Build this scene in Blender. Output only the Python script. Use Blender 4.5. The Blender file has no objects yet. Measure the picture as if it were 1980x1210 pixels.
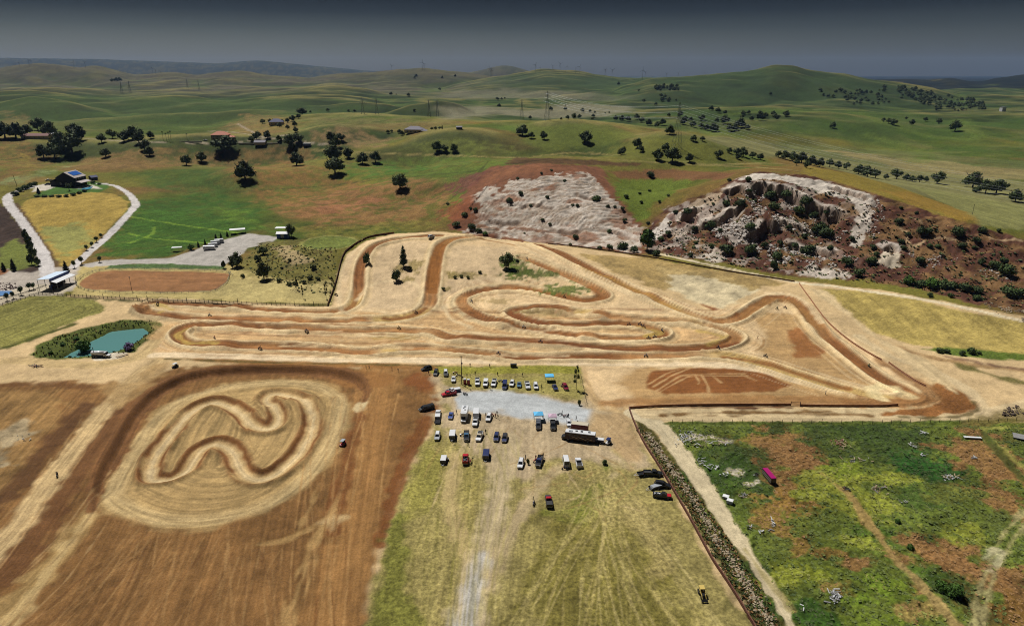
import bpy, bmesh, math, random
import numpy as np
from mathutils import Vector, Matrix

S = bpy.context.scene
COL = S.collection
rad = math.radians

# ------------------------------------------------------------------ camera
F_PX, CX, CY, PITCH, HC = 1320.0, 990.0, 605.0, 19.4, 120.0
cam = bpy.data.cameras.new('camera')
cam.sensor_width = 36.0
cam.lens = 36.0 * F_PX / 1980.0
cam.clip_start = 1.0
cam.clip_end = 60000.0
cam_o = bpy.data.objects.new('camera', cam)
COL.objects.link(cam_o)
cam_o.location = (0, 0, HC)
cam_o.rotation_euler = (rad(90 - PITCH), 0, 0)
S.camera = cam_o

# ------------------------------------------------------------------ sky, sun, exposure
SUN_EL, SUN_AZ = 58.0, -36.0          # azimuth measured from +Y towards +X: ahead and to the left
world = bpy.data.worlds.new('World')
S.world = world
world.use_nodes = True
wn = world.node_tree
for n in list(wn.nodes):
    wn.nodes.remove(n)
w_out = wn.nodes.new('ShaderNodeOutputWorld')
w_bg = wn.nodes.new('ShaderNodeBackground')
w_bg.inputs['Strength'].default_value = 0.05
w_sky = wn.nodes.new('ShaderNodeTexSky')
w_sky.sky_type = 'NISHITA'
w_sky.sun_disc = False
w_sky.sun_elevation = rad(SUN_EL)
w_sky.sun_rotation = rad(SUN_AZ)
w_sky.dust_density = 2.5
w_hsv = wn.nodes.new('ShaderNodeHueSaturation')
w_hsv.inputs['Saturation'].default_value = 0.30
w_tc = wn.nodes.new('ShaderNodeTexCoord')
w_sep = wn.nodes.new('ShaderNodeSeparateXYZ')
w_ramp = wn.nodes.new('ShaderNodeValToRGB')       # a murky sky: pale band low down, slate grey above
w_mix = wn.nodes.new('ShaderNodeMix')
w_mix.data_type = 'RGBA'
w_mix.blend_type = 'MULTIPLY'
w_mix.inputs['Factor'].default_value = 1.0
wn.links.new(w_tc.outputs['Generated'], w_sep.inputs[0])
wn.links.new(w_sep.outputs['Z'], w_ramp.inputs[0])
r_ = w_ramp.color_ramp
r_.elements[0].position = 0.0
r_.elements[0].color = (0.66, 0.66, 0.56, 1)
r_.elements[1].position = 1.0
r_.elements[1].color = (0.10, 0.115, 0.13, 1)
for p_, c_ in ((0.03, (0.37, 0.40, 0.37)), (0.055, (0.170, 0.198, 0.198)), (0.075, (0.066, 0.082, 0.094)), (0.092, (0.034, 0.042, 0.052)), (0.2, (0.05, 0.06, 0.072))):
    e_ = r_.elements.new(p_)
    e_.color = c_ + (1,)
wn.links.new(w_sky.outputs[0], w_hsv.inputs['Color'])
wn.links.new(w_hsv.outputs[0], w_mix.inputs['A'])
wn.links.new(w_ramp.outputs[0], w_mix.inputs['B'])
wn.links.new(w_mix.outputs['Result'], w_bg.inputs['Color'])
wn.links.new(w_bg.outputs[0], w_out.inputs['Surface'])

sun = bpy.data.lights.new('sun', 'SUN')
sun.energy = 4.0
sun.angle = rad(0.5)
sun.color = (1.0, 0.955, 0.88)
sun_o = bpy.data.objects.new('sun', sun)
COL.objects.link(sun_o)
sd = Vector((math.sin(rad(SUN_AZ)) * math.cos(rad(SUN_EL)), math.cos(rad(SUN_AZ)) * math.cos(rad(SUN_EL)), math.sin(rad(SUN_EL))))
sun_o.rotation_euler = (-sd).to_track_quat('-Z', 'Y').to_euler()
sun_o.location = (0, 0, 400)

S.view_settings.view_transform = 'Standard'
S.view_settings.look = 'None'
S.view_settings.exposure = 0.6
S.view_settings.gamma = 1.0
S.view_settings.use_curve_mapping = False
S.render.engine = 'CYCLES'
S.cycles.max_bounces = 4
S.cycles.diffuse_bounces = 2
S.cycles.glossy_bounces = 2
S.cycles.volume_bounces = 0
S.cycles.filter_width = 1.05
S.cycles.use_denoising = True
S.cycles.denoiser = 'OPENIMAGEDENOISE'
S.cycles.denoising_input_passes = 'RGB_ALBEDO_NORMAL'
S.cycles.denoising_prefilter = 'NONE'

EXPO = np.array([1.56, 1.51, 1.40])
def lin(c):
    c = np.asarray(c, dtype=np.float64) / 255.0
    return np.where(c <= 0.04045, c / 12.92, ((c + 0.055) / 1.055) ** 2.4)
def alb(r, g, b):
    """surface colour that shows as this sRGB value in full sun at this exposure"""
    return np.clip(lin((r, g, b)) / EXPO, 0.004, 0.8).astype(np.float32)

# ------------------------------------------------------------------ noise
def _hash(ix, iy, seed):
    h = (ix.astype(np.int64) * 374761393 + iy.astype(np.int64) * 668265263 + seed * 974634777) & 0xFFFFFFFF
    h = ((h ^ (h >> 13)) * 1274126177) & 0xFFFFFFFF
    return ((h ^ (h >> 16)) & 0xFFFF).astype(np.float32) / 65535.0
def vnoise(x, y, seed=0):
    x = np.asarray(x, dtype=np.float64); y = np.asarray(y, dtype=np.float64)
    a = 0.5 + seed * 1.37                              # the lattice is turned, another way for each seed
    x, y = x * math.cos(a) - y * math.sin(a), x * math.sin(a) + y * math.cos(a)
    ix = np.floor(x); iy = np.floor(y)
    fx = (x - ix).astype(np.float32); fy = (y - iy).astype(np.float32)
    fx = fx ** 3 * (fx * (fx * 6 - 15) + 10); fy = fy ** 3 * (fy * (fy * 6 - 15) + 10)
    a = _hash(ix, iy, seed); b = _hash(ix + 1, iy, seed); c = _hash(ix, iy + 1, seed); d = _hash(ix + 1, iy + 1, seed)
    return (a + (b - a) * fx) * (1 - fy) + (c + (d - c) * fx) * fy
def fbm(x, y, seed=0, octs=3, gain=0.5):
    t = 0; amp = 1.0; tot = 0
    for k in range(octs):
        t = t + amp * vnoise(x * 2 ** k + 17.3 * k, y * 2 ** k - 9.1 * k, seed + k)
        tot += amp; amp *= gain
    return t / tot                                   # 0..1
def sstep(a, b, x):
    t = np.clip((x - a) / (b - a), 0, 1)
    return t * t * (3 - 2 * t)

# ------------------------------------------------------------------ rays
CP, SP = math.cos(rad(PITCH)), math.sin(rad(PITCH))
def ray(px, py):
    px = np.asarray(px, dtype=float); py = np.asarray(py, dtype=float)
    v = (CY - py) / F_PX
    yc = CP + v * SP
    return (px - CX) / F_PX / yc, (-SP + v * CP) / yc          # x per metre of depth, z per metre of depth

# ------------------------------------------------------------------ terrain grid: a fan, finer near by
rows = [58.0]
while rows[-1] < 15000:
    d = rows[-1]
    step = min(max(d * d / 82000 * 1.22, 0.3), d * 0.0056)
    if 425 < d < 620:
        step = min(step, 1.15)
    if d < 105: step = 1.5
    if d > 4000: step = d * 0.02
    rows.append(d + step)
Yr = np.array(rows)
u_in = np.linspace(-0.985, 0.985, 930)
Uc = np.concatenate([np.linspace(-1.6, -0.985, 40)[:-1], u_in, np.linspace(0.985, 1.6, 40)[1:]])
NR, NC = len(Yr), len(Uc)
UU, YY = np.meshgrid(Uc, Yr)
XX = UU * YY

# control points: (px, py, height) on the picture's rays, or ('d', px, py, depth), or ('h', px, depth, height)
cps = []
for px in (-500, -100, 300, 700, 1100, 1500, 1900, 2300, 2700):
    for py in (2200, 1500, 1210, 1000, 870, 780, 715, 665):
        cps.append((px, py, 0.0))
for px in (0, 200, 400, 600, 800): cps.append((px, 620, 0.0))
for px, z in ((1000, .6), (1200, .8), (1400, 1), (1600, 1.2), (1800, 1.2), (2000, 1.5), (2300, 2)): cps.append((px, 630, z))
cps += [(-300,560,1),(0,560,1),(200,560,1),(430,570,1),(600,588,.6),(0,520,2),(90,520,2),(300,520,2.2),(430,505,3),(540,520,4),(580,480,6),(560,455,6),
 (-300,450,6),(0,450,5),(140,470,4.5),(250,410,12),(140,380,17),(60,390,16),(140,350,20),(0,350,20),(-300,350,20),(250,350,17),
 (0,300,30),(250,300,28),(450,330,21),(450,295,28),(700,350,18),(600,400,11),(400,400,9),(350,450,5),(700,420,8),(640,450,5),(850,420,9),(850,380,15),(880,330,29),(700,300,30),(850,300,32),
 (60,262,42),(-300,262,42),(430,268,41),(560,270,40),(500,240,46),(650,255,43),(620,222,52),(720,221,52),(850,229,50),(940,236,48),(800,252,45),(880,252,47),(950,290,37),(990,270,41),
 (0,245,45),(130,243,46),(250,262,40),(350,256,36),
 ('d',1100,235,1000),('d',1000,233,1010),('d',1180,236,990),('d',1280,256,930),('d',1250,263,805),('d',1330,267,800),('d',1410,292,760),('d',1180,286,780),('d',1300,314,700),('d',1150,282,800),('d',1050,258,920),('d',1430,312,720),
 (1080,302,39),(1000,305,39),(1200,308,39),(940,312,36),
 (1500,292,8),(1600,312,8),(1700,340,8),(1850,365,7),(1980,392,6),(2300,430,5),(1500,265,12),(1700,300,10),(1980,330,8),(2300,350,8),
 ('d',1850,425,450),('d',1700,380,490),('d',1700,352,640),('d',1850,402,560),('d',1980,460,430),('d',1980,440,520),('d',2300,560,400),('d',1560,322,600),('d',1640,335,640),
 (1270,488,5),(1420,516,4),(1540,541,3),(1620,546,3),(1700,552,3),(1800,572,3),(1980,612,2.5),
 ('d',1290,425,500),('d',1360,380,520),('d',1440,345,530),('d',1500,338,535),('d',1600,355,520),('d',1450,430,470),('d',1600,450,455),('d',1370,450,470),('d',1700,460,440),('d',1850,500,410),
 ('d',1230,425,512),('d',1270,370,600),('d',1250,345,640),('d',1350,340,620),('d',1450,328,600),
 ('d',950,458,510),('d',1150,476,475),('d',1050,468,490),('d',1000,340,590),('d',1130,335,585),('d',1190,390,540),('d',930,385,555),('d',900,350,620),('d',1050,410,530),('d',1150,410,520),('d',960,420,530),
 ('d',1000,322,620),('d',1130,320,620),
 (835,452,17),(700,470,13),(665,500,9),(645,555,3),(640,585,.8),(760,456,15.5),(900,456,16),(1000,476,12),(1100,512,8),(1200,552,4),(1300,585,2),(980,505,9.5),(980,555,3.6),(900,560,3),(760,560,3),(740,510,9),(850,525,8),(850,580,2),(840,605,1),
 (1200,494,5),(1300,512,4),(1400,528,3.4),(1540,548,3),(1100,480,6.5),(1400,570,2),(1500,575,2),
 ('h',700,500,4),('h',760,510,4),('h',835,515,4),('h',900,505,4),('h',640,470,5),
 (1650,565,4),(1800,600,3.5),(1900,650,1.5),(1700,620,2.5),(1600,600,2.2)]
for px in (-500, 0, 300, 600, 900):
    cps.append(('h', px, 1420, 36))
for px in (1100, 1400, 1700, 2000, 2500):
    cps.append(('h', px, 1420, 17))
cps += [('h', 700, 1330, 44), ('h', 400, 1180, 37), ('h', 1100, 1200, 30), ('h', -300, 1150, 40)]
pu, pw, pz = [], [], []
for c in cps:
    if c[0] == 'd':
        a, b = ray(c[1], c[2]); d = c[3]; z = HC + b * d
    elif c[0] == 'h':
        a, _ = ray(c[1], 250); d = c[2]; z = c[3]
    else:
        a, b = ray(c[0], c[1]); z = c[2]; d = (z - HC) / b
    pu.append(float(a)); pw.append(1.6 * math.log(d)); pz.append(float(z))
pu, pw, pz = map(np.array, (pu, pw, pz))
def tps_k(r2):
    return 0.5 * r2 * np.log(r2 + 1e-12)
def tps_fit(x, y, z, lam):
    n = len(x)
    K = tps_k((x[:, None] - x[None]) ** 2 + (y[:, None] - y[None]) ** 2) + lam * np.eye(n)
    P = np.stack([np.ones(n), x, y], 1)
    A = np.zeros((n + 3, n + 3)); A[:n, :n] = K; A[:n, n:] = P; A[n:, :n] = P.T
    return np.linalg.solve(A, np.concatenate([z, np.zeros(3)]))
sol = tps_fit(pu, pw, pz, 2e-4)
cu = np.linspace(-1.6, 1.6, 260); cw = np.linspace(1.6 * math.log(56), 1.6 * math.log(1500), 260)
CU, CW = np.meshgrid(cu, cw)
Zc = sol[-3] + sol[-2] * CU + sol[-1] * CW
for i in range(len(pu)):
    Zc = Zc + sol[i] * tps_k((CU - pu[i]) ** 2 + (CW - pw[i]) ** 2)
def bil(G, gx, gy, x, y):
    fx = np.clip((x - gx[0]) / (gx[1] - gx[0]), 0, len(gx) - 1.001); fy = np.clip((y - gy[0]) / (gy[1] - gy[0]), 0, len(gy) - 1.001)
    ix = fx.astype(int); iy = fy.astype(int); fx = fx - ix; fy = fy - iy
    return (G[iy, ix] * (1 - fx) + G[iy, ix + 1] * fx) * (1 - fy) + (G[iy + 1, ix] * (1 - fx) + G[iy + 1, ix + 1] * fx) * fy
LW = np.log(YY)
Znear = bil(Zc, cu, cw, UU, 1.6 * LW)
Znear = np.where(YY < 330, Znear * sstep(290, 335, YY), Znear)

# far hills: ridges, each a crest line on the picture at a depth, falling away in front and behind
def ubase(px, py=180): return ray(px, py)[0]
rightside = sstep(-0.05, 0.25, UU)
Zbase = np.interp(YY, [1300, 1700, 2500, 15000], [36, 38, 40, 40]) * (1 - rightside) + np.interp(YY, [1300, 1700, 2500, 15000], [15, 20, 33, 38]) * rightside
ridges = [  # crest [(px,py)...], depth, width in front, width behind (in ln depth), seed, fold
 ([(-300,104),(0,112),(200,115),(330,120),(420,123),(500,117),(600,127),(700,136),(800,142),(1000,150),(2400,160)], 11000, .35, .3, 3, .1),
 ([(860,150),(930,136),(955,129),(978,126),(1003,131),(1030,140),(1090,152)], 7600, .2, .2, 5, .1),
 ([(1640,165),(1690,155),(1760,154),(1810,155),(1838,150),(1870,156),(1892,160),(1930,152),(1980,144),(2150,118),(2600,120)], 4300, .28, .3, 7, .35),
 ([(-400,140),(0,133),(40,126),(70,122),(120,125),(150,131),(180,127),(215,134),(260,146),(300,141),(340,139),(380,145),(420,139),(470,137),(520,146),(600,150),(660,141),(720,140),(780,133),(820,131),(870,138),(930,145),(1000,150),(1100,168)], 4600, .42, .3, 11, .6),
 ([(860,168),(930,152),(990,144),(1020,138),(1050,133),(1085,135),(1120,138),(1180,147),(1240,150),(1300,150),(1380,160)], 3500, .4, .3, 13, .5),
 ([(1200,168),(1260,152),(1330,147),(1400,140),(1455,135),(1480,129),(1505,125),(1535,127),(1565,135),(1600,140),(1640,143),(1690,155),(1760,163),(1800,170),(1850,184),(1890,206),(1930,240)], 2700, .36, .3, 17, .5),
 ([(-400,168),(0,172),(70,168),(160,173),(250,181),(330,177),(400,180),(500,172),(600,168),(660,168),(700,172),(740,182),(800,190),(860,205)], 2500, .26, .2, 19, .5),
 ([(-400,180),(0,181),(70,180),(150,186),(220,192),(270,187),(330,183),(380,187),(450,196),(520,190),(580,188),(650,191),(700,196),(760,205),(810,222)], 1800, .26, .2, 23, .5),
 ([(-400,214),(-60,204),(0,196),(60,189),(130,194),(200,212),(240,226)], 1500, .2, .12, 37, .6),
 ([(90,256),(150,236),(220,220),(300,207),(400,205),(480,209),(560,222),(600,232)], 1290, .13, .1, 41, .6),
 ([(400,204),(470,192),(560,184),(640,183),(720,190),(790,206)], 2000, .16, .12, 43, .6),
 ([(540,214),(600,204),(680,197),(740,199),(790,212)], 1620, .12, .1, 47, .5),
 ([(740,214),(790,199),(845,193),(890,203),(935,230)], 1480, .12, .1, 53, .5),
 ([(1030,204),(1080,186),(1150,178),(1230,182),(1290,196),(1320,208)], 2350, .16, .12, 59, .6),
 ([(1440,206),(1520,196),(1620,188),(1700,196),(1800,207),(1850,214)], 2100, .16, .12, 61, .6),
 ([(800,215),(840,201),(870,196),(900,200),(950,207),(990,196),(1015,192),(1050,200),(1100,205),(1160,215)], 2050, .14, .15, 29, .3),
 ([(1080,240),(1160,226),(1250,214),(1350,208),(1450,204),(1520,207),(1600,208),(1700,213),(1790,218),(1860,221),(1980,223),(2300,222),(2700,220)], 1560, .42, .2, 31, .6),
]
Zfar = Zbase.copy()
for (cr, D, wf, wb, seed, fold) in ridges:
    cpx = np.array([c[0] for c in cr], float); cpy = np.array([c[1] for c in cr], float)
    uu_, zz_ = ray(cpx, cpy)
    o = np.argsort(uu_)
    slope = np.interp(UU[0], uu_[o], zz_[o])
    slope = np.convolve(np.pad(slope, 4, mode='edge'), np.ones(9) / 9, 'valid')
    # fade the ridge out past its two ends
    endf = sstep(uu_.min() - 0.03, uu_.min() + 0.01, UU[0]) * (1 - sstep(uu_.max() - 0.01, uu_.max() + 0.03, UU[0]))
    Dn = D * (1 + 0.05 * (fbm(UU[0] * 9, UU[0] * 0 + seed, seed, 2) - 0.5))
    crest = HC + slope * Dn
    q = (LW - np.log(Dn)[None])
    fn = fbm(UU * 7 + q * 1.6, q * 2.2 + seed, seed + 40, 4)
    wfn = wf * (1 + fold * (fn - 0.5) * 1.6)
    t = np.where(q < 0, 1 + q / wfn, 1 - q / wb)
    t = np.clip(t, 0, 1); g = t * t * (3 - 2 * t)
    top = np.maximum(crest[None], Zbase)
    hgt = Zbase + (top - Zbase) * g * endf[None] * (1 - 2.6 * t * (1 - t) * np.clip(fn - 0.3, 0, 1) * fold * 1.5)
    k = 4.0 + YY * 0.0006
    m = np.maximum(Zfar, hgt); dlt = np.abs(Zfar - hgt)
    Zfar = m + np.where(dlt < k * 3, 0.25 * k * np.clip(1 - dlt / (k * 3), 0, 1) ** 2, 0) * (g > 0) * 0.4
bl = sstep(1180, 1400, YY)
ridge_r7 = Zfar - Zbase
ZZ = Znear * (1 - bl) + Zfar * bl
# the green hill on the right already rises nearer than that
ZZ = np.where((UU > 0.1) & (YY > 880), np.maximum(ZZ, Zbase * 0 + (Znear * (1 - bl) + Zbase * bl) + ridge_r7 * sstep(0.1, 0.22, UU) * sstep(880, 1000, YY)), ZZ)
roll = (fbm(XX / 210, YY / 260, 71, 3) - 0.5) * 21 + (fbm(XX / 60, YY / 90, 75, 2) - 0.5) * 3.2
for (bx, by, bh, brx, bry) in ((650,262,9,55,60),(880,272,9,70,60),(1090,255,9,60,60),(1290,282,8,50,50),(800,305,-7,60,45),(1165,280,-9,40,50),(1010,296,-5,50,40),(560,298,-6,60,40),(740,262,-6,45,45),(300,285,5,70,60),(420,310,-5,60,40),(130,300,-6,60,40),(470,345,5,40,35),(620,350,-4,40,40),(760,380,4,40,35),(1250,360,-4,40,30),(1370,300,5,40,40),(350,255,-7,90,50),(220,240,8,90,60)):
    bu, bs = ray(bx, by)
    j = np.argmin(np.abs(Uc - bu)); jr = int(np.argmax(ZZ[:, j] > HC + bs * Yr)); yb = Yr[jr]; xb = bu * yb
    ZZ = ZZ + 1.5 * bh * np.exp(-((XX - xb) / brx) ** 2 - ((YY - yb) / bry) ** 2)
ZZ = ZZ + roll * sstep(780, 1300, YY) * (1 - 0.6 * sstep(3000, 6000, YY)) + (fbm(XX / 70, YY / 80, 79, 3) - 0.5) * 3.2 * sstep(560, 700, YY)

# ------------------------------------------------------------------ from a spot in the picture to the spot on the ground
def pick(px, py, Z=None):
    Z = ZZ if Z is None else Z
    px = np.atleast_1d(np.asarray(px, float)); py = np.atleast_1d(np.asarray(py, float))
    u, s = ray(px, py)
    out = np.zeros((len(px), 3))
    ci = np.clip(np.searchsorted(Uc, u) - 1, 0, NC - 2)
    f = np.clip((u - Uc[ci]) / (Uc[ci + 1] - Uc[ci]), 0, 1)
    for k in range(len(px)):
        zc = Z[:, ci[k]] * (1 - f[k]) + Z[:, ci[k] + 1] * f[k]
        g = zc - (HC + s[k] * Yr)
        j = int(np.argmax(g > 0))
        if g[j] <= 0: j = NR - 1
        j = max(j, 1)
        t = g[j - 1] / (g[j - 1] - g[j] + 1e-9); t = min(max(t, 0), 1)
        y = Yr[j - 1] + (Yr[j] - Yr[j - 1]) * t
        out[k] = (u[k] * y, y, zc[j - 1] + (zc[j] - zc[j - 1]) * t)
    return out
def ground(x, y):
    u = x / y
    ci = min(max(int(np.searchsorted(Uc, u)) - 1, 0), NC - 2); ri = min(max(int(np.searchsorted(Yr, y)) - 1, 0), NR - 2)
    fu = min(max((u - Uc[ci]) / (Uc[ci + 1] - Uc[ci]), 0), 1); fy = min(max((y - Yr[ri]) / (Yr[ri + 1] - Yr[ri]), 0), 1)
    a = ZZ[ri, ci] * (1 - fu) + ZZ[ri, ci + 1] * fu; b = ZZ[ri + 1, ci] * (1 - fu) + ZZ[ri + 1, ci + 1] * fu
    return float(a * (1 - fy) + b * fy)
def dens(pts, closed, step=22):
    p = np.array(pts, float)
    if closed: p = np.vstack([p, p[:1]])
    out = []
    for a, b in zip(p[:-1], p[1:]):
        n = max(1, int(np.hypot(*(b[:2] - a[:2])) / step))
        for k in range(n): out.append(a + (b - a) * k / n)
    if not closed: out.append(p[-1])
    return np.array(out)
def catmull(pts, n=5, closed=False):
    p = np.array(pts, float)
    m = len(p); out = []
    rng = range(m if closed else m - 1)
    for i in rng:
        p0, p1, p2, p3 = (p[(i - 1) % m] if (closed or i > 0) else p[0]), p[i], p[(i + 1) % m], (p[(i + 2) % m] if (closed or i + 2 < m) else p[-1])
        for k in range(n):
            t = k / n
            out.append(0.5 * ((2 * p1) + (-p0 + p2) * t + (2 * p0 - 5 * p1 + 4 * p2 - p3) * t * t + (-p0 + 3 * p1 - 3 * p2 + p3) * t ** 3))
    out.append(p[0] if closed else p[-1])
    return np.array(out)
def toworld(pts):
    p = np.array(pts, float)
    return pick(p[:, 0], p[:, 1])[:, :2]
def slc(xmin, xmax, ymin, ymax):
    ymin = max(ymin, Yr[0]); ymax = max(ymax, ymin + .1)
    r0 = max(int(np.searchsorted(Yr, ymin)) - 1, 0); r1 = min(int(np.searchsorted(Yr, ymax)) + 1, NR)
    ul = min(xmin / ymin, xmin / ymax); uh = max(xmax / ymin, xmax / ymax)
    c0 = max(int(np.searchsorted(Uc, ul)) - 1, 0); c1 = min(int(np.searchsorted(Uc, uh)) + 1, NC)
    return slice(r0, r1), slice(c0, c1)
class Near:
    """distance, side and running length to a world polyline, on the part of the grid within R of it"""
    def __init__(s, w, R):
        w = np.asarray(w, float); s.R = R
        s.sl = slc(w[:, 0].min() - R, w[:, 0].max() + R, w[:, 1].min() - R, w[:, 1].max() + R)
        r0, c0 = s.sl[0].start, s.sl[1].start
        shp = (max(s.sl[0].stop - r0, 0), max(s.sl[1].stop - c0, 0))
        s.d = np.full(shp, R * 1.0, np.float32); s.side = np.ones(shp, np.float32); s.s = np.zeros(shp, np.float32); s.k = np.zeros(shp, np.float32)
        L = 0.0
        for i in range(len(w) - 1):
            a, b = w[i], w[i + 1]; e = b - a; l = math.hypot(*e)
            if l < 1e-6: continue
            q = slc(min(a[0], b[0]) - R, max(a[0], b[0]) + R, min(a[1], b[1]) - R, max(a[1], b[1]) + R)
            q0 = slice(max(q[0].start, s.sl[0].start), min(q[0].stop, s.sl[0].stop)); q1 = slice(max(q[1].start, s.sl[1].start), min(q[1].stop, s.sl[1].stop))
            if q0.stop <= q0.start or q1.stop <= q1.start: L += l; continue
            x = XX[q0, q1] - a[0]; y = YY[q0, q1] - a[1]
            t = np.clip((x * e[0] + y * e[1]) / (l * l), 0, 1)
            dx = x - t * e[0]; dy = y - t * e[1]; dd = np.sqrt(dx * dx + dy * dy)
            loc = (slice(q0.start - r0, q0.stop - r0), slice(q1.start - c0, q1.stop - c0))
            m = dd < s.d[loc]
            s.d[loc] = np.where(m, dd, s.d[loc]); s.side[loc] = np.where(m, np.sign(e[0] * y - e[1] * x), s.side[loc])
            s.s[loc] = np.where(m, L + t * l, s.s[loc]); s.k[loc] = np.where(m, i + t, s.k[loc])
            L += l
        s.L = L
def inside(w, sl):
    x = XX[sl]; y = YY[sl]; c = np.zeros(x.shape, bool)
    n = len(w)
    for i in range(n):
        x1, y1 = w[i]; x2, y2 = w[(i + 1) % n]
        if y1 == y2: continue
        m = ((y1 > y) != (y2 > y))
        c ^= m & (x < (x2 - x1) * (y - y1) / (y2 - y1) + x1)
    return c

Cc = np.zeros((NR, NC, 3), np.float32)
VEG = np.zeros((NR, NC), np.float32)
ZONE = np.zeros((NR, NC), np.int8)
DZ = np.zeros((NR, NC), np.float32)
ZN = ['ground', 'race_track', 'dirt_road', 'gravel_lot', 'parking_field', 'practice_track', 'rock_slope', 'paved_road', 'arena_floor', 'hills', 'meadow']
N1 = fbm(XX / 1.4, YY / 1.8, 101, 2).astype(np.float32)
N5 = fbm(XX / 6, YY / 7, 103, 3).astype(np.float32)
N25 = fbm(XX / 26, YY / 30, 105, 3).astype(np.float32)
N90 = fbm(XX / 95, YY / 110, 107, 3).astype(np.float32)
def C8(c): return alb(*c)
def put(sl, m, col, var=0.25, veg=None, zone=None, alpha=1.0, tex=None, zt=0.5):
    if m.size == 0: return
    v = 1 + var * (0.9 * (N5[sl] - .5) + 0.45 * (N1[sl] - .5) + 0.5 * (N25[sl] - .5)) * 2
    c = np.asarray(col, np.float32)
    c = c * (v[..., None] if tex is None else (v * tex)[..., None])
    mm = (m * alpha).astype(np.float32)[..., None]
    Cc[sl] = Cc[sl] * (1 - mm) + c * mm
    if veg is not None: VEG[sl] = VEG[sl] * (1 - mm[..., 0]) + veg * mm[..., 0]
    if zone is not None: ZONE[sl] = np.where(m * alpha > zt, ZN.index(zone), ZONE[sl])
def streak(a, b, across=0.7, along=40, seed=1, amp=0.5, octs=2):
    """tyre and harrow marks: noise drawn out along the ground direction of two picture points"""
    w = toworld([a, b]); e = w[1] - w[0]; e = e / np.hypot(*e)
    def f(sl):
        x = XX[sl]; y = YY[sl]
        al = x * e[0] + y * e[1]; ac = -x * e[1] + y * e[0]
        return 1 + amp * 2 * (fbm(ac / across, al / along, seed, octs) - 0.5)
    return f
def region(pts, col, soft=2.0, edge=3.0, es=9.0, smooth=False, tex=None, ring=None, dz=None, mottle=None, **k):
    p = catmull(pts, 5, True)[:-1] if smooth else dens(pts, True)
    w = toworld(p)
    R = soft + edge + 1 if ring is None and dz is None else 60
    nr = Near(np.vstack([w, w[:1]]), R)
    ins = inside(w, nr.sl)
    sd = np.where(ins, nr.d, -nr.d)
    n = (vnoise(XX[nr.sl] / es, YY[nr.sl] / es, 201) - .5) + 0.6 * (vnoise(XX[nr.sl] / es * 3, YY[nr.sl] / es * 3, 202) - .5)
    m = sstep(-soft, soft, sd + n * edge * 1.6)
    if mottle: m = m * (.25 + .75 * sstep(mottle[1], mottle[2], fbm(XX[nr.sl] / mottle[0], YY[nr.sl] / mottle[0], 231, 4)))
    t = None
    if tex is not None: t = tex(nr.sl)
    if ring is not None:
        t2 = 1 + ring * 2 * (fbm(nr.d / 0.9, nr.s / 26, 211, 2) - .5)
        t = t2 if t is None else t * t2
    if col is not None: put(nr.sl, m, C8(col), tex=t, **k)
    if dz is not None: DZ[nr.sl] += (dz * sstep(0, 5, sd)).astype(np.float32)
    return nr, sd, m
def band(pts, w, col, soft=0.6, edge=0.7, smooth=True, along=9, amp=0.25, seed=5, breakup=0, closed=False, **k):
    """w: full width in metres, or one per point"""
    pp = [tuple(p[:2]) + ((w if np.isscalar(w) else w[i]),) for i, p in enumerate(pts)]
    p = catmull(pp, 5, closed) if smooth else dens(pp, closed)
    g = toworld(p[:, :2])
    R = float(np.max(p[:, 2])) / 2 + soft + edge + 0.5
    nr = Near(g, R)
    hw = np.interp(nr.k, np.arange(len(p)), p[:, 2]) / 2
    n = (vnoise(XX[nr.sl] / 3.5, YY[nr.sl] / 3.5, 203 + seed) - .5) * edge * 2
    m = sstep(-soft, soft, hw - nr.d + n)
    if breakup: m = m * sstep(breakup - .18, breakup + .12, fbm(nr.s / 14, nr.d / 2.5 * nr.side, 301 + seed, 2))
    t = 1 + amp * 2 * (fbm(nr.d * nr.side / 0.55, nr.s / along / 2, 221 + seed, 2) - .5)
    put(nr.sl, m, C8(col), tex=t, **k)
    return nr, hw, m

# ------------------------------------------------------------------ what covers the ground
ALL = (slice(0, NR), slice(0, NC))
def mixc(a, b, m): return a + (b - a) * m[..., None]
# hills: green grass over rusty and straw coloured turf
g1, g2, g3, g4 = C8((80, 92, 34)), C8((116, 108, 46)), C8((126, 96, 54)), C8((56, 78, 36))
hm = sstep(.38, .62, fbm(XX / 150, YY / 190, 401, 4)).astype(np.float32)
hr = sstep(.52, .72, fbm(XX / 90, YY / 70, 411, 4)).astype(np.float32)
base = mixc(mixc(np.broadcast_to(g1, Cc.shape), np.broadcast_to(g2, Cc.shape), hm), np.broadcast_to(g3, Cc.shape), hr * .75 * (1 - sstep(900, 1300, YY)).astype(np.float32))
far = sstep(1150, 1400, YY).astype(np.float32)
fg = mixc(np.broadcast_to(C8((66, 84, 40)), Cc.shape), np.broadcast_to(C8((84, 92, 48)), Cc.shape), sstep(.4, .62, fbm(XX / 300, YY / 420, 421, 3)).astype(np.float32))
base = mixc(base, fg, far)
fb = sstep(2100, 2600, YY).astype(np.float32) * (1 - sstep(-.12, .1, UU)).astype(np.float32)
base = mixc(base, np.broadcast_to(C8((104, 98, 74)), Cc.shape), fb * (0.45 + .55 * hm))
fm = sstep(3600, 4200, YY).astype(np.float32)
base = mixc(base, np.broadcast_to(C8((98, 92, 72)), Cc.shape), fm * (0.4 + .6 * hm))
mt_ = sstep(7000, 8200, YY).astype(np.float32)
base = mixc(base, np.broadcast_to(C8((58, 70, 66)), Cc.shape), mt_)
wood = ((YY > 3500) & (UU > .36)).astype(np.float32)
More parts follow.
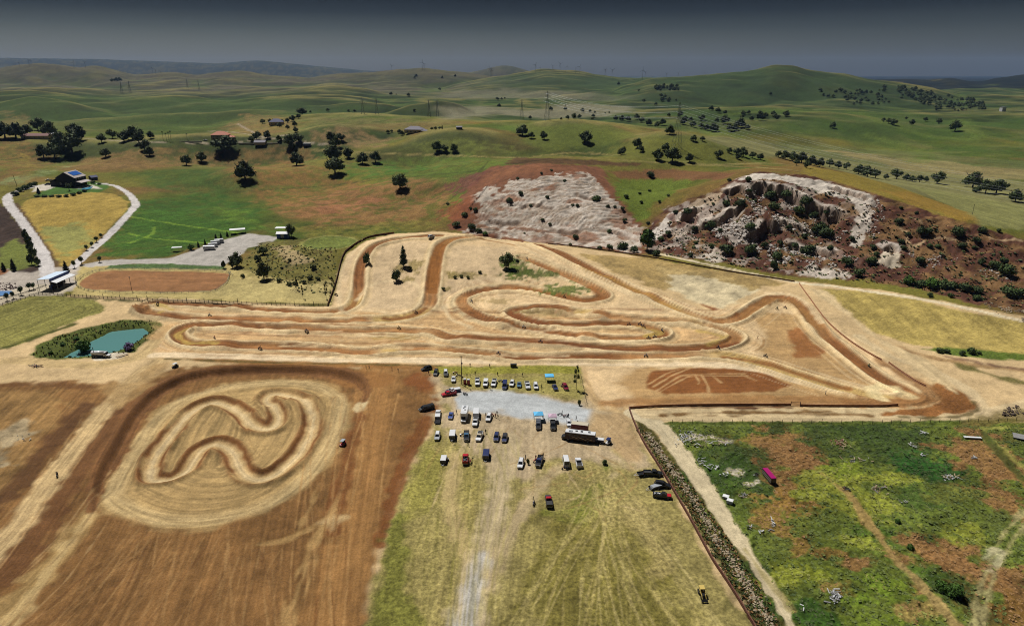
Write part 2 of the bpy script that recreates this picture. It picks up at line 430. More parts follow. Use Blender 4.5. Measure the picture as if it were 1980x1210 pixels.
base = mixc(base, np.broadcast_to(C8((22, 32, 30)), Cc.shape), wood * sstep(.16, .30, fbm(XX / 140, YY / 260, 431, 4)).astype(np.float32))
dry = sstep(.50, .60, 1 - np.abs(fbm(XX / 130, YY / 150, 441, 3) - .5) * 6).astype(np.float32)
base = mixc(base, np.broadcast_to(C8((132, 124, 76)), Cc.shape), dry * .35 * sstep(700, 1100, YY).astype(np.float32))
# turf tones with relief shading painted in: camera-facing slopes dark, crests and backs straw
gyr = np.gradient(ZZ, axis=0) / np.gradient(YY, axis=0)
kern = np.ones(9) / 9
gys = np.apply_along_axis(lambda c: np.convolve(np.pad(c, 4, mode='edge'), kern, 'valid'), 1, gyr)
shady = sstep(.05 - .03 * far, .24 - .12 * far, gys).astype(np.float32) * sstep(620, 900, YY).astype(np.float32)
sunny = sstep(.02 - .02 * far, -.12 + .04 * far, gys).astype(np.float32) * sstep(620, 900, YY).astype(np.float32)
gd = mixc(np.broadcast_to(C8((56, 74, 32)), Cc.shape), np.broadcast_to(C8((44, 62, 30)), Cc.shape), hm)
def boxblur(A, r, c):
    P = np.pad(A, ((r, r), (0, 0)), mode='edge'); Q = np.cumsum(np.vstack([np.zeros((1, A.shape[1])), P]), 0); A = (Q[2 * r + 1:] - Q[:-2 * r - 1]) / (2 * r + 1)
    P = np.pad(A, ((0, 0), (c, c)), mode='edge'); Q = np.cumsum(np.hstack([np.zeros((A.shape[0], 1)), P]), 1); return (Q[:, 2 * c + 1:] - Q[:, :-2 * c - 1]) / (2 * c + 1)
curv = (ZZ - boxblur(boxblur(ZZ, 7, 18), 7, 18)) / (.0016 * YY)
crest_ = sstep(.25, 1.1, curv).astype(np.float32) * sstep(620, 900, YY).astype(np.float32)
hollow = sstep(-.3, -1.3, curv).astype(np.float32) * sstep(620, 900, YY).astype(np.float32)
base = mixc(base, np.broadcast_to(C8((136, 126, 72)), Cc.shape), crest_ * .75 * (1 - .7 * fm) * (1 - mt_))
base = mixc(base, np.broadcast_to(C8((92, 112, 46)), Cc.shape), hollow * .5 * (1 - fm))
lessg = (1 - .75 * fm) * (1 - .6 * fb)
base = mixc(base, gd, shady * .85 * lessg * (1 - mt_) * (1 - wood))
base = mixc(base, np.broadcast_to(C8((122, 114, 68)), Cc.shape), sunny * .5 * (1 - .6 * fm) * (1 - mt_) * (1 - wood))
base = base * (1 - (far * (.16 + .26 * shady))[..., None]) * (1 - .22 * fm[..., None])  # darkens the far hills; camera-facing slopes further, as painted shade
base = mixc(base, np.broadcast_to(C8((20, 30, 30)), Cc.shape), .85 * wood * sstep(.16, .30, fbm(XX / 140, YY / 260, 431, 4)).astype(np.float32))
hv = 1 + .5 * (N5 - .5) * (1 - far * .5) + .5 * (N25 - .5) + .25 * (N1 - .5) * (1 - far) + .35 * (N90 - .5)
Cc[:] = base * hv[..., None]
VEG[:] = 0.6 * (1 - far * .6)
ZONE[:] = np.where(YY > 880, ZN.index('hills'), ZN.index('meadow'))

# pale valley floors
region([(860,232),(960,222),(1050,230),(1180,226),(1230,208),(1120,200),(1010,214),(930,205),(840,205)], (128, 122, 96), soft=25, edge=20, es=60, alpha=.8)
region([(840,190),(1000,190),(1180,196),(1240,190),(1150,178),(1000,172),(880,176)], (128, 122, 98), soft=40, edge=40, es=90, alpha=.5)
for pts, c, a in (([(1200,232),(1300,218),(1450,206),(1600,209),(1800,221),(2300,226),(2300,320),(1980,306),(1700,284),(1500,262),(1360,258),(1240,246)], (68, 88, 36), .72), ([(-500,182),(0,182),(300,186),(650,192),(800,212),(700,218),(560,222),(470,246),(330,254),(100,252),(-500,246)], (64, 84, 36), .62), ([(1080,150),(1300,150),(1500,130),(1650,146),(1880,200),(1700,208),(1450,202),(1250,210),(1150,190)], (62, 80, 44), .5), ([(900,160),(1050,138),(1180,150),(1240,190),(1100,178),(950,175)], (62, 78, 46), .5)):
    region(pts, c, soft=30, edge=30, es=120, alpha=a, var=.3, mottle=(110, .25, .6))
vt = streak((1400, 270), (1900, 340), 9, 400, 7, .35)
region([(1340,262),(1440,268),(1600,292),(1980,352),(2300,400),(2300,470),(1980,440),(1850,400),(1700,352),(1560,312),(1440,300),(1400,282)], (124, 120, 74), soft=10, edge=8, es=40, tex=vt, veg=.3)
region([(1470,275),(1640,285),(1980,312),(2300,330),(2300,356),(1980,345),(1700,322),(1560,300)], (96, 102, 58), soft=14, edge=14, es=50, tex=vt, alpha=.7)
region([(1600,290),(1980,330),(2300,360),(2300,378),(1980,350),(1750,330)], (150, 132, 88), soft=10, edge=14, es=50, tex=vt, alpha=.6)
for pts in ([(1680,262),(1740,280),(1790,300),(1770,312)], [(1860,232),(1880,248),(1890,262),(1860,270)], [(1400,222),(1500,214),(1560,216)], [(1660,218),(1720,240),(1790,262),(1860,270)]):
    band(pts, 26, (96, 112, 46), soft=16, edge=10, alpha=.55)

# left middle hills: rust, straw and green
for pts, c, a in (([(0,268),(60,280),(110,300),(80,330),(0,345)], (122, 92, 52), .8), ([(20,280),(35,282),(70,325),(55,325)], (150, 130, 60), .7),
   ([(90,330),(250,290),(420,290),(600,280),(620,310),(480,320),(250,325)], (136, 106, 64), .75), ([(420,330),(560,310),(700,345),(740,390),(600,430),(520,400),(440,370)], (140, 100, 58), .7),
   ([(520,400),(640,370),(780,340),(900,340),(860,420),(700,440),(600,440)], (146, 106, 66), .8), ([(610,400),(680,385),(760,370),(740,395),(640,420)], (164, 110, 76), .55),
   ([(600,255),(650,245),(700,250),(760,270),(740,285),(640,282),(600,275)], (138, 112, 74), .8), ([(470,222),(560,226),(580,250),(520,262),(430,250)], (134, 108, 64), .7),
   ([(590,228),(720,228),(850,235),(800,245),(640,244)], (118, 108, 64), .7), ([(0,213),(60,225),(90,240),(0,248)], (116, 100, 58), .7),
   ([(760,300),(900,300),(1000,310),(930,330),(870,350),(780,345),(740,330)], (92, 108, 44), .9), ([(640,312),(760,318),(840,325),(760,338),(660,352)], (74, 108, 40), .8),
   ([(800,278),(900,268),(990,285),(1000,300),(880,297),(760,290)], (104, 110, 50), .8), ([(250,330),(420,328),(480,360),(420,400),(300,360)], (70, 92, 38), .8),
   ([(170,500),(262,402),(270,385),(420,372),(545,425),(560,446),(460,440),(330,492),(200,500)], (62, 92, 34), .95), ([(420,400),(520,425),(560,437),(540,447),(430,425)], (104, 128, 44), .7),
   ([(0,348),(70,330),(130,322),(90,345),(40,358),(0,362)], (132, 142, 88), .8), ([(860,420),(900,350),(950,308),(960,315),(920,380),(880,440)], (98, 112, 44), .8),
   ([(560,440),(700,435),(860,425),(880,445),(760,450),(680,462),(600,458)], (124, 116, 52), .8)):
    region(pts, c, soft=6, edge=14, es=20, alpha=a, veg=.7, var=.35, mottle=(7, .30, .62))
gt = streak((200, 500), (420, 470), 3.0, 16, 9, .35)
region([(190,495),(262,405),(300,400),(480,440),(330,492)], (66, 98, 34), soft=6, edge=8, tex=gt, alpha=.8, veg=.9)
for pts in ([(255,420),(330,432),(420,445),(470,452)], [(250,452),(300,462),(400,470)], [(300,440),(290,455),(250,470)]):
    band(pts, 2.2, (122, 150, 52), soft=1, edge=1.2, alpha=.8)
for pts in ([(440,372),(600,362),(760,345),(930,330)], [(0,310),(250,285),(420,290)], [(480,318),(600,305),(700,318),(900,322)], [(720,315),(800,288),(840,268)], [(860,395),(900,360),(945,312)]):
    band(pts, 2.4, (70, 74, 36), soft=1.0, edge=1, alpha=.8)
for pts in ([(600,290),(740,297),(900,302),(1010,305),(1100,296),(1200,300),(1300,312),(1400,318),(1500,316),(1600,330)], [(1060,300),(1200,310),(1330,318),(1420,322),(1540,330),(1640,350)]):
    band(pts, 3.5, (150, 134, 82), soft=1.4, edge=1.2, alpha=.8)
region([(1000,305),(1120,308),(1240,316),(1230,322),(1080,318),(980,318)], (86, 58, 42), soft=2, edge=4, var=.6, alpha=.85)
region([(1180,285),(1250,265),(1330,270),(1410,292),(1430,312),(1300,316),(1200,304)], (104, 104, 44), soft=8, edge=6, alpha=.8)
region([(1010,250),(1100,240),(1180,242),(1240,262),(1150,285),(1060,292),(1010,275)], (98, 106, 44), soft=8, edge=6, alpha=.8)

# ground around the tracks: dry pale dirt
dirt = (208, 178, 130)
region([(-900,900),(-300,600),(0,590),(140,570),(640,592),(648,560),(668,492),(730,458),(835,447),(940,455),(1040,468),(1200,490),(1330,515),(1540,543),(1700,560),(1980,612),(2500,680),(3500,900),(5000,2300),(-3500,2300)], dirt, soft=1.2, edge=1.2, zone='ground', veg=0)

# left: yard, arena, pasture, drives
region([(-200,575),(-200,512),(0,512),(60,520),(160,515),(200,520),(150,560),(60,572),(0,590)], (184, 172, 156), soft=1, edge=1.5, zone='gravel_lot', veg=0)
region([(-200,520),(0,508),(20,524),(-20,545),(-200,545)], (140, 92, 58), soft=1.5, edge=2)
region([(140,572),(155,515),(240,512),(440,512),(560,540),(648,540),(642,590),(500,584),(300,575)], (188, 168, 108), soft=1.2, edge=1.5, zone='meadow', veg=.25)
region([(440,540),(640,545),(640,582),(520,580),(400,570)], (184, 166, 108), soft=2, edge=2, veg=.45, var=.35)
band([(75,571),(200,579),(300,584),(400,587),(500,591),(633,593)], 3, (86, 84, 46), soft=1, edge=1.2, veg=.8, alpha=.85)
band([(0,594),(40,582),(75,571)], 3, (86, 84, 46), soft=1, edge=1.2, veg=.8, alpha=.85)
at = streak((170, 548), (430, 550), .8, 60, 19, .2)
region([(155,546),(180,529),(212,524),(300,524),(432,528),(440,538),(432,550),(405,562),(300,564),(190,561),(162,556)], (152, 108, 70), soft=.5, edge=.5, smooth=True, tex=at, zone='arena_floor', veg=0)
region([(210,512),(330,508),(430,510),(438,521),(300,519),(205,520)], (86, 108, 60), soft=1, edge=1.5, veg=1)
region([(148,514),(200,503),(330,499),(390,478),(430,465),(480,452),(540,458),(525,470),(480,480),(460,497),(428,514),(330,510),(240,511),(170,517)], (186, 178, 166), soft=1, edge=1.5, zone='gravel_lot', veg=0)
region([(500,470),(600,460),(650,480),(660,500),(642,548),(580,545),(500,538),(470,510)], (112, 104, 52), soft=3, edge=6, veg=.6, var=.6, alpha=.9)
region([(520,480),(560,475),(600,505),(560,515)], (190, 164, 122), soft=2, edge=5, alpha=.6)
nr, sd_, m_ = region([(582,474),(600,462),(640,456),(680,460),(690,470),(660,480),(610,482)], (112, 120, 56), soft=1, edge=1, smooth=True, veg=.7, ring=.4)
band([(582,474),(600,462),(640,456),(680,460),(690,470),(660,480),(610,482)], 2.6, (150, 146, 80), closed=True, alpha=.8)
region([(-300,420),(0,395),(20,410),(60,470),(92,515),(60,525),(0,520),(-300,540)], (66, 52, 44), soft=2, edge=3, var=.5)
region([(0,520),(0,480),(30,462),(60,480),(75,512),(30,522)], (112, 118, 54), soft=2, edge=3, veg=.9)
region([(108,512),(60,440),(36,402),(58,384),(100,376),(170,371),(218,375),(250,390),(246,405),(205,445),(150,500),(130,515)], (168, 142, 70), soft=1.5, edge=2, veg=.5, zone='meadow', var=.35)
region([(80,440),(150,430),(180,455),(140,495),(112,500)], (146, 148, 84), soft=4, edge=8, alpha=.8, veg=.6)
band([(110,515),(60,440),(28,395)], 5, (92, 70, 50), soft=1.2, edge=1, alpha=.9)
region([(60,385),(90,362),(110,352),(190,352),(215,362),(190,372),(110,376)], (74, 104, 42), soft=1.5, edge=2, veg=.6)
region([(60,372),(72,358),(110,354),(180,358),(200,366),(150,364),(110,361),(90,368)], (200, 190, 172), soft=.8, edge=1, zone='paved_road', veg=0)
for pts, w in (([(92,535),(88,505),(70,468),(50,438),(30,412),(16,392),(17,378),(40,368),(70,360)], [8,8,7,6.5,6.5,7,7,6,6]),
               ([(140,517),(175,485),(210,455),(238,425),(258,403),(262,393),(252,378),(232,364),(212,357),(190,355)], [6,6,6,6,6,6.5,5.5,5,5,5])):
    band(pts, w, (206, 198, 190), soft=.5, edge=.5, zone='paved_road', veg=0, amp=.12)
for pts in ([(460,240),(510,268)], [(400,254),(450,256),(530,268),(580,276),(640,280)], [(560,260),(480,272),(450,276),(360,277)], [(100,262),(220,272),(320,276)]):
    band(pts, 3.6, (166, 150, 126), soft=1, edge=1, alpha=.8)
region([(10,566),(70,550),(140,550),(120,572),(60,572),(0,590),(-200,612),(-200,590)], (190, 176, 150), soft=1, edge=1, veg=0)

# mown field, pond bank
mt = streak((0, 665), (190, 590), 1.6, 60, 23, .35)
region([(-400,730),(-100,690),(30,668),(120,632),(190,606),(207,594),(196,582),(120,572),(60,572),(0,592),(-400,640)], (136, 130, 68), soft=1, edge=1.6, tex=mt, veg=.8, zone='meadow', ring=.3)
band([(0,675),(60,655),(140,628)], 4, (84, 86, 36), soft=1.2, edge=1.2, veg=.8)
region([(58,686),(72,668),(110,650),(170,632),(240,618),(305,618),(318,628),(290,655),(262,682),(215,684),(180,692),(110,696),(70,694)], (84, 92, 38), soft=.8, edge=1.2, veg=1, zone='meadow', var=.5, dz=None)
nrp, sdp, mp = region([(118,688),(148,670),(176,656),(196,646),(216,636),(276,630),(288,640),(264,656),(240,670),(208,680),(150,688)], (92, 98, 50), soft=.8, edge=2, veg=1)
DZ[nrp.sl] -= (2.7 * sstep(-2.6, 2.4, sdp + (fbm(XX[nrp.sl] / 5, YY[nrp.sl] / 5, 755, 3) - .5) * 3)).astype(np.float32)
region([(178,692),(215,682),(246,682),(236,692),(205,700),(180,698)], (214, 200, 174), soft=.5, edge=.6)
band([(-200,745),(0,700),(60,698),(110,703),(180,705),(250,694),(290,675),(318,640),(330,632)], 8, (196, 168, 118), amp=.3)

# brown ploughed field, bottom left
ft = streak((60, 1210), (210, 960), .8, 45, 31, .36, 3)
ft2 = streak((560, 1210), (650, 960), .7, 60, 37, .30, 3)
fmix = lambda sl: ft(sl) * (1 - sstep(-60, -30, XX[sl])) + ft2(sl) * sstep(-60, -30, XX[sl])
region([(-1500,1500),(-600,800),(0,742),(130,738),(262,742),(330,716),(420,702),(600,703),(700,708),(830,715),(852,770),(850,800),(835,830),(800,880),(775,950),(742,1050),(716,1130),(700,1300),(640,1800),(-1500,2300)], (132, 96, 56), soft=2, edge=3, tex=fmix, var=.35, zone='ground')
region([(-300,900),(-300,770),(0,752),(130,750),(150,790),(60,900),(0,960)], (150, 116, 70), soft=4, edge=7, tex=ft, var=.5, alpha=.9)
region([(-10,845),(50,815),(75,830),(40,860),(0,890)], (176, 160, 126), soft=3, edge=8, alpha=.7, var=.6)
band([(-300,1160),(0,970),(60,905),(120,835),(165,785)], 7, (98, 68, 42), soft=1.5, edge=2, alpha=.9)
band([(0,745),(100,742),(170,748)], 4, (112, 76, 44), soft=1.5, edge=1.5, alpha=.8)
band([(-200,1260),(0,1112),(70,1020),(130,935),(185,860),(235,790)], [13,12,11,10,9,8], (116, 80, 48), soft=1.5, edge=2)
band([(-300,1400),(60,1130),(160,1000),(190,960)], [8,7,5,4], (180, 150, 96), soft=1.6, edge=2, alpha=.65)
band([(-100,1350),(20,1205),(90,1110),(140,1040),(190,972)], [4,3.6,3.4,3,2.6], (196, 166, 112), soft=1, edge=1.6, breakup=.35)
band([(-250,1290),(0,1055),(60,980),(110,912),(160,845),(205,790),(250,745),(290,712),(320,690)], [8,7.5,7.5,7,7,7.5,8,9,9], (200, 170, 120), soft=1.4, edge=1.2, amp=.4)
region([(190,745),(260,735),(300,700),(330,700),(280,760),(230,790)], (176, 142, 92), soft=2, edge=3, alpha=.7)
# centre strips between the practice loop and the parking field
band([(740,712),(720,780),(705,860),(690,950),(670,1060),(650,1210),(640,1300)], [18,17,15,14,13,12,12], (158, 116, 68), soft=3, edge=2.5)
band([(690,800),(676,870),(655,960),(640,1030)], [5,5,5,4], (120, 76, 42), soft=1.2, edge=1.5, alpha=.85)
band([(845,775),(815,830),(785,900),(755,985),(735,1050)], [5,6,6,5,4], (124, 78, 42), soft=1.2, edge=1.6, alpha=.9)
region([(770,735),(800,722),(840,735),(845,760),(800,752),(775,748)], (134, 84, 46), soft=2, edge=3)
region([(640,720),(700,712),(770,725),(760,748),(700,752)], (150, 104, 58), soft=2, edge=3, alpha=.7)
for i, pts in enumerate(([(668,905),(640,990),(600,1090),(560,1210)], [(650,985),(600,1060),(545,1210)], [(640,1000),(560,1040),(500,1050)], [(655,870),(610,960),(570,1040)])):
    band(pts, 1.5, (190, 154, 98), soft=.8, edge=.8, alpha=.6, breakup=.4, seed=i)
region([(620,1010),(650,990),(668,1000),(650,1020),(640,1030)], (196, 166, 116), soft=1.2, edge=2.5, alpha=.8)
region([(682,790),(700,772),(716,768),(708,785),(690,795)], (214, 190, 142), soft=1, edge=2)

# practice loop pit
pit = [(188,962),(200,925),(225,880),(262,825),(300,785),(345,757),(405,738),(480,726),(560,722),(625,730),(662,750),(678,775),(676,805),(664,850),(642,890),(610,930),(570,962),(520,990),(460,1010),(390,1022),(330,1024),(270,1017),(225,1000),(198,982)]
nr, sdq, m = region(pit, (174, 144, 94), soft=2.2, edge=2.2, smooth=True, ring=.42, zone='practice_track', var=.3)
put(nr.sl, m * sstep(0, 2, sdq) * (1 - sstep(5, 9, sdq)), C8((202, 176, 126)), alpha=.5, tex=1 + .6 * (fbm(nr.d / .8, nr.s / 12, 219, 2) - .5) * 2)
bank = [(176,985),(190,918),(218,862),(255,800),(296,757),(350,728),(415,714),(500,709),(570,709),(640,714),(690,728),(708,752),(704,775)]
nb, hwb, mb = band(bank, [4,6,7.5,8,8,7.5,7,7,7,6.5,6,4.5,2.5], (124, 86, 52), soft=1, edge=1.4, amp=.35, zone='practice_track')
side_in = nb.side                                   # the pit lies on one side of the bank line
bp = toworld(bank)
cen = toworld([(430, 870)])[0]
e0 = bp[6] - bp[5]
pit_side = np.sign(e0[0] * (cen[1] - bp[5][1]) - e0[1] * (cen[0] - bp[5][0]))
bw_ = toworld(catmull(bank, 5)); nk_ = Near(bw_, 62)
low_ = toworld([(676,805),(664,850),(642,890),(610,930),(570,962),(520,990),(460,1010),(390,1022),(330,1024),(270,1017),(225,1000)])
off = np.where(inside(np.vstack([bw_, low_]), nk_.sl), nk_.d, -nk_.d)      # + inside the pit
wgt = sstep(0, 16, nk_.s) * (1 - sstep(nk_.L - 22, nk_.L, nk_.s))
DZ[nk_.sl] += (-2.4 * sstep(-1.1, 1.5, off) * (1 - sstep(14, 58, off)) * wgt * (nk_.d < 61.5)).astype(np.float32)
DZ[nk_.sl] += (.35 * np.exp(-((off + 1.6) / .8) ** 2) * wgt).astype(np.float32)
loop = [(289,901),(298,869),(324,836),(350,804),(377,781),(412,769),(441,778),(468,798),(485,819),(509,829),(529,825),(539,807),(530,785),(514,766),(522,753),(545,753),(572,762),(594,778),(604,804),(602,833),(590,857),(572,883),(546,907),(512,924),(485,923),(466,908),(455,880),(442,862),(416,851),(390,860),(373,880),(360,899),(336,915),(311,919),(292,914)]
nl, hwl, ml = band(loop, 8.4, (132, 88, 50), soft=1.2, edge=.5, closed=True, amp=.35, breakup=.30)
band(loop, 4.4, (196, 164, 112), soft=.8, edge=.5, closed=True, amp=.25)
band(loop, 1.8, (220, 194, 146), soft=.8, edge=.5, closed=True, alpha=.75)
DZ[nl.sl] += (1.15 * np.exp(-((nl.d - 4.0) / 1.1) ** 2) - .35 * np.exp(-(nl.d / 2.4) ** 2)).astype(np.float32) * (0.6 + .8 * vnoise(nl.s / 12, nl.side * 3, 91)).astype(np.float32)

# single tyre lines across the ploughed field
rg = random.Random(4)
for k in range(64):
    x0 = rg.uniform(40, 560); t_ = (x0 - 40) / 520
    top = (210 + 330 * t_ + rg.uniform(-40, 40), rg.uniform(1015, 1080))
    band([(x0 - 60 * (1 - t_) + rg.uniform(-30, 30), 1260), ((x0 + top[0]) / 2 + rg.uniform(-14, 14), 1130), top], rg.uniform(.22, .5), rg.choice([(176, 138, 88), (166, 128, 80), (100, 66, 38)]), soft=.22, edge=.2, alpha=rg.uniform(.2, .5), breakup=.34, seed=200 + k)
for k in range(16):
    x0 = rg.uniform(560, 730)
    band([(x0, 1260), (x0 + rg.uniform(-10, 30), 1100), (x0 + rg.uniform(10, 60), 900), (x0 + rg.uniform(30, 90), 760)], rg.uniform(.25, .5), rg.choice([(186, 144, 90), (120, 78, 42)]), soft=.3, edge=.25, alpha=rg.uniform(.3, .6), breakup=.33, seed=260 + k)
for k in range(14):
    x0 = rg.uniform(-40, 120); y0 = rg.uniform(980, 1180)
    band([(x0 - 60, y0 + 40), (x0 + 40, y0 - 60), (x0 + 130, y0 - 190)], rg.uniform(.25, .5), rg.choice([(186, 150, 100), (86, 56, 34)]), soft=.3, edge=.3, alpha=rg.uniform(.3, .6), breakup=.3, seed=280 + k)
# parking field
pt = streak((900, 1200), (960, 880), .7, 26, 41, .28, 3)
pt2 = streak((1380, 1200), (1165, 950), .7, 40, 43, .28, 3)
pmix = lambda sl: pt(sl) * (1 - sstep(12, 22, XX[sl])) + pt2(sl) * sstep(12, 22, XX[sl])
region([(640,1800),(700,1300),(716,1130),(742,1050),(775,950),(800,880),(835,830),(850,800),(852,725),(815,706),(1120,706),(1135,790),(1215,795),(1236,850),(1290,930),(1360,1050),(1457,1210),(1510,1300),(1800,1800)], (152, 138, 82), soft=1, edge=2, tex=pmix, veg=.8, zone='parking_field', var=.35)
region([(760,990),(780,985),(790,1060),(785,1130),(800,1230),(800,1400),(700,1400),(728,1160),(742,1060)], (112, 112, 46), soft=1.5, edge=3.5, veg=1, alpha=.85, var=.5)
region([(800,880),(845,840),(860,900),(850,960),(790,1000),(775,950)], (146, 138, 66), soft=2, edge=4, veg=.9, alpha=.8, tex=pt)
region([(845,735),(900,752),(1000,756),(1130,770),(1215,800),(1232,850),(1250,900),(1180,910),(1080,885),(1000,920),(900,880),(850,830),(850,790)], (186, 164, 128), soft=3, edge=5, veg=.25, tex=pt, var=.25)
region([(822,708),(1120,707),(1124,722),(1000,724),(900,724),(840,722)], (146, 140, 58), soft=1, edge=1.6, veg=.8)
region([(900,725),(1110,725),(1128,778),(1080,766),(960,752),(895,748)], (164, 152, 84), soft=1.5, edge=3, veg=.6, alpha=.8)
gl = streak((890, 780), (1120, 800), .9, 30, 47, .14)
region([(888,757),(940,757),(1010,762),(1085,772),(1150,790),(1150,800),(1135,818),(1090,820),(1010,808),(960,795),(905,792),(880,790)], (190, 192, 189), soft=2.2, edge=3, tex=gl, zone='gravel_lot', veg=0, var=.12)
region([(1130,706),(1195,712),(1230,740),(1222,790),(1215,800),(1155,795),(1140,770)], (196, 164, 116), soft=1.5, edge=2, veg=0, tex=streak((1140,715),(1200,790),.9,40,53,.3), zone='ground')
region([(1140,795),(1214,798),(1240,860),(1220,905),(1170,860),(1140,820)], (182, 152, 108), soft=2, edge=3, veg=0, tex=pt2, alpha=.9)
region([(1080,1000),(1240,1010),(1340,1120),(1400,1210),(1440,1300),(960,1300),(1000,1150),(1050,1060)], (122, 112, 52), soft=5, edge=8, veg=.9, tex=pmix, alpha=.85, var=.45)
region([(1095,950),(1150,935),(1165,965),(1120,1000),(1075,990)], (124, 126, 54), soft=2.5, edge=5, veg=1, alpha=.75)
region([(1160,890),(1178,885),(1188,905),(1172,915),(1160,908)], (116, 124, 50), soft=1, edge=2, veg=1, alpha=.8)
region([(905,850),(930,930),(925,1000),(900,1010),(895,900)], (150, 136, 72), soft=2, edge=3, veg=.8, alpha=.6)
for i, pts in enumerate(([(1385,1210),(1300,1090),(1230,1000),(1165,950)], [(1330,1150),(1260,1030),(1205,960)], [(1240,1210),(1200,1080),(1160,960)], [(1130,1210),(1140,1100),(1150,980)], [(1300,1200),(1190,1020),(1150,940)], [(1000,1210),(1060,1090),(1180,960)], [(1210,900),(1250,960),(1330,1070)], [(1185,870),(1240,930),(1290,1010)])):
    band(pts, 1.3, (174, 158, 98), soft=.7, edge=.7, alpha=.42, breakup=.36, seed=20 + i)
region([(1190,985),(1230,960),(1270,1010),(1310,1100),(1280,1110),(1230,1040)], (178, 158, 102), soft=2, edge=3, alpha=.55, tex=pt2)
for i, (pts, w, c, a) in enumerate(([[(880,880),(872,960),(885,1020),(905,1090)], [5,4,4,4], (186, 162, 112), .8], [[(980,850),(968,930),(945,1020),(930,1080),(912,1150),(895,1230),(880,1330)], [8,7.5,7.5,8,9,10,11], (188, 168, 130), .95],
     [[(1090,900),(1050,930),(1010,985),(970,1060),(940,1130)], [4,4,4.5,5,5], (186, 164, 124), .85], [[(935,1070),(912,1150),(895,1230),(880,1330)], [3,5,6.5,8], (188, 184, 176), .8])):
    band(pts, w, c, soft=1.8, edge=1.4, alpha=a, amp=.3, veg=.1, seed=40 + i)
for pts in ([(1180,760),(1160,720)], [(1150,712),(1175,790)], [(1165,712),(1200,790)]):
    band(pts, 2, (214, 186, 142), soft=.8, edge=.6, alpha=.7)

for k in range(60):
    x0 = rg.uniform(960, 1440); e_ = (rg.uniform(1130, 1200), rg.uniform(900, 980))
    band([(x0, 1240), ((x0 + e_[0]) / 2 + rg.uniform(-24, 24), 1080), e_], rg.uniform(.25, .55), rg.choice([(190, 172, 112), (178, 160, 100), (104, 98, 44)]), soft=.22, edge=.2, alpha=rg.uniform(.25, .55), breakup=.34, seed=300 + k)
for k in range(34):
    x0 = rg.uniform(790, 960)
    band([(x0, 1240), (x0 + rg.uniform(0, 30), 1080), (x0 + rg.uniform(10, 60), 930), (x0 + rg.uniform(0, 60), 830)], rg.uniform(.25, .55), rg.choice([(186, 170, 110), (176, 158, 96), (112, 106, 46)]), soft=.22, edge=.2, alpha=rg.uniform(.25, .55), breakup=.34, seed=350 + k)
for k in range(26):
    x0 = rg.uniform(860, 1230); y0 = rg.uniform(800, 900)
    band([(x0, y0), (x0 + rg.uniform(-60, 60), y0 + rg.uniform(20, 60)), (x0 + rg.uniform(-120, 120), y0 + rg.uniform(60, 120))], rg.uniform(.25, .5), rg.choice([(206, 180, 136), (150, 118, 74)]), soft=.3, edge=.3, alpha=rg.uniform(.3, .6), breakup=.3, seed=400 + k)
# strip of weeds and stones, farm road, weedy field at right
region([(1220,800),(1262,830),(1330,915),(1400,1010),(1480,1120),(1530,1210),(1640,1400),(1560,1400),(1460,1210),(1380,1085),(1300,940),(1250,862),(1226,815)], (92, 86, 42), soft=.8, edge=1.4, veg=1, var=.6, zone='meadow')
region([(1288,814),(1500,815),(1900,815),(2500,815),(4000,1200),(3200,2000),(1800,2000),(1560,1260),(1480,1120),(1400,1000),(1330,890)], (98, 108, 42), soft=.8, edge=1.2, veg=1, var=.55, zone='meadow')
wl = slc(30, 400, 100, 226)
def blob(m0, sl, col, **k): put(sl, m0, C8(col), **k)
inw = (ZONE[wl] == ZN.index('meadow')) & (UU[wl] > .17)
def patch(cx, cy, rx, ry, col, a=.9, es=5, rough=1.0, **k):
    """a patch of growth: an ellipse on the ground with a ragged edge"""
    c = toworld([(cx, cy)])[0]; ex = abs(toworld([(cx + rx, cy)])[0][0] - c[0]); ey = abs(toworld([(cx, cy - ry)])[0][1] - c[1]) + .01
    R = max(ex, ey) * 1.7 + 2
    sl = slc(c[0] - R, c[0] + R, c[1] - R, c[1] + R)
    q = np.sqrt(((XX[sl] - c[0]) / ex) ** 2 + ((YY[sl] - c[1]) / ey) ** 2)
    n = fbm(XX[sl] / es, YY[sl] / es, 501, 4) - .5
    m = sstep(.25, -.25, q - 1 + n * 2.2 * rough)
    put(sl, m, C8(col), alpha=a, **k)
    return sl, m
RUST, DKG, YLG, MDG, STR = (136, 100, 60), (64, 80, 34), (136, 140, 52), (98, 110, 44), (150, 128, 72)
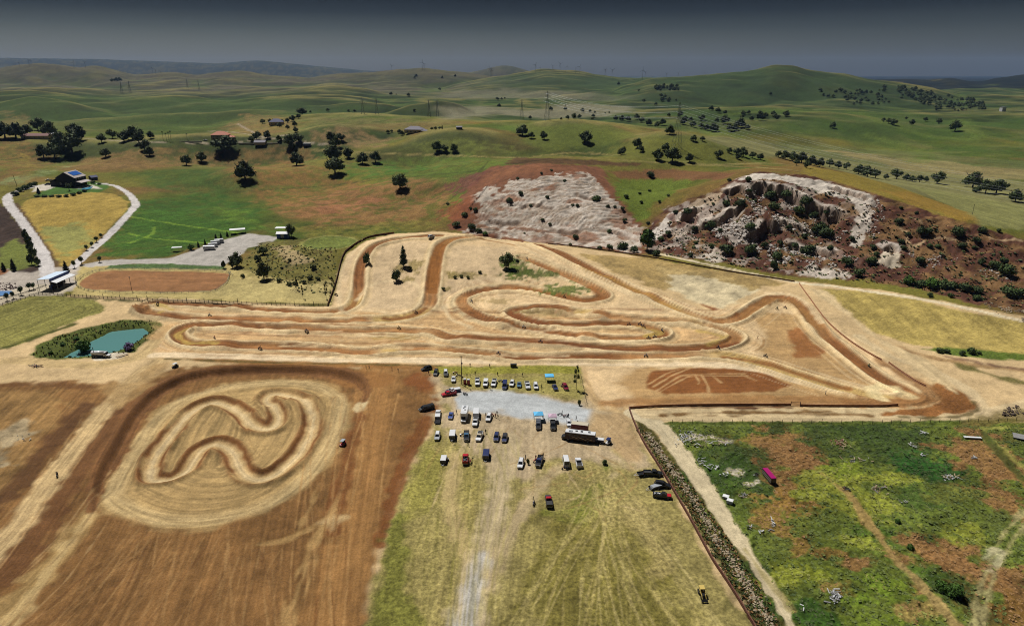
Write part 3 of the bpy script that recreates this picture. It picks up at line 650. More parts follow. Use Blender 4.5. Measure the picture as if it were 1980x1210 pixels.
for a in ((1500,850,110,32,RUST), (1560,900,60,34,RUST), (1840,1060,70,20,RUST), (1720,1075,40,16,RUST), (1510,1060,60,18,(128,104,56)), (1890,1120,50,30,RUST), (1760,1140,50,16,(132,104,58)), (1540,880,70,30,RUST), (1420,840,60,20,(126,112,48)), (1390,830,60,16,MDG), (1660,835,160,22,DKG), (1740,865,120,38,DKG), (1800,905,80,30,(48,88,34)), (1640,880,50,30,(80,92,38)), (1900,880,80,40,RUST), (1930,960,70,40,RUST), (1950,845,60,14,(92,92,42)), (1880,835,40,10,RUST),
          (1430,890,70,40,DKG), (1400,920,70,40,(66,88,34)), (1480,960,60,30,DKG), (1450,1000,60,40,MDG), (1530,930,40,50,RUST), (1560,980,60,40,(146,112,56)), (1520,1030,50,40,(148,120,60)), (1470,1060,50,30,MDG),
          (1610,940,60,30,YLG), (1640,985,60,30,YLG), (1660,1040,70,30,YLG), (1700,980,50,40,YLG), (1590,1010,50,30,MDG), (1720,1040,50,30,(76,100,36)), (1640,1090,80,30,MDG), (1560,1110,90,26,(122,128,42)), (1500,1120,60,26,YLG), (1600,1160,90,30,MDG), (1700,1140,80,36,(112,132,42)), (1780,1110,40,30,(84,106,38)), (1840,1130,50,34,(66,84,32)),
          (1650,1090,40,14,RUST), (1600,1070,50,14,(136,108,54)), (1790,1060,60,34,RUST), (1830,1085,40,24,RUST), (1820,1010,90,24,MDG), (1870,1030,60,26,YLG), (1780,960,60,26,(76,96,40)), (1850,960,60,20,(100,104,44)), (1960,1060,40,50,MDG), (1960,1130,50,60,RUST), (1940,1190,60,40,(128,96,48)), (1700,1200,100,24,(104,118,40)), (1560,1190,60,24,(66,98,36)), (1880,1170,30,40,(96,88,42)), (1770,1180,50,24,STR), (1450,1095,30,20,DKG),
          (1930,1010,40,30,(90,98,42)), (1700,925,60,14,YLG), (1650,905,40,14,(120,132,44)), (1580,960,40,18,YLG), (1620,1130,50,14,(128,112,54))):
    patch(*a[:5], veg=1, var=.5)
for pts, w, c, a in (([(1635,950),(1665,990),(1700,1040),(1745,1095)], [2.6,2.6,2.2,1.8], (170,140,86), .9), ([(1745,1095),(1790,1140),(1830,1190),(1870,1240)], [1.6,3.2,3,2.6], (166,140,88), .9), ([(1585,915),(1635,950)], 1.6, (156,130,80), .7),
                     ([(1985,985),(1950,1020),(1925,1060),(1905,1110),(1890,1160),(1884,1230)], 1.3, (176,164,112), .75), ([(1998,1000),(1965,1035),(1940,1075),(1920,1120),(1905,1170),(1898,1230)], 1.3, (176,164,112), .75), ([(1905,1080),(1925,1060),(1935,1075),(1915,1105)], 2, (196,186,146), .6),
                     ([(1990,828),(1930,828),(1903,832),(1915,850),(1945,875),(1990,915)], 1.8, (156,150,76), .8), ([(1900,836),(1925,868),(1975,925)], 3, (66,80,34), .8),
                     ([(1400,1180),(1440,1120)], 1.5, (80,76,36), .5)):
    band(pts, w, c, soft=.7, edge=.7, alpha=a, veg=.4, breakup=.2)
for c in ((1425,915,14,9), (1450,935,16,5), (1345,845,30,7), (1400,852,20,5)):
    patch(*c, (196, 184, 160), a=.9, es=2.5)
road_pts = [(1222,797),(1262,815),(1290,842),(1330,895),(1375,960),(1415,1025),(1455,1085),(1492,1140),(1527,1205),(1580,1300)]
band(road_pts, [7,7.5,6.4,6.0,5.6,4.6,3.4,3.0,3.0,3.0], (206, 188, 150), soft=.4, edge=.8, zone='dirt_road', veg=0, amp=.2)
band([(1440,1062),(1490,1128),(1530,1180)], 1.2, (168, 152, 92), soft=.5, edge=.8, alpha=.7)
# lanes behind the boundary fence
region([(1218,786),(1400,788),(1560,790),(1740,786),(1850,772),(1900,790),(1985,770),(1985,815),(1290,815),(1240,806)], (206, 182, 138), soft=.8, edge=1, zone='dirt_road', veg=0, tex=streak((1250,800),(1700,800),.8,50,59,.25))
band([(1280,802),(1400,799),(1500,798),(1600,800),(1680,801)], 3.4, (130, 100, 62), soft=1, edge=1.5, breakup=.4, veg=.5)
band([(1290,786),(1400,787),(1530,788)], 2.0, (100, 66, 44), soft=.6, edge=.8)
region([(1705,805),(1740,784),(1780,771),(1800,745),(1826,744),(1868,764),(1893,787),(1882,800),(1817,805)], (140, 94, 52), soft=.8, edge=2, veg=.6, var=.55, smooth=True)
band([(1640,655),(1700,692),(1755,728),(1790,752),(1800,768),(1786,779),(1745,784),(1690,783)], 5, (214, 186, 136), soft=1, edge=.8, amp=.35)
band([(1660,650),(1720,688),(1800,716),(1860,746),(1900,782),(1890,802),(1840,809)], 5, (212, 188, 144), soft=1, edge=1, amp=.3, alpha=.8)
band([(1740,806),(1810,807),(1864,803),(1889,792),(1884,778)], 1.6, (92, 80, 42), soft=.6, edge=.8, alpha=.8)
band([(1290,818),(1500,818),(1800,816),(1980,812)], 2, (86, 96, 40), soft=.6, edge=.8, veg=1)
region([(1850,830),(1880,806),(1960,790),(2100,780),(2100,822),(1950,822)], (112, 98, 52), soft=1.5, edge=2.5, veg=.8, alpha=.8)

# sloping field at far right
rt = streak((1620, 570), (1760, 690), 1.5, 70, 61, .26)
region([(1588,558),(1700,566),(1840,594),(1980,625),(2500,740),(2500,790),(1980,694),(1880,682),(1790,672),(1700,645),(1640,610)], (176, 154, 86), soft=1.5, edge=3, tex=rt, veg=.5, zone='meadow', var=.4)
region([(1760,672),(1850,672),(1985,686),(2300,720),(2300,735),(1985,698),(1860,690)], (96, 112, 44), soft=1.2, edge=2, veg=.8)
band([(1720,668),(1800,690),(1880,704),(1985,718)], 5, (152, 118, 76), soft=2, edge=2, alpha=.8)
band([(1860,708),(1930,728),(1990,745)], 5, (104, 98, 48), soft=1.6, edge=2, veg=.8, alpha=.9)
band([(1830,690),(1920,706),(1985,716)], 3, (130, 100, 76), soft=1.2, edge=1.2, alpha=.9)
region([(1560,556),(1600,562),(1680,640),(1740,672),(1800,700),(1850,760),(1780,720),(1700,660),(1610,590)], (208, 182, 136), soft=1, edge=1.6, tex=rt)
band([(1270,490),(1420,522),(1540,546),(1600,552),(1680,563),(1780,578),(1880,598),(1985,622)], [3.5,3.5,3.5,4.5,5,5,4,4], (222, 204, 166), soft=.6, edge=.6, zone='dirt_road', veg=0)
region([(1270,515),(1290,560),(1400,600),(1440,575),(1470,560),(1400,535)], (206, 188, 148), soft=2, edge=3, var=.5, veg=.2)
region([(1120,490),(1260,500),(1420,525),(1520,548),(1450,560),(1380,540),(1300,530),(1290,565),(1200,530)], (160, 134, 80), soft=1.5, edge=4, veg=.5, var=.5, alpha=.85)
region([(1360,590),(1400,600),(1435,592),(1420,606),(1380,606)], (140, 88, 52), soft=1, edge=2)

# ------------------------------------------------------------------ the race track
region([(268,604),(300,586),(520,590),(640,592),(655,560),(668,500),(705,468),(760,452),(835,449),(940,457),(1050,478),(1150,520),(1260,562),(1370,602),(1440,588),(1480,564),(1530,566),(1590,618),(1700,690),(1780,740),(1800,768),(1740,780),(1540,784),(1225,788),(1160,775),(1130,705),(850,704),(330,692),(300,680),(330,632)], (222, 190, 142), soft=1, edge=1, zone='race_track', veg=0, var=.22)
tt = streak((300, 640), (1300, 660), .8, 40, 67, .2)
region([(330,600),(800,600),(1400,610),(1450,660),(1300,690),(320,690),(300,640)], (200, 160, 108), soft=4, edge=5, tex=tt, alpha=.8)
region([(670,500),(740,465),(830,470),(990,480),(1000,540),(880,565),(870,600),(700,600),(660,580)], (212, 184, 142), soft=3, edge=4, alpha=.85, var=.3)
region([(1450,600),(1540,610),(1640,700),(1740,775),(1240,784),(1200,740),(1240,712),(1450,715),(1480,660)], (182, 144, 92), soft=3, edge=3, tex=streak((1300,770),(1700,770),.9,40,69,.22), alpha=.85)
region([(1245,738),(1262,718),(1330,710),(1420,711),(1490,724),(1530,744),(1500,757),(1400,762),(1290,762),(1252,752)], (138, 88, 48), soft=.8, edge=1.2, tex=streak((1250,750),(1520,740),.7,30,71,.2))
for i, pts in enumerate(([(1255,742),(1290,722),(1328,709)], [(1262,748),(1300,726),(1336,710)], [(1268,756),(1310,730),(1340,724),(1440,722)], [(1275,758),(1320,733),(1345,727),(1445,726)], [(1345,726),(1352,738),(1350,742)], [(1356,724),(1368,745),(1370,758)], [(1375,724),(1395,740)], [(1430,722),(1465,737)])):
    band(pts, .8, (200, 162, 110), soft=.4, edge=.3, alpha=.75, seed=60 + i)
region([(1528,640),(1545,636),(1590,680),(1585,692),(1540,690)], (154, 104, 60), soft=1.5, edge=2)
region([(440,632),(540,634),(545,644),(470,646)], (146, 104, 66), soft=1, edge=2, alpha=.7)
region([(700,640),(780,640),(830,655),(720,658)], (186, 152, 94), soft=1, edge=2)
region([(330,690),(420,702),(700,712),(850,716),(840,706),(600,697)], (150, 106, 58), soft=1.2, edge=1.2, alpha=.9)
band([(320,694),(500,700),(700,704),(850,707)], 1.6, (104, 88, 46), soft=.6, edge=.8, alpha=.9, veg=.7)
band([(300,686),(420,688),(600,694),(850,697),(1000,698),(1130,701),(1260,702),(1380,705),(1470,716),(1560,742),(1640,760)], [6,6,6,6.5,6.5,6.5,6,6,5,4.5,3], (232, 206, 164), soft=.7, edge=.5, amp=.2, zone='dirt_road')

trk = [(272,600),(300,588),(350,587),(420,592),(520,600),(600,604),(650,602),(682,590),(694,562),(698,525),(706,495),(728,474),(790,460),(850,457)]
trk2 = [(1060,480),(960,462),(900,460),(866,466),(848,482),(840,520),(836,560),(828,590),(800,608),(750,617),(640,622),(500,618),(400,616),(330,612),(290,607),(272,600)]
trk3 = [(900,456),(960,462),(1050,478),(1120,510),(1200,548),(1280,585),(1340,610),(1390,622),(1425,617),(1452,600),(1474,585),(1498,577),(1522,577),(1545,588),(1564,608),(1585,640),(1640,685),(1700,730),(1745,752),(1765,764),(1748,772),(1705,769),(1620,750),(1530,722),(1450,698),(1390,688),(1300,688),(1200,690),(1100,690),(1000,692),(940,684),(900,680),(840,676),(770,676),(690,682),(600,674),(520,670),(440,670),(385,668),(352,658),(345,646),(372,634),(440,630),(560,636),(690,640),(750,638),(830,644),(880,656),(980,660),(1060,666),(1200,674),(1300,675),(1380,672),(1422,660),(1420,646),(1380,632),(1300,622),(1200,615),(1120,605),(1060,598),(1010,597),(990,604),(1002,614),(1050,626),(1120,629),(1195,626),(1250,632),(1282,644),(1262,654),(1200,656),(1120,651),(1040,640),(960,624),(915,608),(892,592),(896,576),(930,562),(1000,557),(1070,568),(1120,580),(1158,578),(1166,568),(1130,548),(1060,518),(1010,500)]
dist_seed = 0
for pts, w in ((trk, 7), (trk2, 8), (trk3, 7.2)):
    dist_seed += 1
    p = catmull([q + (w,) for q in pts], 5)
    n0, hw, m0 = band(pts, w + 7, (214, 184, 134), soft=1.6, edge=1.2, amp=.28, alpha=.8, seed=70 + dist_seed)
    low = fbm(n0.s / 45, n0.s * 0 + dist_seed, 601 + dist_seed, 3)
    lat = n0.d * n0.side + (fbm(n0.s / 40, n0.s * 0 + 3, 611, 2) - .5) * 3
    core = sstep(w / 2 + .6, w / 2 - 1.6, np.abs(lat)) * sstep(.30, .42, low)
    st = 1 + .5 * (fbm(lat / .6, n0.s / 22, 621, 2) - .5) * 2
    rim = np.exp(-((n0.d - w / 2 - .8) / np.clip(YY[n0.sl] / 300, .8, 1.5)) ** 2)
    put(n0.sl, rim * .8, C8((232, 206, 158)))
    put(n0.sl, np.exp(-((n0.d - w / 2 + .5) / .5) ** 2) * sstep(.4, .6, vnoise(n0.s / 20, n0.side * 3, 671)), C8((112, 74, 42)), alpha=.7)
    put(n0.sl, core, C8((160, 106, 56)), tex=st, alpha=.85)
    put(n0.sl, core * sstep(.43, .55, low), C8((126, 78, 42)), tex=st, alpha=.75)
    put(n0.sl, sstep(w / 2 + .8, w / 2 - 1.2, np.abs(lat)) * sstep(.36, .30, low), C8((190, 156, 86)), tex=st, alpha=.7)
    hrim = 1.2 * (0.25 + fbm(n0.s / 30, n0.side * 5, 631 + dist_seed, 2) * 1.3)
    jmp = np.maximum(0, vnoise(n0.s / 11, n0.s * 0, 641 + dist_seed) - .52) * 4.2 * sstep(w / 2 + 2.2, w / 2 - .6, n0.d)
    onflat = (1 - .8 * sstep(2, 6, ZZ[n0.sl])) if dist_seed == 3 else (1 - sstep(2, 5, ZZ[n0.sl]))
    DZ[n0.sl] = np.where(rim > .03, np.maximum(DZ[n0.sl], (rim * hrim).astype(np.float32)), DZ[n0.sl]) - (.25 * sstep(w / 2, w / 2 - 2, n0.d)).astype(np.float32) + (jmp * onflat).astype(np.float32)
nF = Near(toworld(catmull(trk3, 4)), 26)
zt_ = (ZONE[nF.sl] == ZN.index('race_track')) & (nF.d < 25.5)
rl = fbm(nF.d * nF.side / .75 + 3 * (vnoise(nF.s / 30, nF.d / 9, 655) - .5), nF.s / 34, 651, 2) - .5
rl2 = fbm(nF.d * nF.side / 2.2, nF.s / 50, 653, 2) - .5
fac = 1 + zt_ * sstep(2.5, 4.5, nF.d) * (1 - sstep(9, 17, nF.d)) * (.55 * rl + .5 * rl2)
Cc[nF.sl] *= fac[..., None].astype(np.float32)
DZ[nF.sl] += (zt_ * (rl * .2 + rl2 * .4) * sstep(1, 4, nF.d) * (1 - sstep(9, 17, nF.d))).astype(np.float32)
rl3 = np.maximum(0, vnoise(nF.d * nF.side / 1.1 + 5, nF.s / 60, 657) - .72) * 3.2
put(nF.sl, (zt_ * sstep(3, 5, nF.d) * (1 - sstep(10, 18, nF.d)) * np.clip(rl3, 0, 1)), C8((150, 104, 60)), alpha=.55)
rl4 = np.maximum(0, vnoise(nF.d * nF.side / .9 - 7, nF.s / 70, 659) - .70) * 3.2
put(nF.sl, (zt_ * sstep(3, 5, nF.d) * (1 - sstep(10, 18, nF.d)) * np.clip(rl4, 0, 1)), C8((236, 212, 168)), alpha=.6)
rs = random.Random(9)
for k in range(46):
    y0 = rs.choice([598, 606, 615, 628, 636, 645, 652, 660, 668, 676, 684]) + rs.uniform(-3, 3); x0 = rs.uniform(330, 1250); l_ = rs.uniform(90, 320)
    band([(x0, y0), (x0 + l_ * .5, y0 + l_ * .012 + rs.uniform(-2, 2)), (x0 + l_, y0 + l_ * .02 + rs.uniform(-2, 2))], rs.uniform(.7, 2.0), rs.choice([(128, 82, 46), (146, 96, 54), (232, 204, 158), (226, 196, 148), (112, 76, 46)]), soft=.5, edge=.5, alpha=rs.uniform(.35, .75), breakup=.3, seed=500 + k)
# the dark damp ramp down the mound, and other damp bends
for pts, w, c in (([(866,466),(850,480),(843,510),(838,545),(836,565)], [5,7,8,7.5,6], (150, 98, 48)), ([(745,617),(790,612),(822,596)], 4, (134, 84, 44)), ([(1000,557),(1080,570),(1130,580),(1160,576),(1140,556)], 4.5, (150, 98, 52)), ([(1000,600),(992,606),(1010,616),(1050,626)], 5, (132, 80, 46)),
                  ([(560,604),(640,604),(680,592),(692,565)], 3.5, (148, 98, 52)), ([(860,470),(880,462),(930,463),(1000,475)], 3, (164, 118, 66)), ([(1060,666),(1200,675),(1290,676),(1370,674),(1425,664)], 3.4, (124, 76, 44)), ([(1010,690),(1100,692),(1180,688)], 3.5, (134, 84, 46)), ([(1400,690),(1470,700),(1560,728),(1640,752)], 3, (146, 94, 50)),
                  ([(1480,590),(1500,582),(1530,586),(1560,612),(1580,638)], 4, (158, 112, 62)), ([(440,674),(500,674),(560,676)], 3, (148, 98, 56)), ([(900,658),(980,661),(1050,665)], 3, (136, 84, 46)), ([(1700,770),(1740,773),(1764,766)], 2.6, (124, 82, 46)), ([(268,602),(280,610),(330,616),(420,620),(480,622)], 3, (118, 80, 48)), ([(300,588),(280,592),(268,602)], 3, (130, 90, 52)), ([(1130,520),(1200,548),(1290,590),(1340,612)], 3.4, (172, 130, 66))):
    band(pts, w, c, soft=.9, edge=.6, amp=.3, alpha=.85)
band([(1170,779),(1300,776),(1500,774),(1650,776),(1740,777),(1786,771)], [6,8,9,9,8,6], (160, 118, 72), soft=2, edge=1.5, amp=.3, alpha=.9)
band([(1640,778),(1720,780),(1772,776),(1799,765),(1792,750),(1755,729),(1700,697)], [6,7,8,8,7,6,4], (152, 108, 64), soft=1.5, edge=1.2, amp=.35, alpha=.85)
band([(1440,612),(1462,594),(1485,583),(1510,580),(1535,586),(1556,604),(1578,634)], 7, (158, 114, 66), soft=1.5, edge=1, amp=.3, alpha=.75)
band([(1425,606),(1450,586),(1478,571),(1505,567),(1535,572),(1562,592),(1592,628)], 2.5, (228, 202, 156), soft=1, edge=.8, alpha=.8)
band([(1700,768),(1690,752),(1720,748),(1752,762)], 6, (238, 216, 160), soft=1.5, edge=1.5, alpha=.7)
for i, pts in enumerate(([(360,640),(345,650),(365,662),(420,668)], [(300,590),(330,598),(310,606)], [(1230,632),(1275,642),(1250,652)], [(1350,640),(1400,652),(1370,666)])):
    band(pts, 3, (196, 166, 88), soft=1, edge=.8, alpha=.7, seed=80 + i)
for i, pts in enumerate(([(690,610),(662,600),(655,560),(672,500),(720,466),(800,452)], [(990,470),(1100,520),(1200,560),(1300,600),(1400,630)], [(700,600),(780,604),(812,585),(806,552),(770,542),(720,550),(690,580)], [(900,620),(1000,636),(1100,652),(1200,662)], [(880,640),(1000,650),(1100,658),(1250,664)], [(860,590),(870,615),(910,632)])):
    band(pts, 2.6, (226, 200, 154), soft=1, edge=.7, alpha=.7, seed=90 + i)
for c in ((1000,520,26,14), (1030,530,40,9), (1090,560,40,10), (985,505,14,14)):
    patch(*c, (92, 104, 44), a=.9, es=3, veg=1, var=.6)
for c in ((900,532,34,6), (880,535,12,5), (790,540,10,5), (800,515,14,12), (865,558,8,5), (770,520,10,12)):
    patch(*c, (140, 122, 70), a=.8, es=2.5, veg=1, var=.6)
for c in ((1050,607,40,5), (1010,603,16,4), (960,582,26,5)):
    patch(*c, (164, 140, 90), a=.7, es=2, var=.5)

# ------------------------------------------------------------------ rock cuts
rock_id = ZN.index('rock_slope')
nrw, sdw, mw = region([(868,442),(885,400),(905,362),(950,322),(1050,316),(1160,322),(1200,380),(1240,432),(1262,470),(1240,492),(1150,480),(1040,470),(940,458)], (124, 82, 58), soft=2, edge=4, veg=.2, var=.4, zone='rock_slope')
white = [(902,446),(912,428),(930,400),(962,378),(985,350),(1030,345),(1085,338),(1135,334),(1160,352),(1190,388),(1228,430),(1250,470),(1238,490),(1150,478),(1050,469),(940,455)]
nrw, sdw, mw = region(white, None, soft=1.5, edge=6, es=7)
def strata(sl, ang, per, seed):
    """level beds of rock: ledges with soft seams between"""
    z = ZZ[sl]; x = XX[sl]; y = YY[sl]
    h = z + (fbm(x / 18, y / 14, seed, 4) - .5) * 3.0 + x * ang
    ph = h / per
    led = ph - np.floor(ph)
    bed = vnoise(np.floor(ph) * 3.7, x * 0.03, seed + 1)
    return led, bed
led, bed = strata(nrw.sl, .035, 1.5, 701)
rc = mixc(np.broadcast_to(C8((206, 192, 174)), led.shape + (3,)), np.broadcast_to(C8((164, 144, 122)), led.shape + (3,)), sstep(.35, .7, fbm(XX[nrw.sl] / 5, YY[nrw.sl] / 3, 705, 3)).astype(np.float32) * .8)
seam_shade = sstep(.80, .93, led + .3 * (N1[nrw.sl] - .5)) * sstep(.35, .5, bed + .4 * (N5[nrw.sl] - .5))  # soil seams, with the shade of cracks painted in as dark lines
put(nrw.sl, mw, rc, var=.22, veg=0)
put(nrw.sl, mw * seam_shade, C8((134, 98, 74)), var=.3, alpha=.8)
put(nrw.sl, mw * sstep(.60, .68, fbm(XX[nrw.sl] / 20, ZZ[nrw.sl] / 4, 709, 3)), C8((142, 100, 74)), var=.4, alpha=.75)
DZ[nrw.sl] += ((np.where(led < .8, led / .8, (1 - led) / .2) - .5) * 1.7 * mw * sstep(.25, .55, fbm(XX[nrw.sl] / 14, YY[nrw.sl] / 9, 713, 2)) + (fbm(XX[nrw.sl] / 4.5, YY[nrw.sl] / 3, 711, 4) - .5) * 1.9 * mw).astype(np.float32)
for pts in ([(925,438),(1000,442),(1080,450),(1120,462)], [(960,462),(1010,466)], [(1075,356),(1040,366),(960,372)]):
    band(pts, 3, (140, 98, 70), soft=.8, edge=1.4, alpha=.85)
for c in ((905,350,34,10,(120,76,64)), (940,375,20,10,(196,184,166)), (885,405,24,16,(140,84,54)), (1000,328,70,7,(132,88,60)), (955,455,18,8,(122,76,52)), (1210,455,14,8,(140,100,74))):
    patch(*c[:4], c[4], a=.85, es=4, var=.4)
nq, sq, mq = region([(1244,462),(1262,425),(1300,398),(1370,372),(1425,345),(1470,332),(1560,338),(1640,360),(1700,378),(1760,395),(1850,424),(1900,440),(2000,470),(2300,560),(2300,650),(1985,606),(1880,586),(1780,560),(1690,545),(1540,536),(1400,508),(1290,492),(1250,482)], (92, 60, 46), soft=1.5, edge=4, veg=.25, var=.5, zone='rock_slope')
put(nq.sl, mq * sstep(.5, .62, fbm(XX[nq.sl] / 14, YY[nq.sl] / 10, 721, 4)), C8((128, 98, 62)), var=.5, alpha=.8, veg=.5)
put(nq.sl, .8 * mq * sstep(.56, .64, fbm(XX[nq.sl] / 9, YY[nq.sl] / 9, 725, 4)) * sstep(1.12, .9, UU[nq.sl] + .55), C8((196, 180, 162)), var=.5, alpha=.85)
DZ[nq.sl] += ((fbm(XX[nq.sl] / 7, YY[nq.sl] / 6, 727, 4) - .5) * 4.5 * mq * sstep(0, 4, sq)).astype(np.float32)
for pts, c, al in (([(1425,350),(1450,338),(1490,335),(1560,345),(1610,355),(1670,372),(1690,388),(1640,385),(1580,372),(1520,352),(1480,345)], (212, 200, 182), .95), ([(1640,385),(1690,385),(1684,420),(1675,455),(1662,478),(1646,470),(1650,440),(1660,410)], (204, 190, 172), .95),
                   ([(1545,530),(1560,515),(1620,516),(1650,536),(1600,540)], (196, 182, 164), .95), ([(1345,495),(1380,488),(1410,500),(1380,508)], (204, 190, 170), .9), ([(1255,455),(1290,420),(1310,400),(1300,430),(1285,455),(1262,470)], (214, 202, 186), .9),
                   ([(1330,395),(1370,375),(1400,372),(1385,395),(1345,405)], (184, 162, 134), .85), ([(1700,510),(1712,478),(1730,472),(1742,490),(1738,515),(1715,518)], (202, 186, 160), .95), ([(1400,430),(1440,420),(1470,440),(1460,470),(1420,470),(1395,455)], (206, 194, 178), .6), ([(1290,420),(1330,405),(1350,420),(1310,445)], (130, 92, 78), .8)):
    region(pts, c, soft=.8, edge=2.5, es=5, alpha=al, var=.3)
for pts in ([(1738,440),(1752,452),(1755,470),(1765,478),(1790,465)], [(1760,418),(1782,432)], [(1800,460),(1850,462),(1870,470)], [(1745,482),(1775,475)], [(1915,462),(1975,465)]):
    band(pts, 1.6, (190, 160, 120), soft=.5, edge=.8, alpha=.85)
region([(1180,350),(1250,345),(1340,345),(1330,360),(1280,385),(1250,420),(1235,425),(1200,385)], (100, 112, 42), soft=2, edge=5, veg=.8)
region([(1170,330),(1300,328),(1420,335),(1400,345),(1340,348),(1200,345)], (122, 82, 56), soft=2, edge=4, alpha=.85)
region([(1560,322),(1640,335),(1740,362),(1840,400),(1880,425),(1850,428),(1760,396),(1690,374),(1620,352),(1540,334)], (134, 116, 50), soft=2, edge=3, veg=.7, zone='meadow')
region([(1760,360),(1850,375),(1985,400),(1985,445),(1900,436),(1840,400)], (134, 132, 78), soft=3, edge=3, tex=streak((1760,365),(1980,425),3,120,83,.25), veg=.5)
region([(1700,368),(1760,372),(1850,402),(1885,428),(1860,430),(1790,402)], (146, 116, 52), soft=3, edge=4, veg=.7, alpha=.85)
# the quarry's overhang and its inner walls
def cliff(pts, drop, reach=26, lip=1.0):
    """a rock step: the ground on the camera's side of the line drops away sharply, then eases back"""
    k = Near(toworld(catmull(pts, 5)), reach + 4)
    low_side = k.side < 0
    e = sstep(0, k.L * .12, k.s) * (1 - sstep(k.L * .88, k.L, k.s))
    o_ = np.where(low_side, k.d, -k.d) + (vnoise(XX[k.sl] / 3, YY[k.sl] / 3, 745) - .5) * 2.4
    DZ[k.sl] += (-drop * sstep(-.3, 1.7, o_) * (1 - sstep(reach * .3, reach, o_)) * e * (k.d < reach + 3.5)).astype(np.float32)
    put(k.sl, sstep(2.6, 1.2, np.abs(o_ - .8)) * e, C8((150, 126, 106)), var=.5, alpha=.8)
    put(k.sl, sstep(3.2, 1.0, np.abs(o_ + 2.4)) * e, C8((214, 200, 182)), var=.4, alpha=.75)
cliff([(1450,352),(1490,357),(1525,366),(1560,384),(1605,402),(1645,420)], 8.5, 34)
cliff([(1312,432),(1326,412),(1346,402),(1362,404)], 6.5, 22)
cliff([(1330,432),(1360,428),(1392,420),(1412,404),(1440,402)], 5.0, 18)
cliff([(1440,452),(1464,446),(1480,424)], 5.5, 20)
cliff([(1395,372),(1430,360),(1460,366)], 4.5, 18)
cliff([(1500,420),(1545,432),(1590,440)], 3.5, 16)
cliff([(1520,470),(1580,482),(1630,486)], 3.0, 14)
cliff([(1700,482),(1722,476),(1742,484)], 3.5, 14)
cliff([(1600,360),(1650,370),(1690,384)], 3.0, 12)
for pts in ([(940,425),(975,430),(1010,428)], [(1060,440),(1100,446),(1130,440)], [(1000,398),(1040,394),(1075,402)], [(1110,372),(1150,384),(1170,380)], [(1150,440),(1190,446),(1225,462)]):
    cliff(pts, 1.5, 8)

# small relief of the surfaces
dirtrel = ((N1 - .5) * .14 + (N5 - .5) * .45) * (1 - VEG) + ((N1 - .5) * .5 + (N5 - .5) * .35) * VEG
DZ += (dirtrel * np.clip(1 - sstep(650, 900, YY), 0, 1) * (ZONE != ZN.index('paved_road')) * (ZONE != ZN.index('gravel_lot'))).astype(np.float32)
wm = (ZONE == ZN.index('meadow')) & (UU > .17) & (YY < 226)
DZ += np.where(wm, (fbm(XX / 1.5, YY / 1.5, 733, 3) - .35) * 1.1, 0).astype(np.float32)
DZ += ((fbm(XX / 2.2, YY / 2.6, 735, 2) - .4) * .6 * ((ZONE == ZN.index('meadow')) & (UU < .17))).astype(np.float32)
# furrow relief follows the colour streaks of the ploughed field
ZZ = ZZ + DZ

# ------------------------------------------------------------------ ground meshes
def nodemat(name):
    m = bpy.data.materials.new(name); m.use_nodes = True
    nt = m.node_tree
    return m, nt, nt.nodes['Principled BSDF'], nt.nodes['Material Output']
def ground_material():
    m, nt, b, o = nodemat('ground_cover')
    L = nt.links.new; N = nt.nodes.new
    at = N('ShaderNodeAttribute'); at.attribute_name = 'Col'
    av = N('ShaderNodeAttribute'); av.attribute_name = 'veg'
    tc = N('ShaderNodeTexCoord')
    def noise(scale, det=4, rough=.6):
        n = N('ShaderNodeTexNoise'); n.inputs['Scale'].default_value = scale; n.inputs['Detail'].default_value = det; n.inputs['Roughness'].default_value = rough
        L(tc.outputs['Object'], n.inputs['Vector']); return n
    nf, nm, ng = noise(1.5, 8, .85), noise(.35, 4), noise(.9, 4, .65)
    def mr(src, a, b_, c, d):
        n = N('ShaderNodeMapRange'); n.inputs[1].default_value = a; n.inputs[2].default_value = b_; n.inputs[3].default_value = c; n.inputs[4].default_value = d
        L(src, n.inputs[0]); return n
    def math(op, x, y):
        n = N('ShaderNodeMath'); n.operation = op
        for i, v in enumerate((x, y)):
            if hasattr(v, 'is_linked'): L(v, n.inputs[i])
            else: n.inputs[i].default_value = v
        return n.outputs[0]
    f1 = mr(nf.outputs[0], .28, .72, .56, 1.44); f2 = mr(nm.outputs[0], .3, .7, .88, 1.12)
    gv = mr(ng.outputs[0], .32, .68, .52, 1.46)
    gmix = N('ShaderNodeMix'); gmix.data_type = 'FLOAT'; gmix.inputs['A'].default_value = 1.0
    L(av.outputs['Fac'], gmix.inputs['Factor']); L(gv.outputs[0], gmix.inputs['B'])
    k = math('MULTIPLY', math('MULTIPLY', f1.outputs[0], f2.outputs[0]), gmix.outputs[0])
    vm = N('ShaderNodeVectorMath'); vm.operation = 'SCALE'
    L(at.outputs['Color'], vm.inputs[0]); L(k, vm.inputs['Scale'])
    L(vm.outputs[0], b.inputs['Base Color'])
    b.inputs['Roughness'].default_value = .95
    b.inputs['Specular IOR Level'].default_value = .08
    bp = N('ShaderNodeBump'); bp.inputs['Strength'].default_value = .7; bp.inputs['Distance'].default_value = .35
    L(nf.outputs[0], bp.inputs['Height']); L(bp.outputs[0], b.inputs['Normal'])
    return m
GM = ground_material()
idx = np.arange(NR * NC).reshape(NR, NC)
# zone of a face: the zone most of its corners have
zf = ZONE[:-1, :-1].copy()
q = np.stack([idx[:-1, :-1], idx[:-1, 1:], idx[1:, 1:], idx[1:, :-1]], -1)
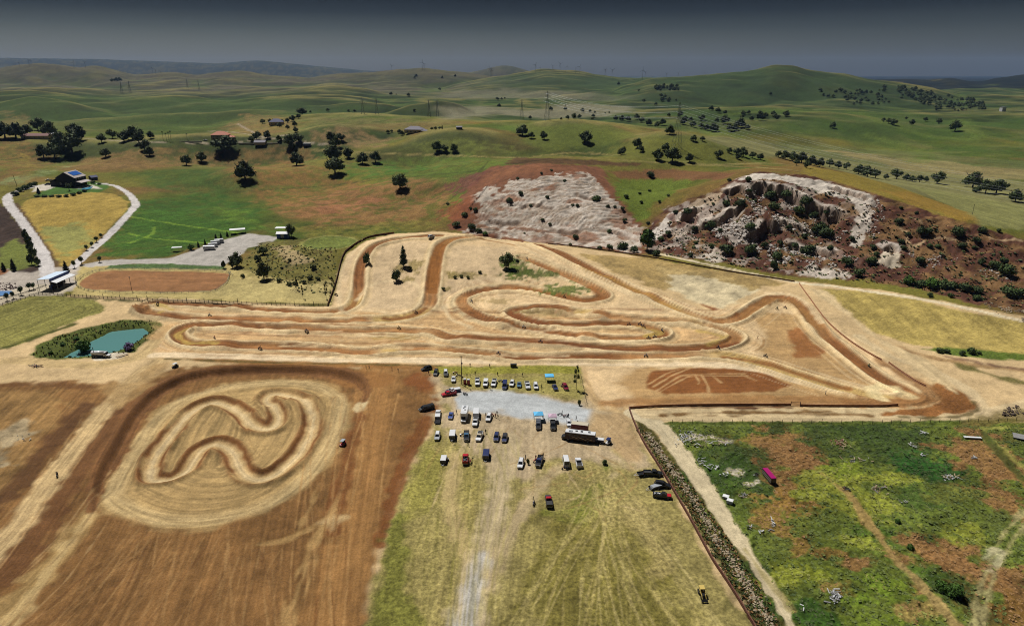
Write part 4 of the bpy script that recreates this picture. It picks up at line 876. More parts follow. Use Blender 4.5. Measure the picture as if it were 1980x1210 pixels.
# steep or sharply bent quads read better split along the shorter diagonal, so leave them as quads
V3 = np.stack([XX, YY, ZZ], -1).reshape(-1, 3).astype(np.float32)
CA = np.concatenate([np.clip(Cc, 0.003, .8), np.ones((NR, NC, 1), np.float32)], -1).reshape(-1, 4).astype(np.float32)
VA = VEG.reshape(-1)
# vertex normals from the whole sheet, so that the seams between its pieces do not show
gy = np.gradient(ZZ, axis=0) ; gx = np.gradient(ZZ, axis=1)
tx = np.gradient(XX, axis=1); ty_x = np.gradient(XX, axis=0); ty_y = np.gradient(YY, axis=0)
nx = -gx / tx; ny = -(gy + nx * ty_x) / ty_y
NRM = np.stack([nx, ny, np.ones_like(nx)], -1); NRM /= np.linalg.norm(NRM, axis=-1, keepdims=True)
NRM = NRM.reshape(-1, 3)
def grid_object(name, faces, kind='structure'):
    used = np.unique(faces)
    remap = np.zeros(NR * NC, np.int32); remap[used] = np.arange(len(used))
    f = remap[faces].astype(np.int32)
    me = bpy.data.meshes.new(name)
    me.vertices.add(len(used)); me.vertices.foreach_set('co', V3[used].ravel())
    n = len(f)
    me.loops.add(n * 4); me.loops.foreach_set('vertex_index', f.ravel())
    me.polygons.add(n); me.polygons.foreach_set('loop_start', np.arange(0, n * 4, 4, dtype=np.int32))
    me.update(calc_edges=True)
    me.polygons.foreach_set('use_smooth', np.ones(n, bool))
    a = me.attributes.new('Col', 'FLOAT_COLOR', 'POINT'); a.data.foreach_set('color', CA[used].ravel())
    a = me.attributes.new('veg', 'FLOAT', 'POINT'); a.data.foreach_set('value', VA[used])
    me.validate()
    me.normals_split_custom_set_from_vertices(NRM[used].tolist())
    me.materials.append(GM)
    o = bpy.data.objects.new(name, me); COL.objects.link(o)
    o['kind'] = kind
    return o
for zi, zn in enumerate(ZN):
    fsel = q[zf == zi]
    if len(fsel): grid_object(zn, fsel)

# ------------------------------------------------------------------ builders
random.seed(7)
RNG = np.random.RandomState(11)
_mats = {}
def mat(name, rgb, rough=.7, metal=0.0, var=.18, scale=3.0, spec=.3, direct=False, trans=0.0):
    """plain procedural surface with a little unevenness"""
    if name in _mats: return _mats[name]
    m, nt, b, o = nodemat(name)
    c = alb(*rgb) if not direct else np.array(rgb, float)
    L = nt.links.new; N = nt.nodes.new
    tc = N('ShaderNodeTexCoord'); n = N('ShaderNodeTexNoise'); n.inputs['Scale'].default_value = scale; n.inputs['Detail'].default_value = 4
    L(tc.outputs['Object'], n.inputs['Vector'])
    r = N('ShaderNodeMapRange'); r.inputs[1].default_value = .3; r.inputs[2].default_value = .7; r.inputs[3].default_value = 1 - var; r.inputs[4].default_value = 1 + var
    L(n.outputs[0], r.inputs[0])
    v = N('ShaderNodeVectorMath'); v.operation = 'SCALE'; v.inputs[0].default_value = tuple(float(x) for x in c)
    L(r.outputs[0], v.inputs['Scale']); L(v.outputs[0], b.inputs['Base Color'])
    b.inputs['Roughness'].default_value = rough; b.inputs['Metallic'].default_value = metal; b.inputs['Specular IOR Level'].default_value = spec
    _mats[name] = m
    return m
class MB:
    def __init__(s): s.v = []; s.f = []; s.mi = []
    def add(s, vs, fs, mi=0):
        o = len(s.v); s.v += [tuple(map(float, p)) for p in vs]; s.f += [tuple(i + o for i in f) for f in fs]; s.mi += [mi] * len(fs); return s
    def box(s, c, d, rz=0, mi=0, tilt=None, taper=1.0):
        x, y, z = d[0] / 2, d[1] / 2, d[2] / 2; P = []
        for sz in (-1, 1):
            k = 1 if sz < 0 else taper
            for sx, sy in ((-1, -1), (1, -1), (1, 1), (-1, 1)): P.append(Vector((sx * x * k, sy * y * k, sz * z)))
        M = Matrix.Rotation(rz, 3, 'Z')
        if tilt: M = M @ Matrix.Rotation(tilt[0], 3, 'X') @ Matrix.Rotation(tilt[1], 3, 'Y')
        c = Vector(c)
        return s.add([M @ p + c for p in P], [(0, 3, 2, 1), (4, 5, 6, 7), (0, 1, 5, 4), (1, 2, 6, 5), (2, 3, 7, 6), (3, 0, 4, 7)], mi)
    def tube(s, pts, r, n=6, mi=0):
        pts = [Vector(p) for p in pts]; rr = r if hasattr(r, '__len__') else [r] * len(pts); V = []; F = []
        for i, p in enumerate(pts):
            t = (pts[min(i + 1, len(pts) - 1)] - pts[max(i - 1, 0)]).normalized()
            a = t.cross(Vector((0, 0, 1)) if abs(t.z) < .9 else Vector((1, 0, 0))).normalized(); b = t.cross(a)
            for k in range(n):
                g = 2 * math.pi * k / n; V.append(p + (a * math.cos(g) + b * math.sin(g)) * rr[i])
        for i in range(len(pts) - 1):
            for k in range(n): F.append((i * n + k, i * n + (k + 1) % n, (i + 1) * n + (k + 1) % n, (i + 1) * n + k))
        F.append(tuple(range(n - 1, -1, -1))); F.append(tuple((len(pts) - 1) * n + k for k in range(n)))
        return s.add(V, F, mi)
    def loft(s, secs, mi=0, caps=True):
        n = len(secs[0]); V = [p for q in secs for p in q]; F = []
        for i in range(len(secs) - 1):
            for k in range(n): F.append((i * n + k, i * n + (k + 1) % n, (i + 1) * n + (k + 1) % n, (i + 1) * n + k))
        if caps: F.append(tuple(range(n - 1, -1, -1))); F.append(tuple((len(secs) - 1) * n + k for k in range(n)))
        return s.add(V, F, mi)
    def quad(s, a, b, c, d, th=.02, mi=0):
        """a pane with thickness"""
        a, b, c, d = map(Vector, (a, b, c, d)); n = (b - a).cross(d - a).normalized() * th
        return s.add([a, b, c, d, a + n, b + n, c + n, d + n], [(3, 2, 1, 0), (4, 5, 6, 7), (0, 1, 5, 4), (1, 2, 6, 5), (2, 3, 7, 6), (3, 0, 4, 7)], mi)
    def wheel(s, c, r, w, n=12, axis='x', mi=0):
        V = []; F = []
        for sx in (-1, 1):
            for rr in (r * .55, r):
                for k in range(n):
                    g = 2 * math.pi * k / n; V.append((c[0] + sx * w / 2, c[1] + math.cos(g) * rr, c[2] + math.sin(g) * rr))
        A, B, Cx, D = 0, n, 2 * n, 3 * n
        for k in range(n):
            j = (k + 1) % n
            F += [(A + k, A + j, B + j, B + k), (B + k, B + j, D + j, D + k), (D + k, D + j, Cx + j, Cx + k), (Cx + k, Cx + j, A + j, A + k)]
        return s.add(V, F, mi)
    def disc(s, c, r, w, n=12, mi=0):
        return s.loft([[(c[0] + x * w / 2, c[1] + math.cos(2 * math.pi * k / n) * r, c[2] + math.sin(2 * math.pi * k / n) * r) for k in range(n)] for x in (-1, 1)], mi)
    def mesh(s, name, mats, smooth=False):
        me = bpy.data.meshes.new(name); me.from_pydata(s.v, [], s.f)
        for m in (mats if isinstance(mats, (list, tuple)) else [mats]): me.materials.append(m)
        if any(s.mi): me.polygons.foreach_set('material_index', s.mi)
        if smooth: me.polygons.foreach_set('use_smooth', [True] * len(me.polygons))
        return me
    def build(s, name, mats, parent=None, smooth=False):
        o = bpy.data.objects.new(name, s.mesh(name, mats, smooth)); COL.objects.link(o)
        if parent is not None: o.parent = parent
        return o
def tag(o, label=None, cat=None, group=None, kind=None):
    if label: o['label'] = label
    if cat: o['category'] = cat
    if group: o['group'] = group
    if kind: o['kind'] = kind
    return o
def thing(name, label, cat, loc=(0, 0, 0), rz=0, group=None):
    o = bpy.data.objects.new(name, None); COL.objects.link(o); o.empty_display_size = .5
    o.location = loc; o.rotation_euler = (0, 0, rz)
    return tag(o, label, cat, group)
def inst(name, me, parent=None):
    o = bpy.data.objects.new(name, me); COL.objects.link(o)
    if parent is not None: o.parent = parent
    return o
KIDS = {}
def kids(o): return [c for c in o.children]
def copy_tree(o, parent=None, store=None):
    c = o.copy(); COL.objects.link(c)
    if parent is not None: c.parent = parent
    for ch in (store[o.name] if store and o.name in store else list(o.children)): copy_tree(ch, c, store)
    return c
def at(px, py):
    p = pick([px], [py])[0]
    return Vector((p[0], p[1], ground(p[0], p[1])))
def mpp(p):
    """metres that one picture pixel spans at a place"""
    d = Vector((0, CP, -SP)).dot(Vector(p) - Vector((0, 0, HC)))
    return d / F_PX
def toward(a, b):
    """heading (about z, 0 = +Y) on the ground from one picture point to another"""
    p, q_ = at(*a), at(*b)
    return math.atan2(-(q_.x - p.x), q_.y - p.y)
ORD = 'first second third fourth fifth sixth seventh eighth ninth tenth eleventh twelfth thirteenth fourteenth fifteenth sixteenth seventeenth eighteenth nineteenth twentieth'.split()
def ordn(i): return ORD[i] if i < len(ORD) else ('twenty ' + ORD[i - 20])

# ------------------------------------------------------------------ trees
def leaf_material(name, rgb, back=.25):
    m, nt, b, o = nodemat(name); L = nt.links.new; N = nt.nodes.new
    c = alb(*rgb)
    tc = N('ShaderNodeTexCoord'); n = N('ShaderNodeTexNoise'); n.inputs['Scale'].default_value = 9; n.inputs['Detail'].default_value = 3
    oi = N('ShaderNodeObjectInfo')
    L(tc.outputs['Object'], n.inputs['Vector'])
    r = N('ShaderNodeMapRange'); r.inputs[1].default_value = .3; r.inputs[2].default_value = .7; r.inputs[3].default_value = .6; r.inputs[4].default_value = 1.5
    L(n.outputs[0], r.inputs[0])
    v = N('ShaderNodeVectorMath'); v.operation = 'SCALE'; v.inputs[0].default_value = tuple(float(x) for x in c)
    L(r.outputs[0], v.inputs['Scale'])
    h = N('ShaderNodeHueSaturation'); rr = N('ShaderNodeMapRange'); rr.inputs[3].default_value = .75; rr.inputs[4].default_value = 1.3
    L(oi.outputs['Random'], rr.inputs[0]); L(rr.outputs[0], h.inputs['Value']); L(v.outputs[0], h.inputs['Color'])
    L(h.outputs[0], b.inputs['Base Color']); b.inputs['Roughness'].default_value = .75; b.inputs['Specular IOR Level'].default_value = .15
    return m
LEAF = {'oak': leaf_material('oak_leaves', (80, 92, 50)), 'shrub': leaf_material('shrub_leaves', (74, 90, 48)), 'bright': leaf_material('fresh_leaves', (74, 104, 38)), 'olive': leaf_material('olive_leaves', (92, 96, 52)),
        'yellow': leaf_material('yellow_leaves', (150, 134, 50)), 'purple': leaf_material('purple_blossom', (118, 104, 140)), 'cone': leaf_material('cypress_leaves', (44, 52, 40))}
BARK = mat('bark', (84, 70, 56), .9)
def crown_mesh(name, lobes, nleaf, leaf, seed, m, squash=1.0):
    """leaf clumps spread through and over a set of lobes (centre, radii); dense enough to shade, open enough to see through at the rim"""
    r = np.random.RandomState(seed); V = []; F = []
    tot = sum(l[1][0] * l[1][1] + l[1][1] * l[1][2] for l in lobes)
    for c, R in lobes:
        k = int(nleaf * (R[0] * R[1] + R[1] * R[2]) / tot)
        d = r.normal(size=(k, 3)); d /= np.linalg.norm(d, axis=1)[:, None]
        d[:, 2] = np.where(d[:, 2] < -.55, -d[:, 2] * .5, d[:, 2])
        rad_ = r.uniform(.62, 1.08, (k, 1)) ** .7
        bumps = 1 + .16 * np.sin(d[:, :1] * 7 + seed) * np.cos(d[:, 1:2] * 6 + d[:, 2:] * 5)
        p = np.array(c) + d * np.array(R) * rad_ * bumps
        for i in range(k):
            n = d[i] + r.normal(size=3) * .55; n /= np.linalg.norm(n) + 1e-9
            a = np.cross(n, r.normal(size=3)); a /= np.linalg.norm(a) + 1e-9; b = np.cross(n, a)
            s1 = leaf * r.uniform(.6, 1.4); s2 = s1 * r.uniform(.5, .9)
            o = len(V); V += [tuple(p[i] - a * s1), tuple(p[i] - b * s2 + n * s1 * .3), tuple(p[i] + a * s1), tuple(p[i] + b * s2 - n * s1 * .2)]; F.append((o, o + 1, o + 2, o + 3))
    # inner mass of twigs and shaded leaves
    for c, R in lobes:
        bm = bmesh.new(); bmesh.ops.create_icosphere(bm, subdivisions=2, radius=1)
        o = len(V)
        for v in bm.verts:
            q_ = 0.66 + .22 * math.sin(v.co.x * 5 + seed + c[0] * 9) * math.cos(v.co.y * 6 + v.co.z * 5)
            V.append((c[0] + v.co.x * R[0] * q_, c[1] + v.co.y * R[1] * q_, c[2] + v.co.z * R[2] * q_))
        F += [tuple(o + v.index for v in f.verts) for f in bm.faces]; bm.free()
    me = bpy.data.meshes.new(name); me.from_pydata(V, [], F); me.materials.append(m)
    return me
def trunk_mesh(name, h, r, lean=(0, 0), limbs=((.5, .3, .8), (-.4, .2, .85), (.1, -.45, .8))):
    b = MB(); top = (lean[0], lean[1], h)
    b.tube([(0, 0, -.15), (lean[0] * .3, lean[1] * .3, h * .5), top], [r * 1.3, r, r * .8], 6)
    for x, y, z in limbs: b.tube([top, (top[0] + x * .5, top[1] + y * .5, h + (z - h) * .6), (top[0] + x * .8, top[1] + y * .8, z)], [r * .7, r * .5, r * .25], 5)
    return b.mesh(name, BARK)
# unit trees: crown about 1 wide, heights as given
def oak_lobes(seed):
    r = random.Random(seed); L = [((0, 0, .46), (.38, .38, .3))]
    for k in range(5):
        g = k * 2 * math.pi / 5 + r.uniform(-.4, .4); q_ = r.uniform(.2, .3)
        L.append(((math.cos(g) * q_, math.sin(g) * q_, r.uniform(.3, .58)), (r.uniform(.2, .28), r.uniform(.2, .28), r.uniform(.17, .26))))
    L.append(((r.uniform(-.1, .1), r.uniform(-.1, .1), .72), (.22, .22, .17)))
    return L
TREE = {}
for k in range(5): TREE['oak%d' % k] = (crown_mesh('crown', oak_lobes(k + 1), 900, .042, k + 1, LEAF['oak']), trunk_mesh('trunk', .26, .04, (random.uniform(-.05, .05), random.uniform(-.05, .05))))
def shrub_lobes(seed):
    r = random.Random(seed); L = [((0, 0, .34), (.4, .4, .34))]
    for k in range(4):
        g = k * math.pi / 2 + r.uniform(-.5, .5); L.append(((math.cos(g) * .26, math.sin(g) * .26, r.uniform(.2, .42)), (.22, .22, r.uniform(.18, .26))))
    return L
for k in range(4): TREE['shrub%d' % k] = (crown_mesh('crown', shrub_lobes(30 + k), 520, .05, 30 + k, LEAF['shrub']), trunk_mesh('trunk', .2, .03, (0, 0), ((.2, .1, .4), (-.2, .05, .4))))
TREE['bright'] = (crown_mesh('crown', oak_lobes(51), 900, .045, 51, LEAF['bright']), trunk_mesh('trunk', .3, .03))
TREE['brightshrub'] = (crown_mesh('crown', shrub_lobes(52), 520, .05, 52, LEAF['bright']), trunk_mesh('trunk', .2, .03, (0, 0), ((.2, .1, .4),)))
TREE['olive'] = (crown_mesh('crown', shrub_lobes(53), 420, .05, 53, LEAF['olive']), trunk_mesh('trunk', .25, .025, (0, 0), ((.2, .1, .45), (-.2, 0, .5))))
TREE['yellow'] = (crown_mesh('crown', oak_lobes(54), 500, .05, 54, LEAF['yellow']), trunk_mesh('trunk', .3, .03))
TREE['purple'] = (crown_mesh('crown', oak_lobes(55), 420, .05, 55, LEAF['purple']), trunk_mesh('trunk', .3, .03))
TREE['cone'] = (crown_mesh('crown', [((0, 0, .3), (.45, .45, .3)), ((0, 0, .65), (.36, .36, .35)), ((0, 0, 1.0), (.25, .25, .35)), ((0, 0, 1.3), (.12, .12, .3))], 700, .055, 56, LEAF['cone']), trunk_mesh('trunk', .2, .05, (0, 0), ()))
TREE['column'] = (crown_mesh('crown', [((0, 0, .6), (.45, .45, .5)), ((.05, .03, 1.2), (.38, .36, .5)), ((-.03, 0, 1.8), (.26, .26, .45)), ((0, .02, 2.25), (.12, .12, .3))], 800, .06, 57, LEAF['shrub']), trunk_mesh('trunk', .4, .06, (0, 0), ()))
TREE['lolly'] = (crown_mesh('crown', [((0, 0, 1.0), (.5, .5, .58)), ((.1, -.1, 1.2), (.36, .36, .4))], 420, .07, 58, LEAF['shrub']), trunk_mesh('trunk', .6, .06, (0, 0), ()))
TREE['thin'] = (crown_mesh('crown', [((.2, 0, 1.0), (.22, .22, .3)), ((-.2, .1, 1.5), (.2, .2, .35)), ((.1, -.1, 2.1), (.2, .2, .35)), ((.28, .1, 1.6), (.16, .16, .3)), ((-.1, 0, 2.6), (.14, .14, .3)), ((-.25, 0, 2.2), (.12, .12, .25))], 420, .06, 59, LEAF['olive']), trunk_mesh('trunk', 2.2, .035, (.05, 0), ((.2, 0, 2.5), (-.2, .1, 2.5))))
def palm_mesh():
    b = MB()
    for k in range(12):
        g = k * 2 * math.pi / 12; c, s_ = math.cos(g), math.sin(g); up = .16 if k % 2 else .05
        p = [(0, 0, 1.0), (c * .25, s_ * .25, 1.0 + up), (c * .46, s_ * .46, .92 + up * .3)]; w = .06
        b.add([(p[0][0] - s_ * .02, p[0][1] + c * .02, p[0][2]), (p[0][0] + s_ * .02, p[0][1] - c * .02, p[0][2]), (p[1][0] + s_ * w, p[1][1] - c * w, p[1][2]), (p[1][0] - s_ * w, p[1][1] + c * w, p[1][2]), (p[2][0], p[2][1], p[2][2])], [(0, 1, 2, 3), (3, 2, 4)])
    return b.mesh('crown', LEAF['shrub'])
TREE['palm'] = (palm_mesh(), MB().tube([(0, 0, -.1), (.02, 0, .5), (0, 0, 1.0)], [.05, .04, .035], 6).mesh('trunk', BARK))
NATIVE_H = {'oak': .86, 'shrub': .7, 'bright': .93, 'brightshrub': .7, 'olive': .7, 'yellow': .93, 'purple': .93, 'cone': 1.6, 'column': 2.55, 'lolly': 1.6, 'thin': 2.9, 'palm': 1.1}
_tk = [0]
def tree(px, py, wpx, kind, label, cat='tree', hpx=None, group=None, name=None, parts=True):
    p = at(px, py); k = mpp(p); w = wpx * k * (1.12 if kind == 'oak' else 1.0)
    _tk[0] += 1
    key = kind + str(_tk[0] % 5) if kind == 'oak' else kind + str(_tk[0] % 4) if kind == 'shrub' else kind
    cr, tr = TREE[key]
    nat = NATIVE_H[kind]
    h = (hpx * k / max(.5, math.cos(math.atan2(HC - p.z, p.y)))) if hpx else w * nat * random.uniform(.9, 1.12)
    nm = name or {'oak': 'oak_tree', 'shrub': 'shrub', 'bright': 'leafy_tree', 'brightshrub': 'green_shrub', 'olive': 'shrub', 'yellow': 'yellow_tree', 'purple': 'blossom_tree', 'cone': 'conifer_tree', 'column': 'cypress_tree', 'lolly': 'clipped_tree', 'thin': 'slender_tree', 'palm': 'palm_tree'}[kind]
    sc = (w, w, h / nat)
    if parts:
        t = thing(nm, label, cat, (p.x, p.y, p.z - .05 * h / nat), random.uniform(0, 6.28), group)
        inst('crown', cr, t); inst('trunk', tr, t)
    else:
        t = inst(nm, cr); t.location = (p.x, p.y, p.z - .08 * h); t.rotation_euler = (0, 0, random.uniform(0, 6.28)); tag(t, label, cat, group)
    t.scale = sc
    return t
def trees(lst, kind, phrase, what='oak', cat='tree', group=None, hk=None, parts=True, sized=True):
    """a set of trees in one part of the picture, each named by its size and its place in the set"""
    o = sorted(range(len(lst)), key=lambda i: lst[i][0])
    ws = sorted(l[2] for l in lst); med = ws[len(ws) // 2]
    for r_, i in enumerate(o):
        a = lst[i]; sz = ('large ' if a[2] > med * 1.25 else 'small ' if a[2] < med * .75 else '') if sized else ''
        n = len(lst)
        if n == 1: lab = f'{sz}{what} {phrase}'
        else:
            pos = 'leftmost' if r_ == 0 else 'rightmost' if r_ == n - 1 else (ordn(r_) + ' from left') if r_ <= n // 2 else (ordn(n - 1 - r_) + ' from right')
            lab = f'{sz}{what} {phrase}, {pos}'
        tree(a[0], a[1], a[2], a[4] if len(a) > 4 else kind, lab, cat, a[3] if len(a) > 3 else None, group or f'{what}s {phrase}', parts=parts)
# trees on the middle hills
trees([(10,268,38),(32,269,34),(52,262,24),(74,252,24),(96,262,28)], 'oak', 'behind the long red roofed ranch house', 'dark oak')
trees([(85,306,26),(106,307,30),(118,288,38),(140,297,44),(152,272,30),(143,262,26)], 'oak', 'in the dense clump below the ranch house', 'black green oak')
trees([(197,276,18),(205,304,20),(217,268,18),(240,274,22),(256,270,28),(269,278,24),(280,291,22),(289,301,18),(272,262,14),(292,268,14)], 'oak', 'along the dirt bank right of the ranch house', 'dark oak')
for px, py, w, l in ((361,320,22,'lone oak left of the pair below the red roofed villa'), (390,313,22,'lone oak just below left of the huge oak by the villa'), (433,293,44,'huge dark oak hiding the terracotta roofed villa'),
                     (475,348,38,'big oak with pale branches on the green slope under the villa'), (574,320,27,'round oak on the slope below the blue trailer'), (774,366,33,'solitary black green oak beside pale boulders on the rust slope')):
    tree(px, py, w, 'oak', l, hpx=30 if w == 44 else None)
trees([(566,290,15),(561,284,25),(577,276,20),(497,271,18),(517,268,15),(486,275,12),(540,273,12)], 'oak', 'along the villa driveway wall', 'oak')
trees([(640,273,19),(659,273,17),(650,287,23),(645,312,34),(648,337,38)], 'oak', 'in the tall overlapping stack left of the golden mound', 'dark oak')
trees([(673,306,20),(701,317,24),(726,315,22)], 'oak', 'right of the tall oak stack', 'ragged oak')
trees([(845,293,20),(860,294,15),(878,294,16)], 'oak', 'at the foot of the smooth green knoll', 'oak')
tree(584, 222, 22, 'oak', 'broad dark oak on the skyline above the blue roofed house', hpx=14)
trees([(522,238,9),(530,240,10),(545,240,10),(556,238,9),(565,235,12),(540,246,11),(570,244,10),(508,240,11),(577,230,10),(556,250,9),(572,256,10)], 'oak', 'around the blue roofed house on the ridge', 'garden tree')
trees([(750,258,8),(757,256,6),(772,258,9),(778,262,10),(835,252,7),(842,251,7),(850,250,6),(855,250,4,8,'column')], 'oak', 'around the grey roofed hill house', 'garden tree')
trees([(634,216,7),(674,216,5),(686,217,5),(801,216,6),(600,218,5)], 'oak', 'on the crest behind the golden mound', 'tiny oak', parts=False)
trees([(1010,262,24),(1027,268,14),(1052,270,14),(1050,262,10),(1133,276,26)], 'oak', 'on the smooth green hill behind the white cut', 'oak')
trees([(1232,286,19),(1239,294,14),(1201,300,16),(1206,293,9),(1272,310,22),(1300,314,32),(1287,292,16),(1333,314,17),(1389,306,16)], 'oak', 'on the knob below the big pylon', 'oak')
trees([(1295,260,18),(1341,273,13),(1358,273,11)], 'oak', 'on the skyline of the pylon knob', 'oak')
trees([(1410,296,12),(1424,300,14),(1437,303,18),(1455,306,14),(1470,309,14),(1427,308,12)], 'oak', 'in the short row right of the pylon knob', 'oak')
trees([(1505,304,14),(1518,308,17),(1533,312,20),(1550,315,22),(1568,319,20),(1585,323,18),(1604,323,16),(1620,326,16),(1636,328,14),(1560,325,14),(1540,320,12)], 'oak', 'in the long tree line below the green hill', 'oak')
trees([(1660,337,22),(1677,342,25),(1692,345,18),(1713,347,11),(1733,346,20),(1752,349,14),(1764,351,14),(1778,352,14),(1790,352,11),(1812,355,23)], 'oak', 'along the edge of the striped meadow', 'round oak')
trees([(1880,362,34),(1905,374,28),(1926,374,30),(1942,367,15),(1888,372,18,None,'shrub'),(1963,390,26)], 'oak', 'at the right end of the striped meadow', 'dark oak')
# on the right hand green hill
trees([(1610,248,12),(1708,236,8),(1718,239,11),(1728,242,14),(1752,231,6),(1763,242,11),(1789,235,9),(1815,240,12),(1846,254,22)], 'oak', 'on the smooth green hill at right', 'oak')
trees([(1190,233,10),(1202,234,12),(1214,235,12),(1231,231,12),(1240,237,11),(1255,243,14),(1270,246,12),(1281,243,14),(1293,226,8)], 'oak', 'in the hollow left of the big pylon', 'oak', parts=False)
trees([(1315,227,12),(1325,233,10),(1321,241,14),(1340,246,14),(1355,249,12),(1366,252,14),(1380,255,18),(1411,254,14),(1421,253,12),(1335,236,10)], 'oak', 'under the wires right of the big pylon', 'oak', parts=False)
trees([(1375,214,10),(1388,219,12),(1402,221,8),(1356,233,13),(1386,236,9),(1402,240,18),(1430,247,22),(1445,251,12),(1437,223,10)], 'oak', 'on the green slope between pylon and grove', 'oak', parts=False)
trees([(1447,221,9),(1435,229,8),(1470,233,18),(1480,229,11),(1500,233,14),(1520,226,14),(1495,223,10),(1453,233,10)], 'oak', 'in the grove on the hill shoulder', 'oak', parts=False)
trees([(1065,214,8),(1093,214,8),(1126,217,8),(1141,217,6),(1150,219,5),(1093,205,3)], 'oak', 'in a line on the pale valley floor', 'small oak', parts=False, sized=False)
trees([(1025,231,7),(1085,232,5),(1097,231,8),(1110,230,11),(1120,229,9),(1147,227,8),(1145,233,6),(1178,219,4),(1170,220,3)], 'oak', 'dotting the valley track', 'small oak', parts=False, sized=False)
trees([(756,184,7),(790,187,8),(962,194,7),(970,193,5),(965,207,8),(976,192,4),(766,184,3)], 'oak', 'on the far low knolls', 'far oak', parts=False, sized=False)
trees([(1196,165,7),(1235,177,5),(1245,198,7),(1268,204,7),(1280,197,9),(1285,191,8),(1292,197,8),(1278,188,8),(1294,193,6),(1307,195,4)], 'oak', 'in the ravine between the two far hills', 'far oak', parts=False, sized=False)
trees([(1490,184,6),(1586,177,8),(1592,185,5),(1601,188,7),(1611,189,7),(1616,180,7),(1625,178,9),(1633,181,7),(1634,190,7),(1645,192,6)], 'oak', 'dotting the far right hill', 'far oak', parts=False, sized=False)
r0 = random.Random(5); tiny = []
for k in range(230):
    if k < 150:
        px = r0.uniform(1735, 1905); py = 168 + (px - 1735) * .19 + r0.uniform(0, 34) * (1 - abs(px - 1820) / 140)
    elif k < 205: px = r0.gauss(r0.choice([1665, 1700, 1760, 1800]), 16); py = 190 + r0.gauss(0, 9)
    else: px = r0.uniform(1265, 1312); py = r0.uniform(166, 177)
    tiny.append((r0.uniform(4.5, 9), px, py, k))
tiny.sort(reverse=True)
for w, px, py, k in tiny[:66]:
    tree(px, py, w, 'oak', 'tiny dark oak among the woods of the far right hill' if k < 205 else 'tiny far oak high in the ravine between the two hills', group='oaks of the far right woods' if k < 205 else 'tiny oaks in the ravine', parts=False)
dm = crown_mesh('crown', oak_lobes(3), 90, .1, 77, LEAF['oak']); dv = np.array([v.co[:] for v in dm.vertices]); df = [tuple(p.vertices) for p in dm.polygons]
wb = MB()
for w, px, py, k in tiny[66:]:
    p = at(px, py); q_ = mpp(p) * w * 1.1; wb.add(dv * np.array([q_, q_, q_ * r0.uniform(.85, 1.1)]) + np.array([p.x, p.y, p.z - .08 * q_]), df)
wo = wb.build('distant_woods', LEAF['oak']); wo['kind'] = 'stuff'
trees([(225,158,9),(232,157,8),(217,159,7)], 'oak', 'in the dark clump on the far plain', 'far tree', parts=False, sized=False)
trees([(805,149,6),(855,152,5),(880,149,5),(802,152,5),(850,175,6)], 'oak', 'on the far brown hill', 'tiny oak', parts=False, sized=False)
# shrubs of the two rock cuts
trees([(985,391,15),(1007,377,12),(1001,347,8),(1047,337,7),(1058,383,9),(1026,399,7)], 'shrub', 'on the upper left of the white rock face', 'dark shrub', 'shrub')
trees([(1092,352,9),(1153,389,20),(1116,399,9),(1107,399,8),(1175,401,10),(1189,402,8),(1204,405,10),(1066,331,7)], 'shrub', 'on the upper right of the white rock face', 'dark shrub', 'shrub')
trees([(1049,427,9),(1063,435,8),(1113,461,14),(1178,450,11),(1208,428,11),(1014,452,5),(1103,475,8)], 'shrub', 'on the lower white rock face', 'dark shrub', 'shrub')
trees([(898,418,14),(919,408,11),(910,405,7),(882,438,18),(912,443,19),(926,450,16),(938,454,12,None,'brightshrub'),(866,396,8)], 'shrub', 'at the left foot of the white rock face', 'bushy shrub', 'shrub')
trees([(1160,482,12),(1179,482,16),(1204,482,26),(1226,487,20),(1268,494,18)], 'shrub', 'along the gully between the two cuts', 'rounded shrub', 'shrub')
tree(1251, 484, 36, 'bright', 'tall leafy green tree in the gully between the two rock cuts', hpx=46)
trees([(1211,383,11),(1237,376,8),(1240,393,8),(1256,371,8),(1275,392,8),(1292,380,7),(1258,342,18)], 'shrub', 'on the green saddle between the cuts', 'dark shrub', 'shrub')
trees([(1278,465,14),(1292,454,13),(1253,433,9),(1306,413,12),(1329,414,20),(1379,396,8)], 'shrub', 'on the left shoulder of the quarry', 'dark shrub', 'shrub')
trees([(1410,351,10),(1447,350,14),(1430,398,23),(1449,372,12),(1404,397,18),(1460,390,10)], 'shrub', 'under the upper rim of the quarry', 'dark shrub', 'shrub')
trees([(1488,383,24),(1520,381,24),(1558,396,26),(1496,406,24),(1545,414,24),(1573,420,20),(1597,414,12)], 'shrub', 'below the quarry overhang', 'dark shrub', 'shrub')
trees([(1343,445,15),(1373,441,24),(1392,447,11),(1450,443,22),(1345,472,10),(1375,479,13)], 'shrub', 'amid the quarry rubble', 'dark shrub', 'shrub')
trees([(1404,489,30),(1450,490,28),(1478,478,18),(1508,472,14),(1335,496,12),(1293,482,8)], 'shrub', 'low on the quarry slope', 'green topped shrub', 'shrub')
trees([(1525,443,15),(1537,477,14),(1555,460,14),(1561,491,32),(1585,452,34),(1502,501,22),(1496,521,16,22)], 'shrub', 'right of the quarry boulders', 'dark shrub', 'shrub')
trees([(1597,458,32),(1647,465,14),(1605,482,14),(1638,513,26),(1661,533,24),(1688,480,14),(1684,511,24),(1694,494,14)], 'shrub', 'below the white ramp of the quarry', 'dark shrub', 'shrub')
trees([(1737,433,20),(1742,470,16),(1747,482,14),(1756,455,12),(1742,404,9),(1772,414,9),(1779,508,20)], 'shrub', 'on the red slope right of the quarry', 'dark shrub', 'shrub')
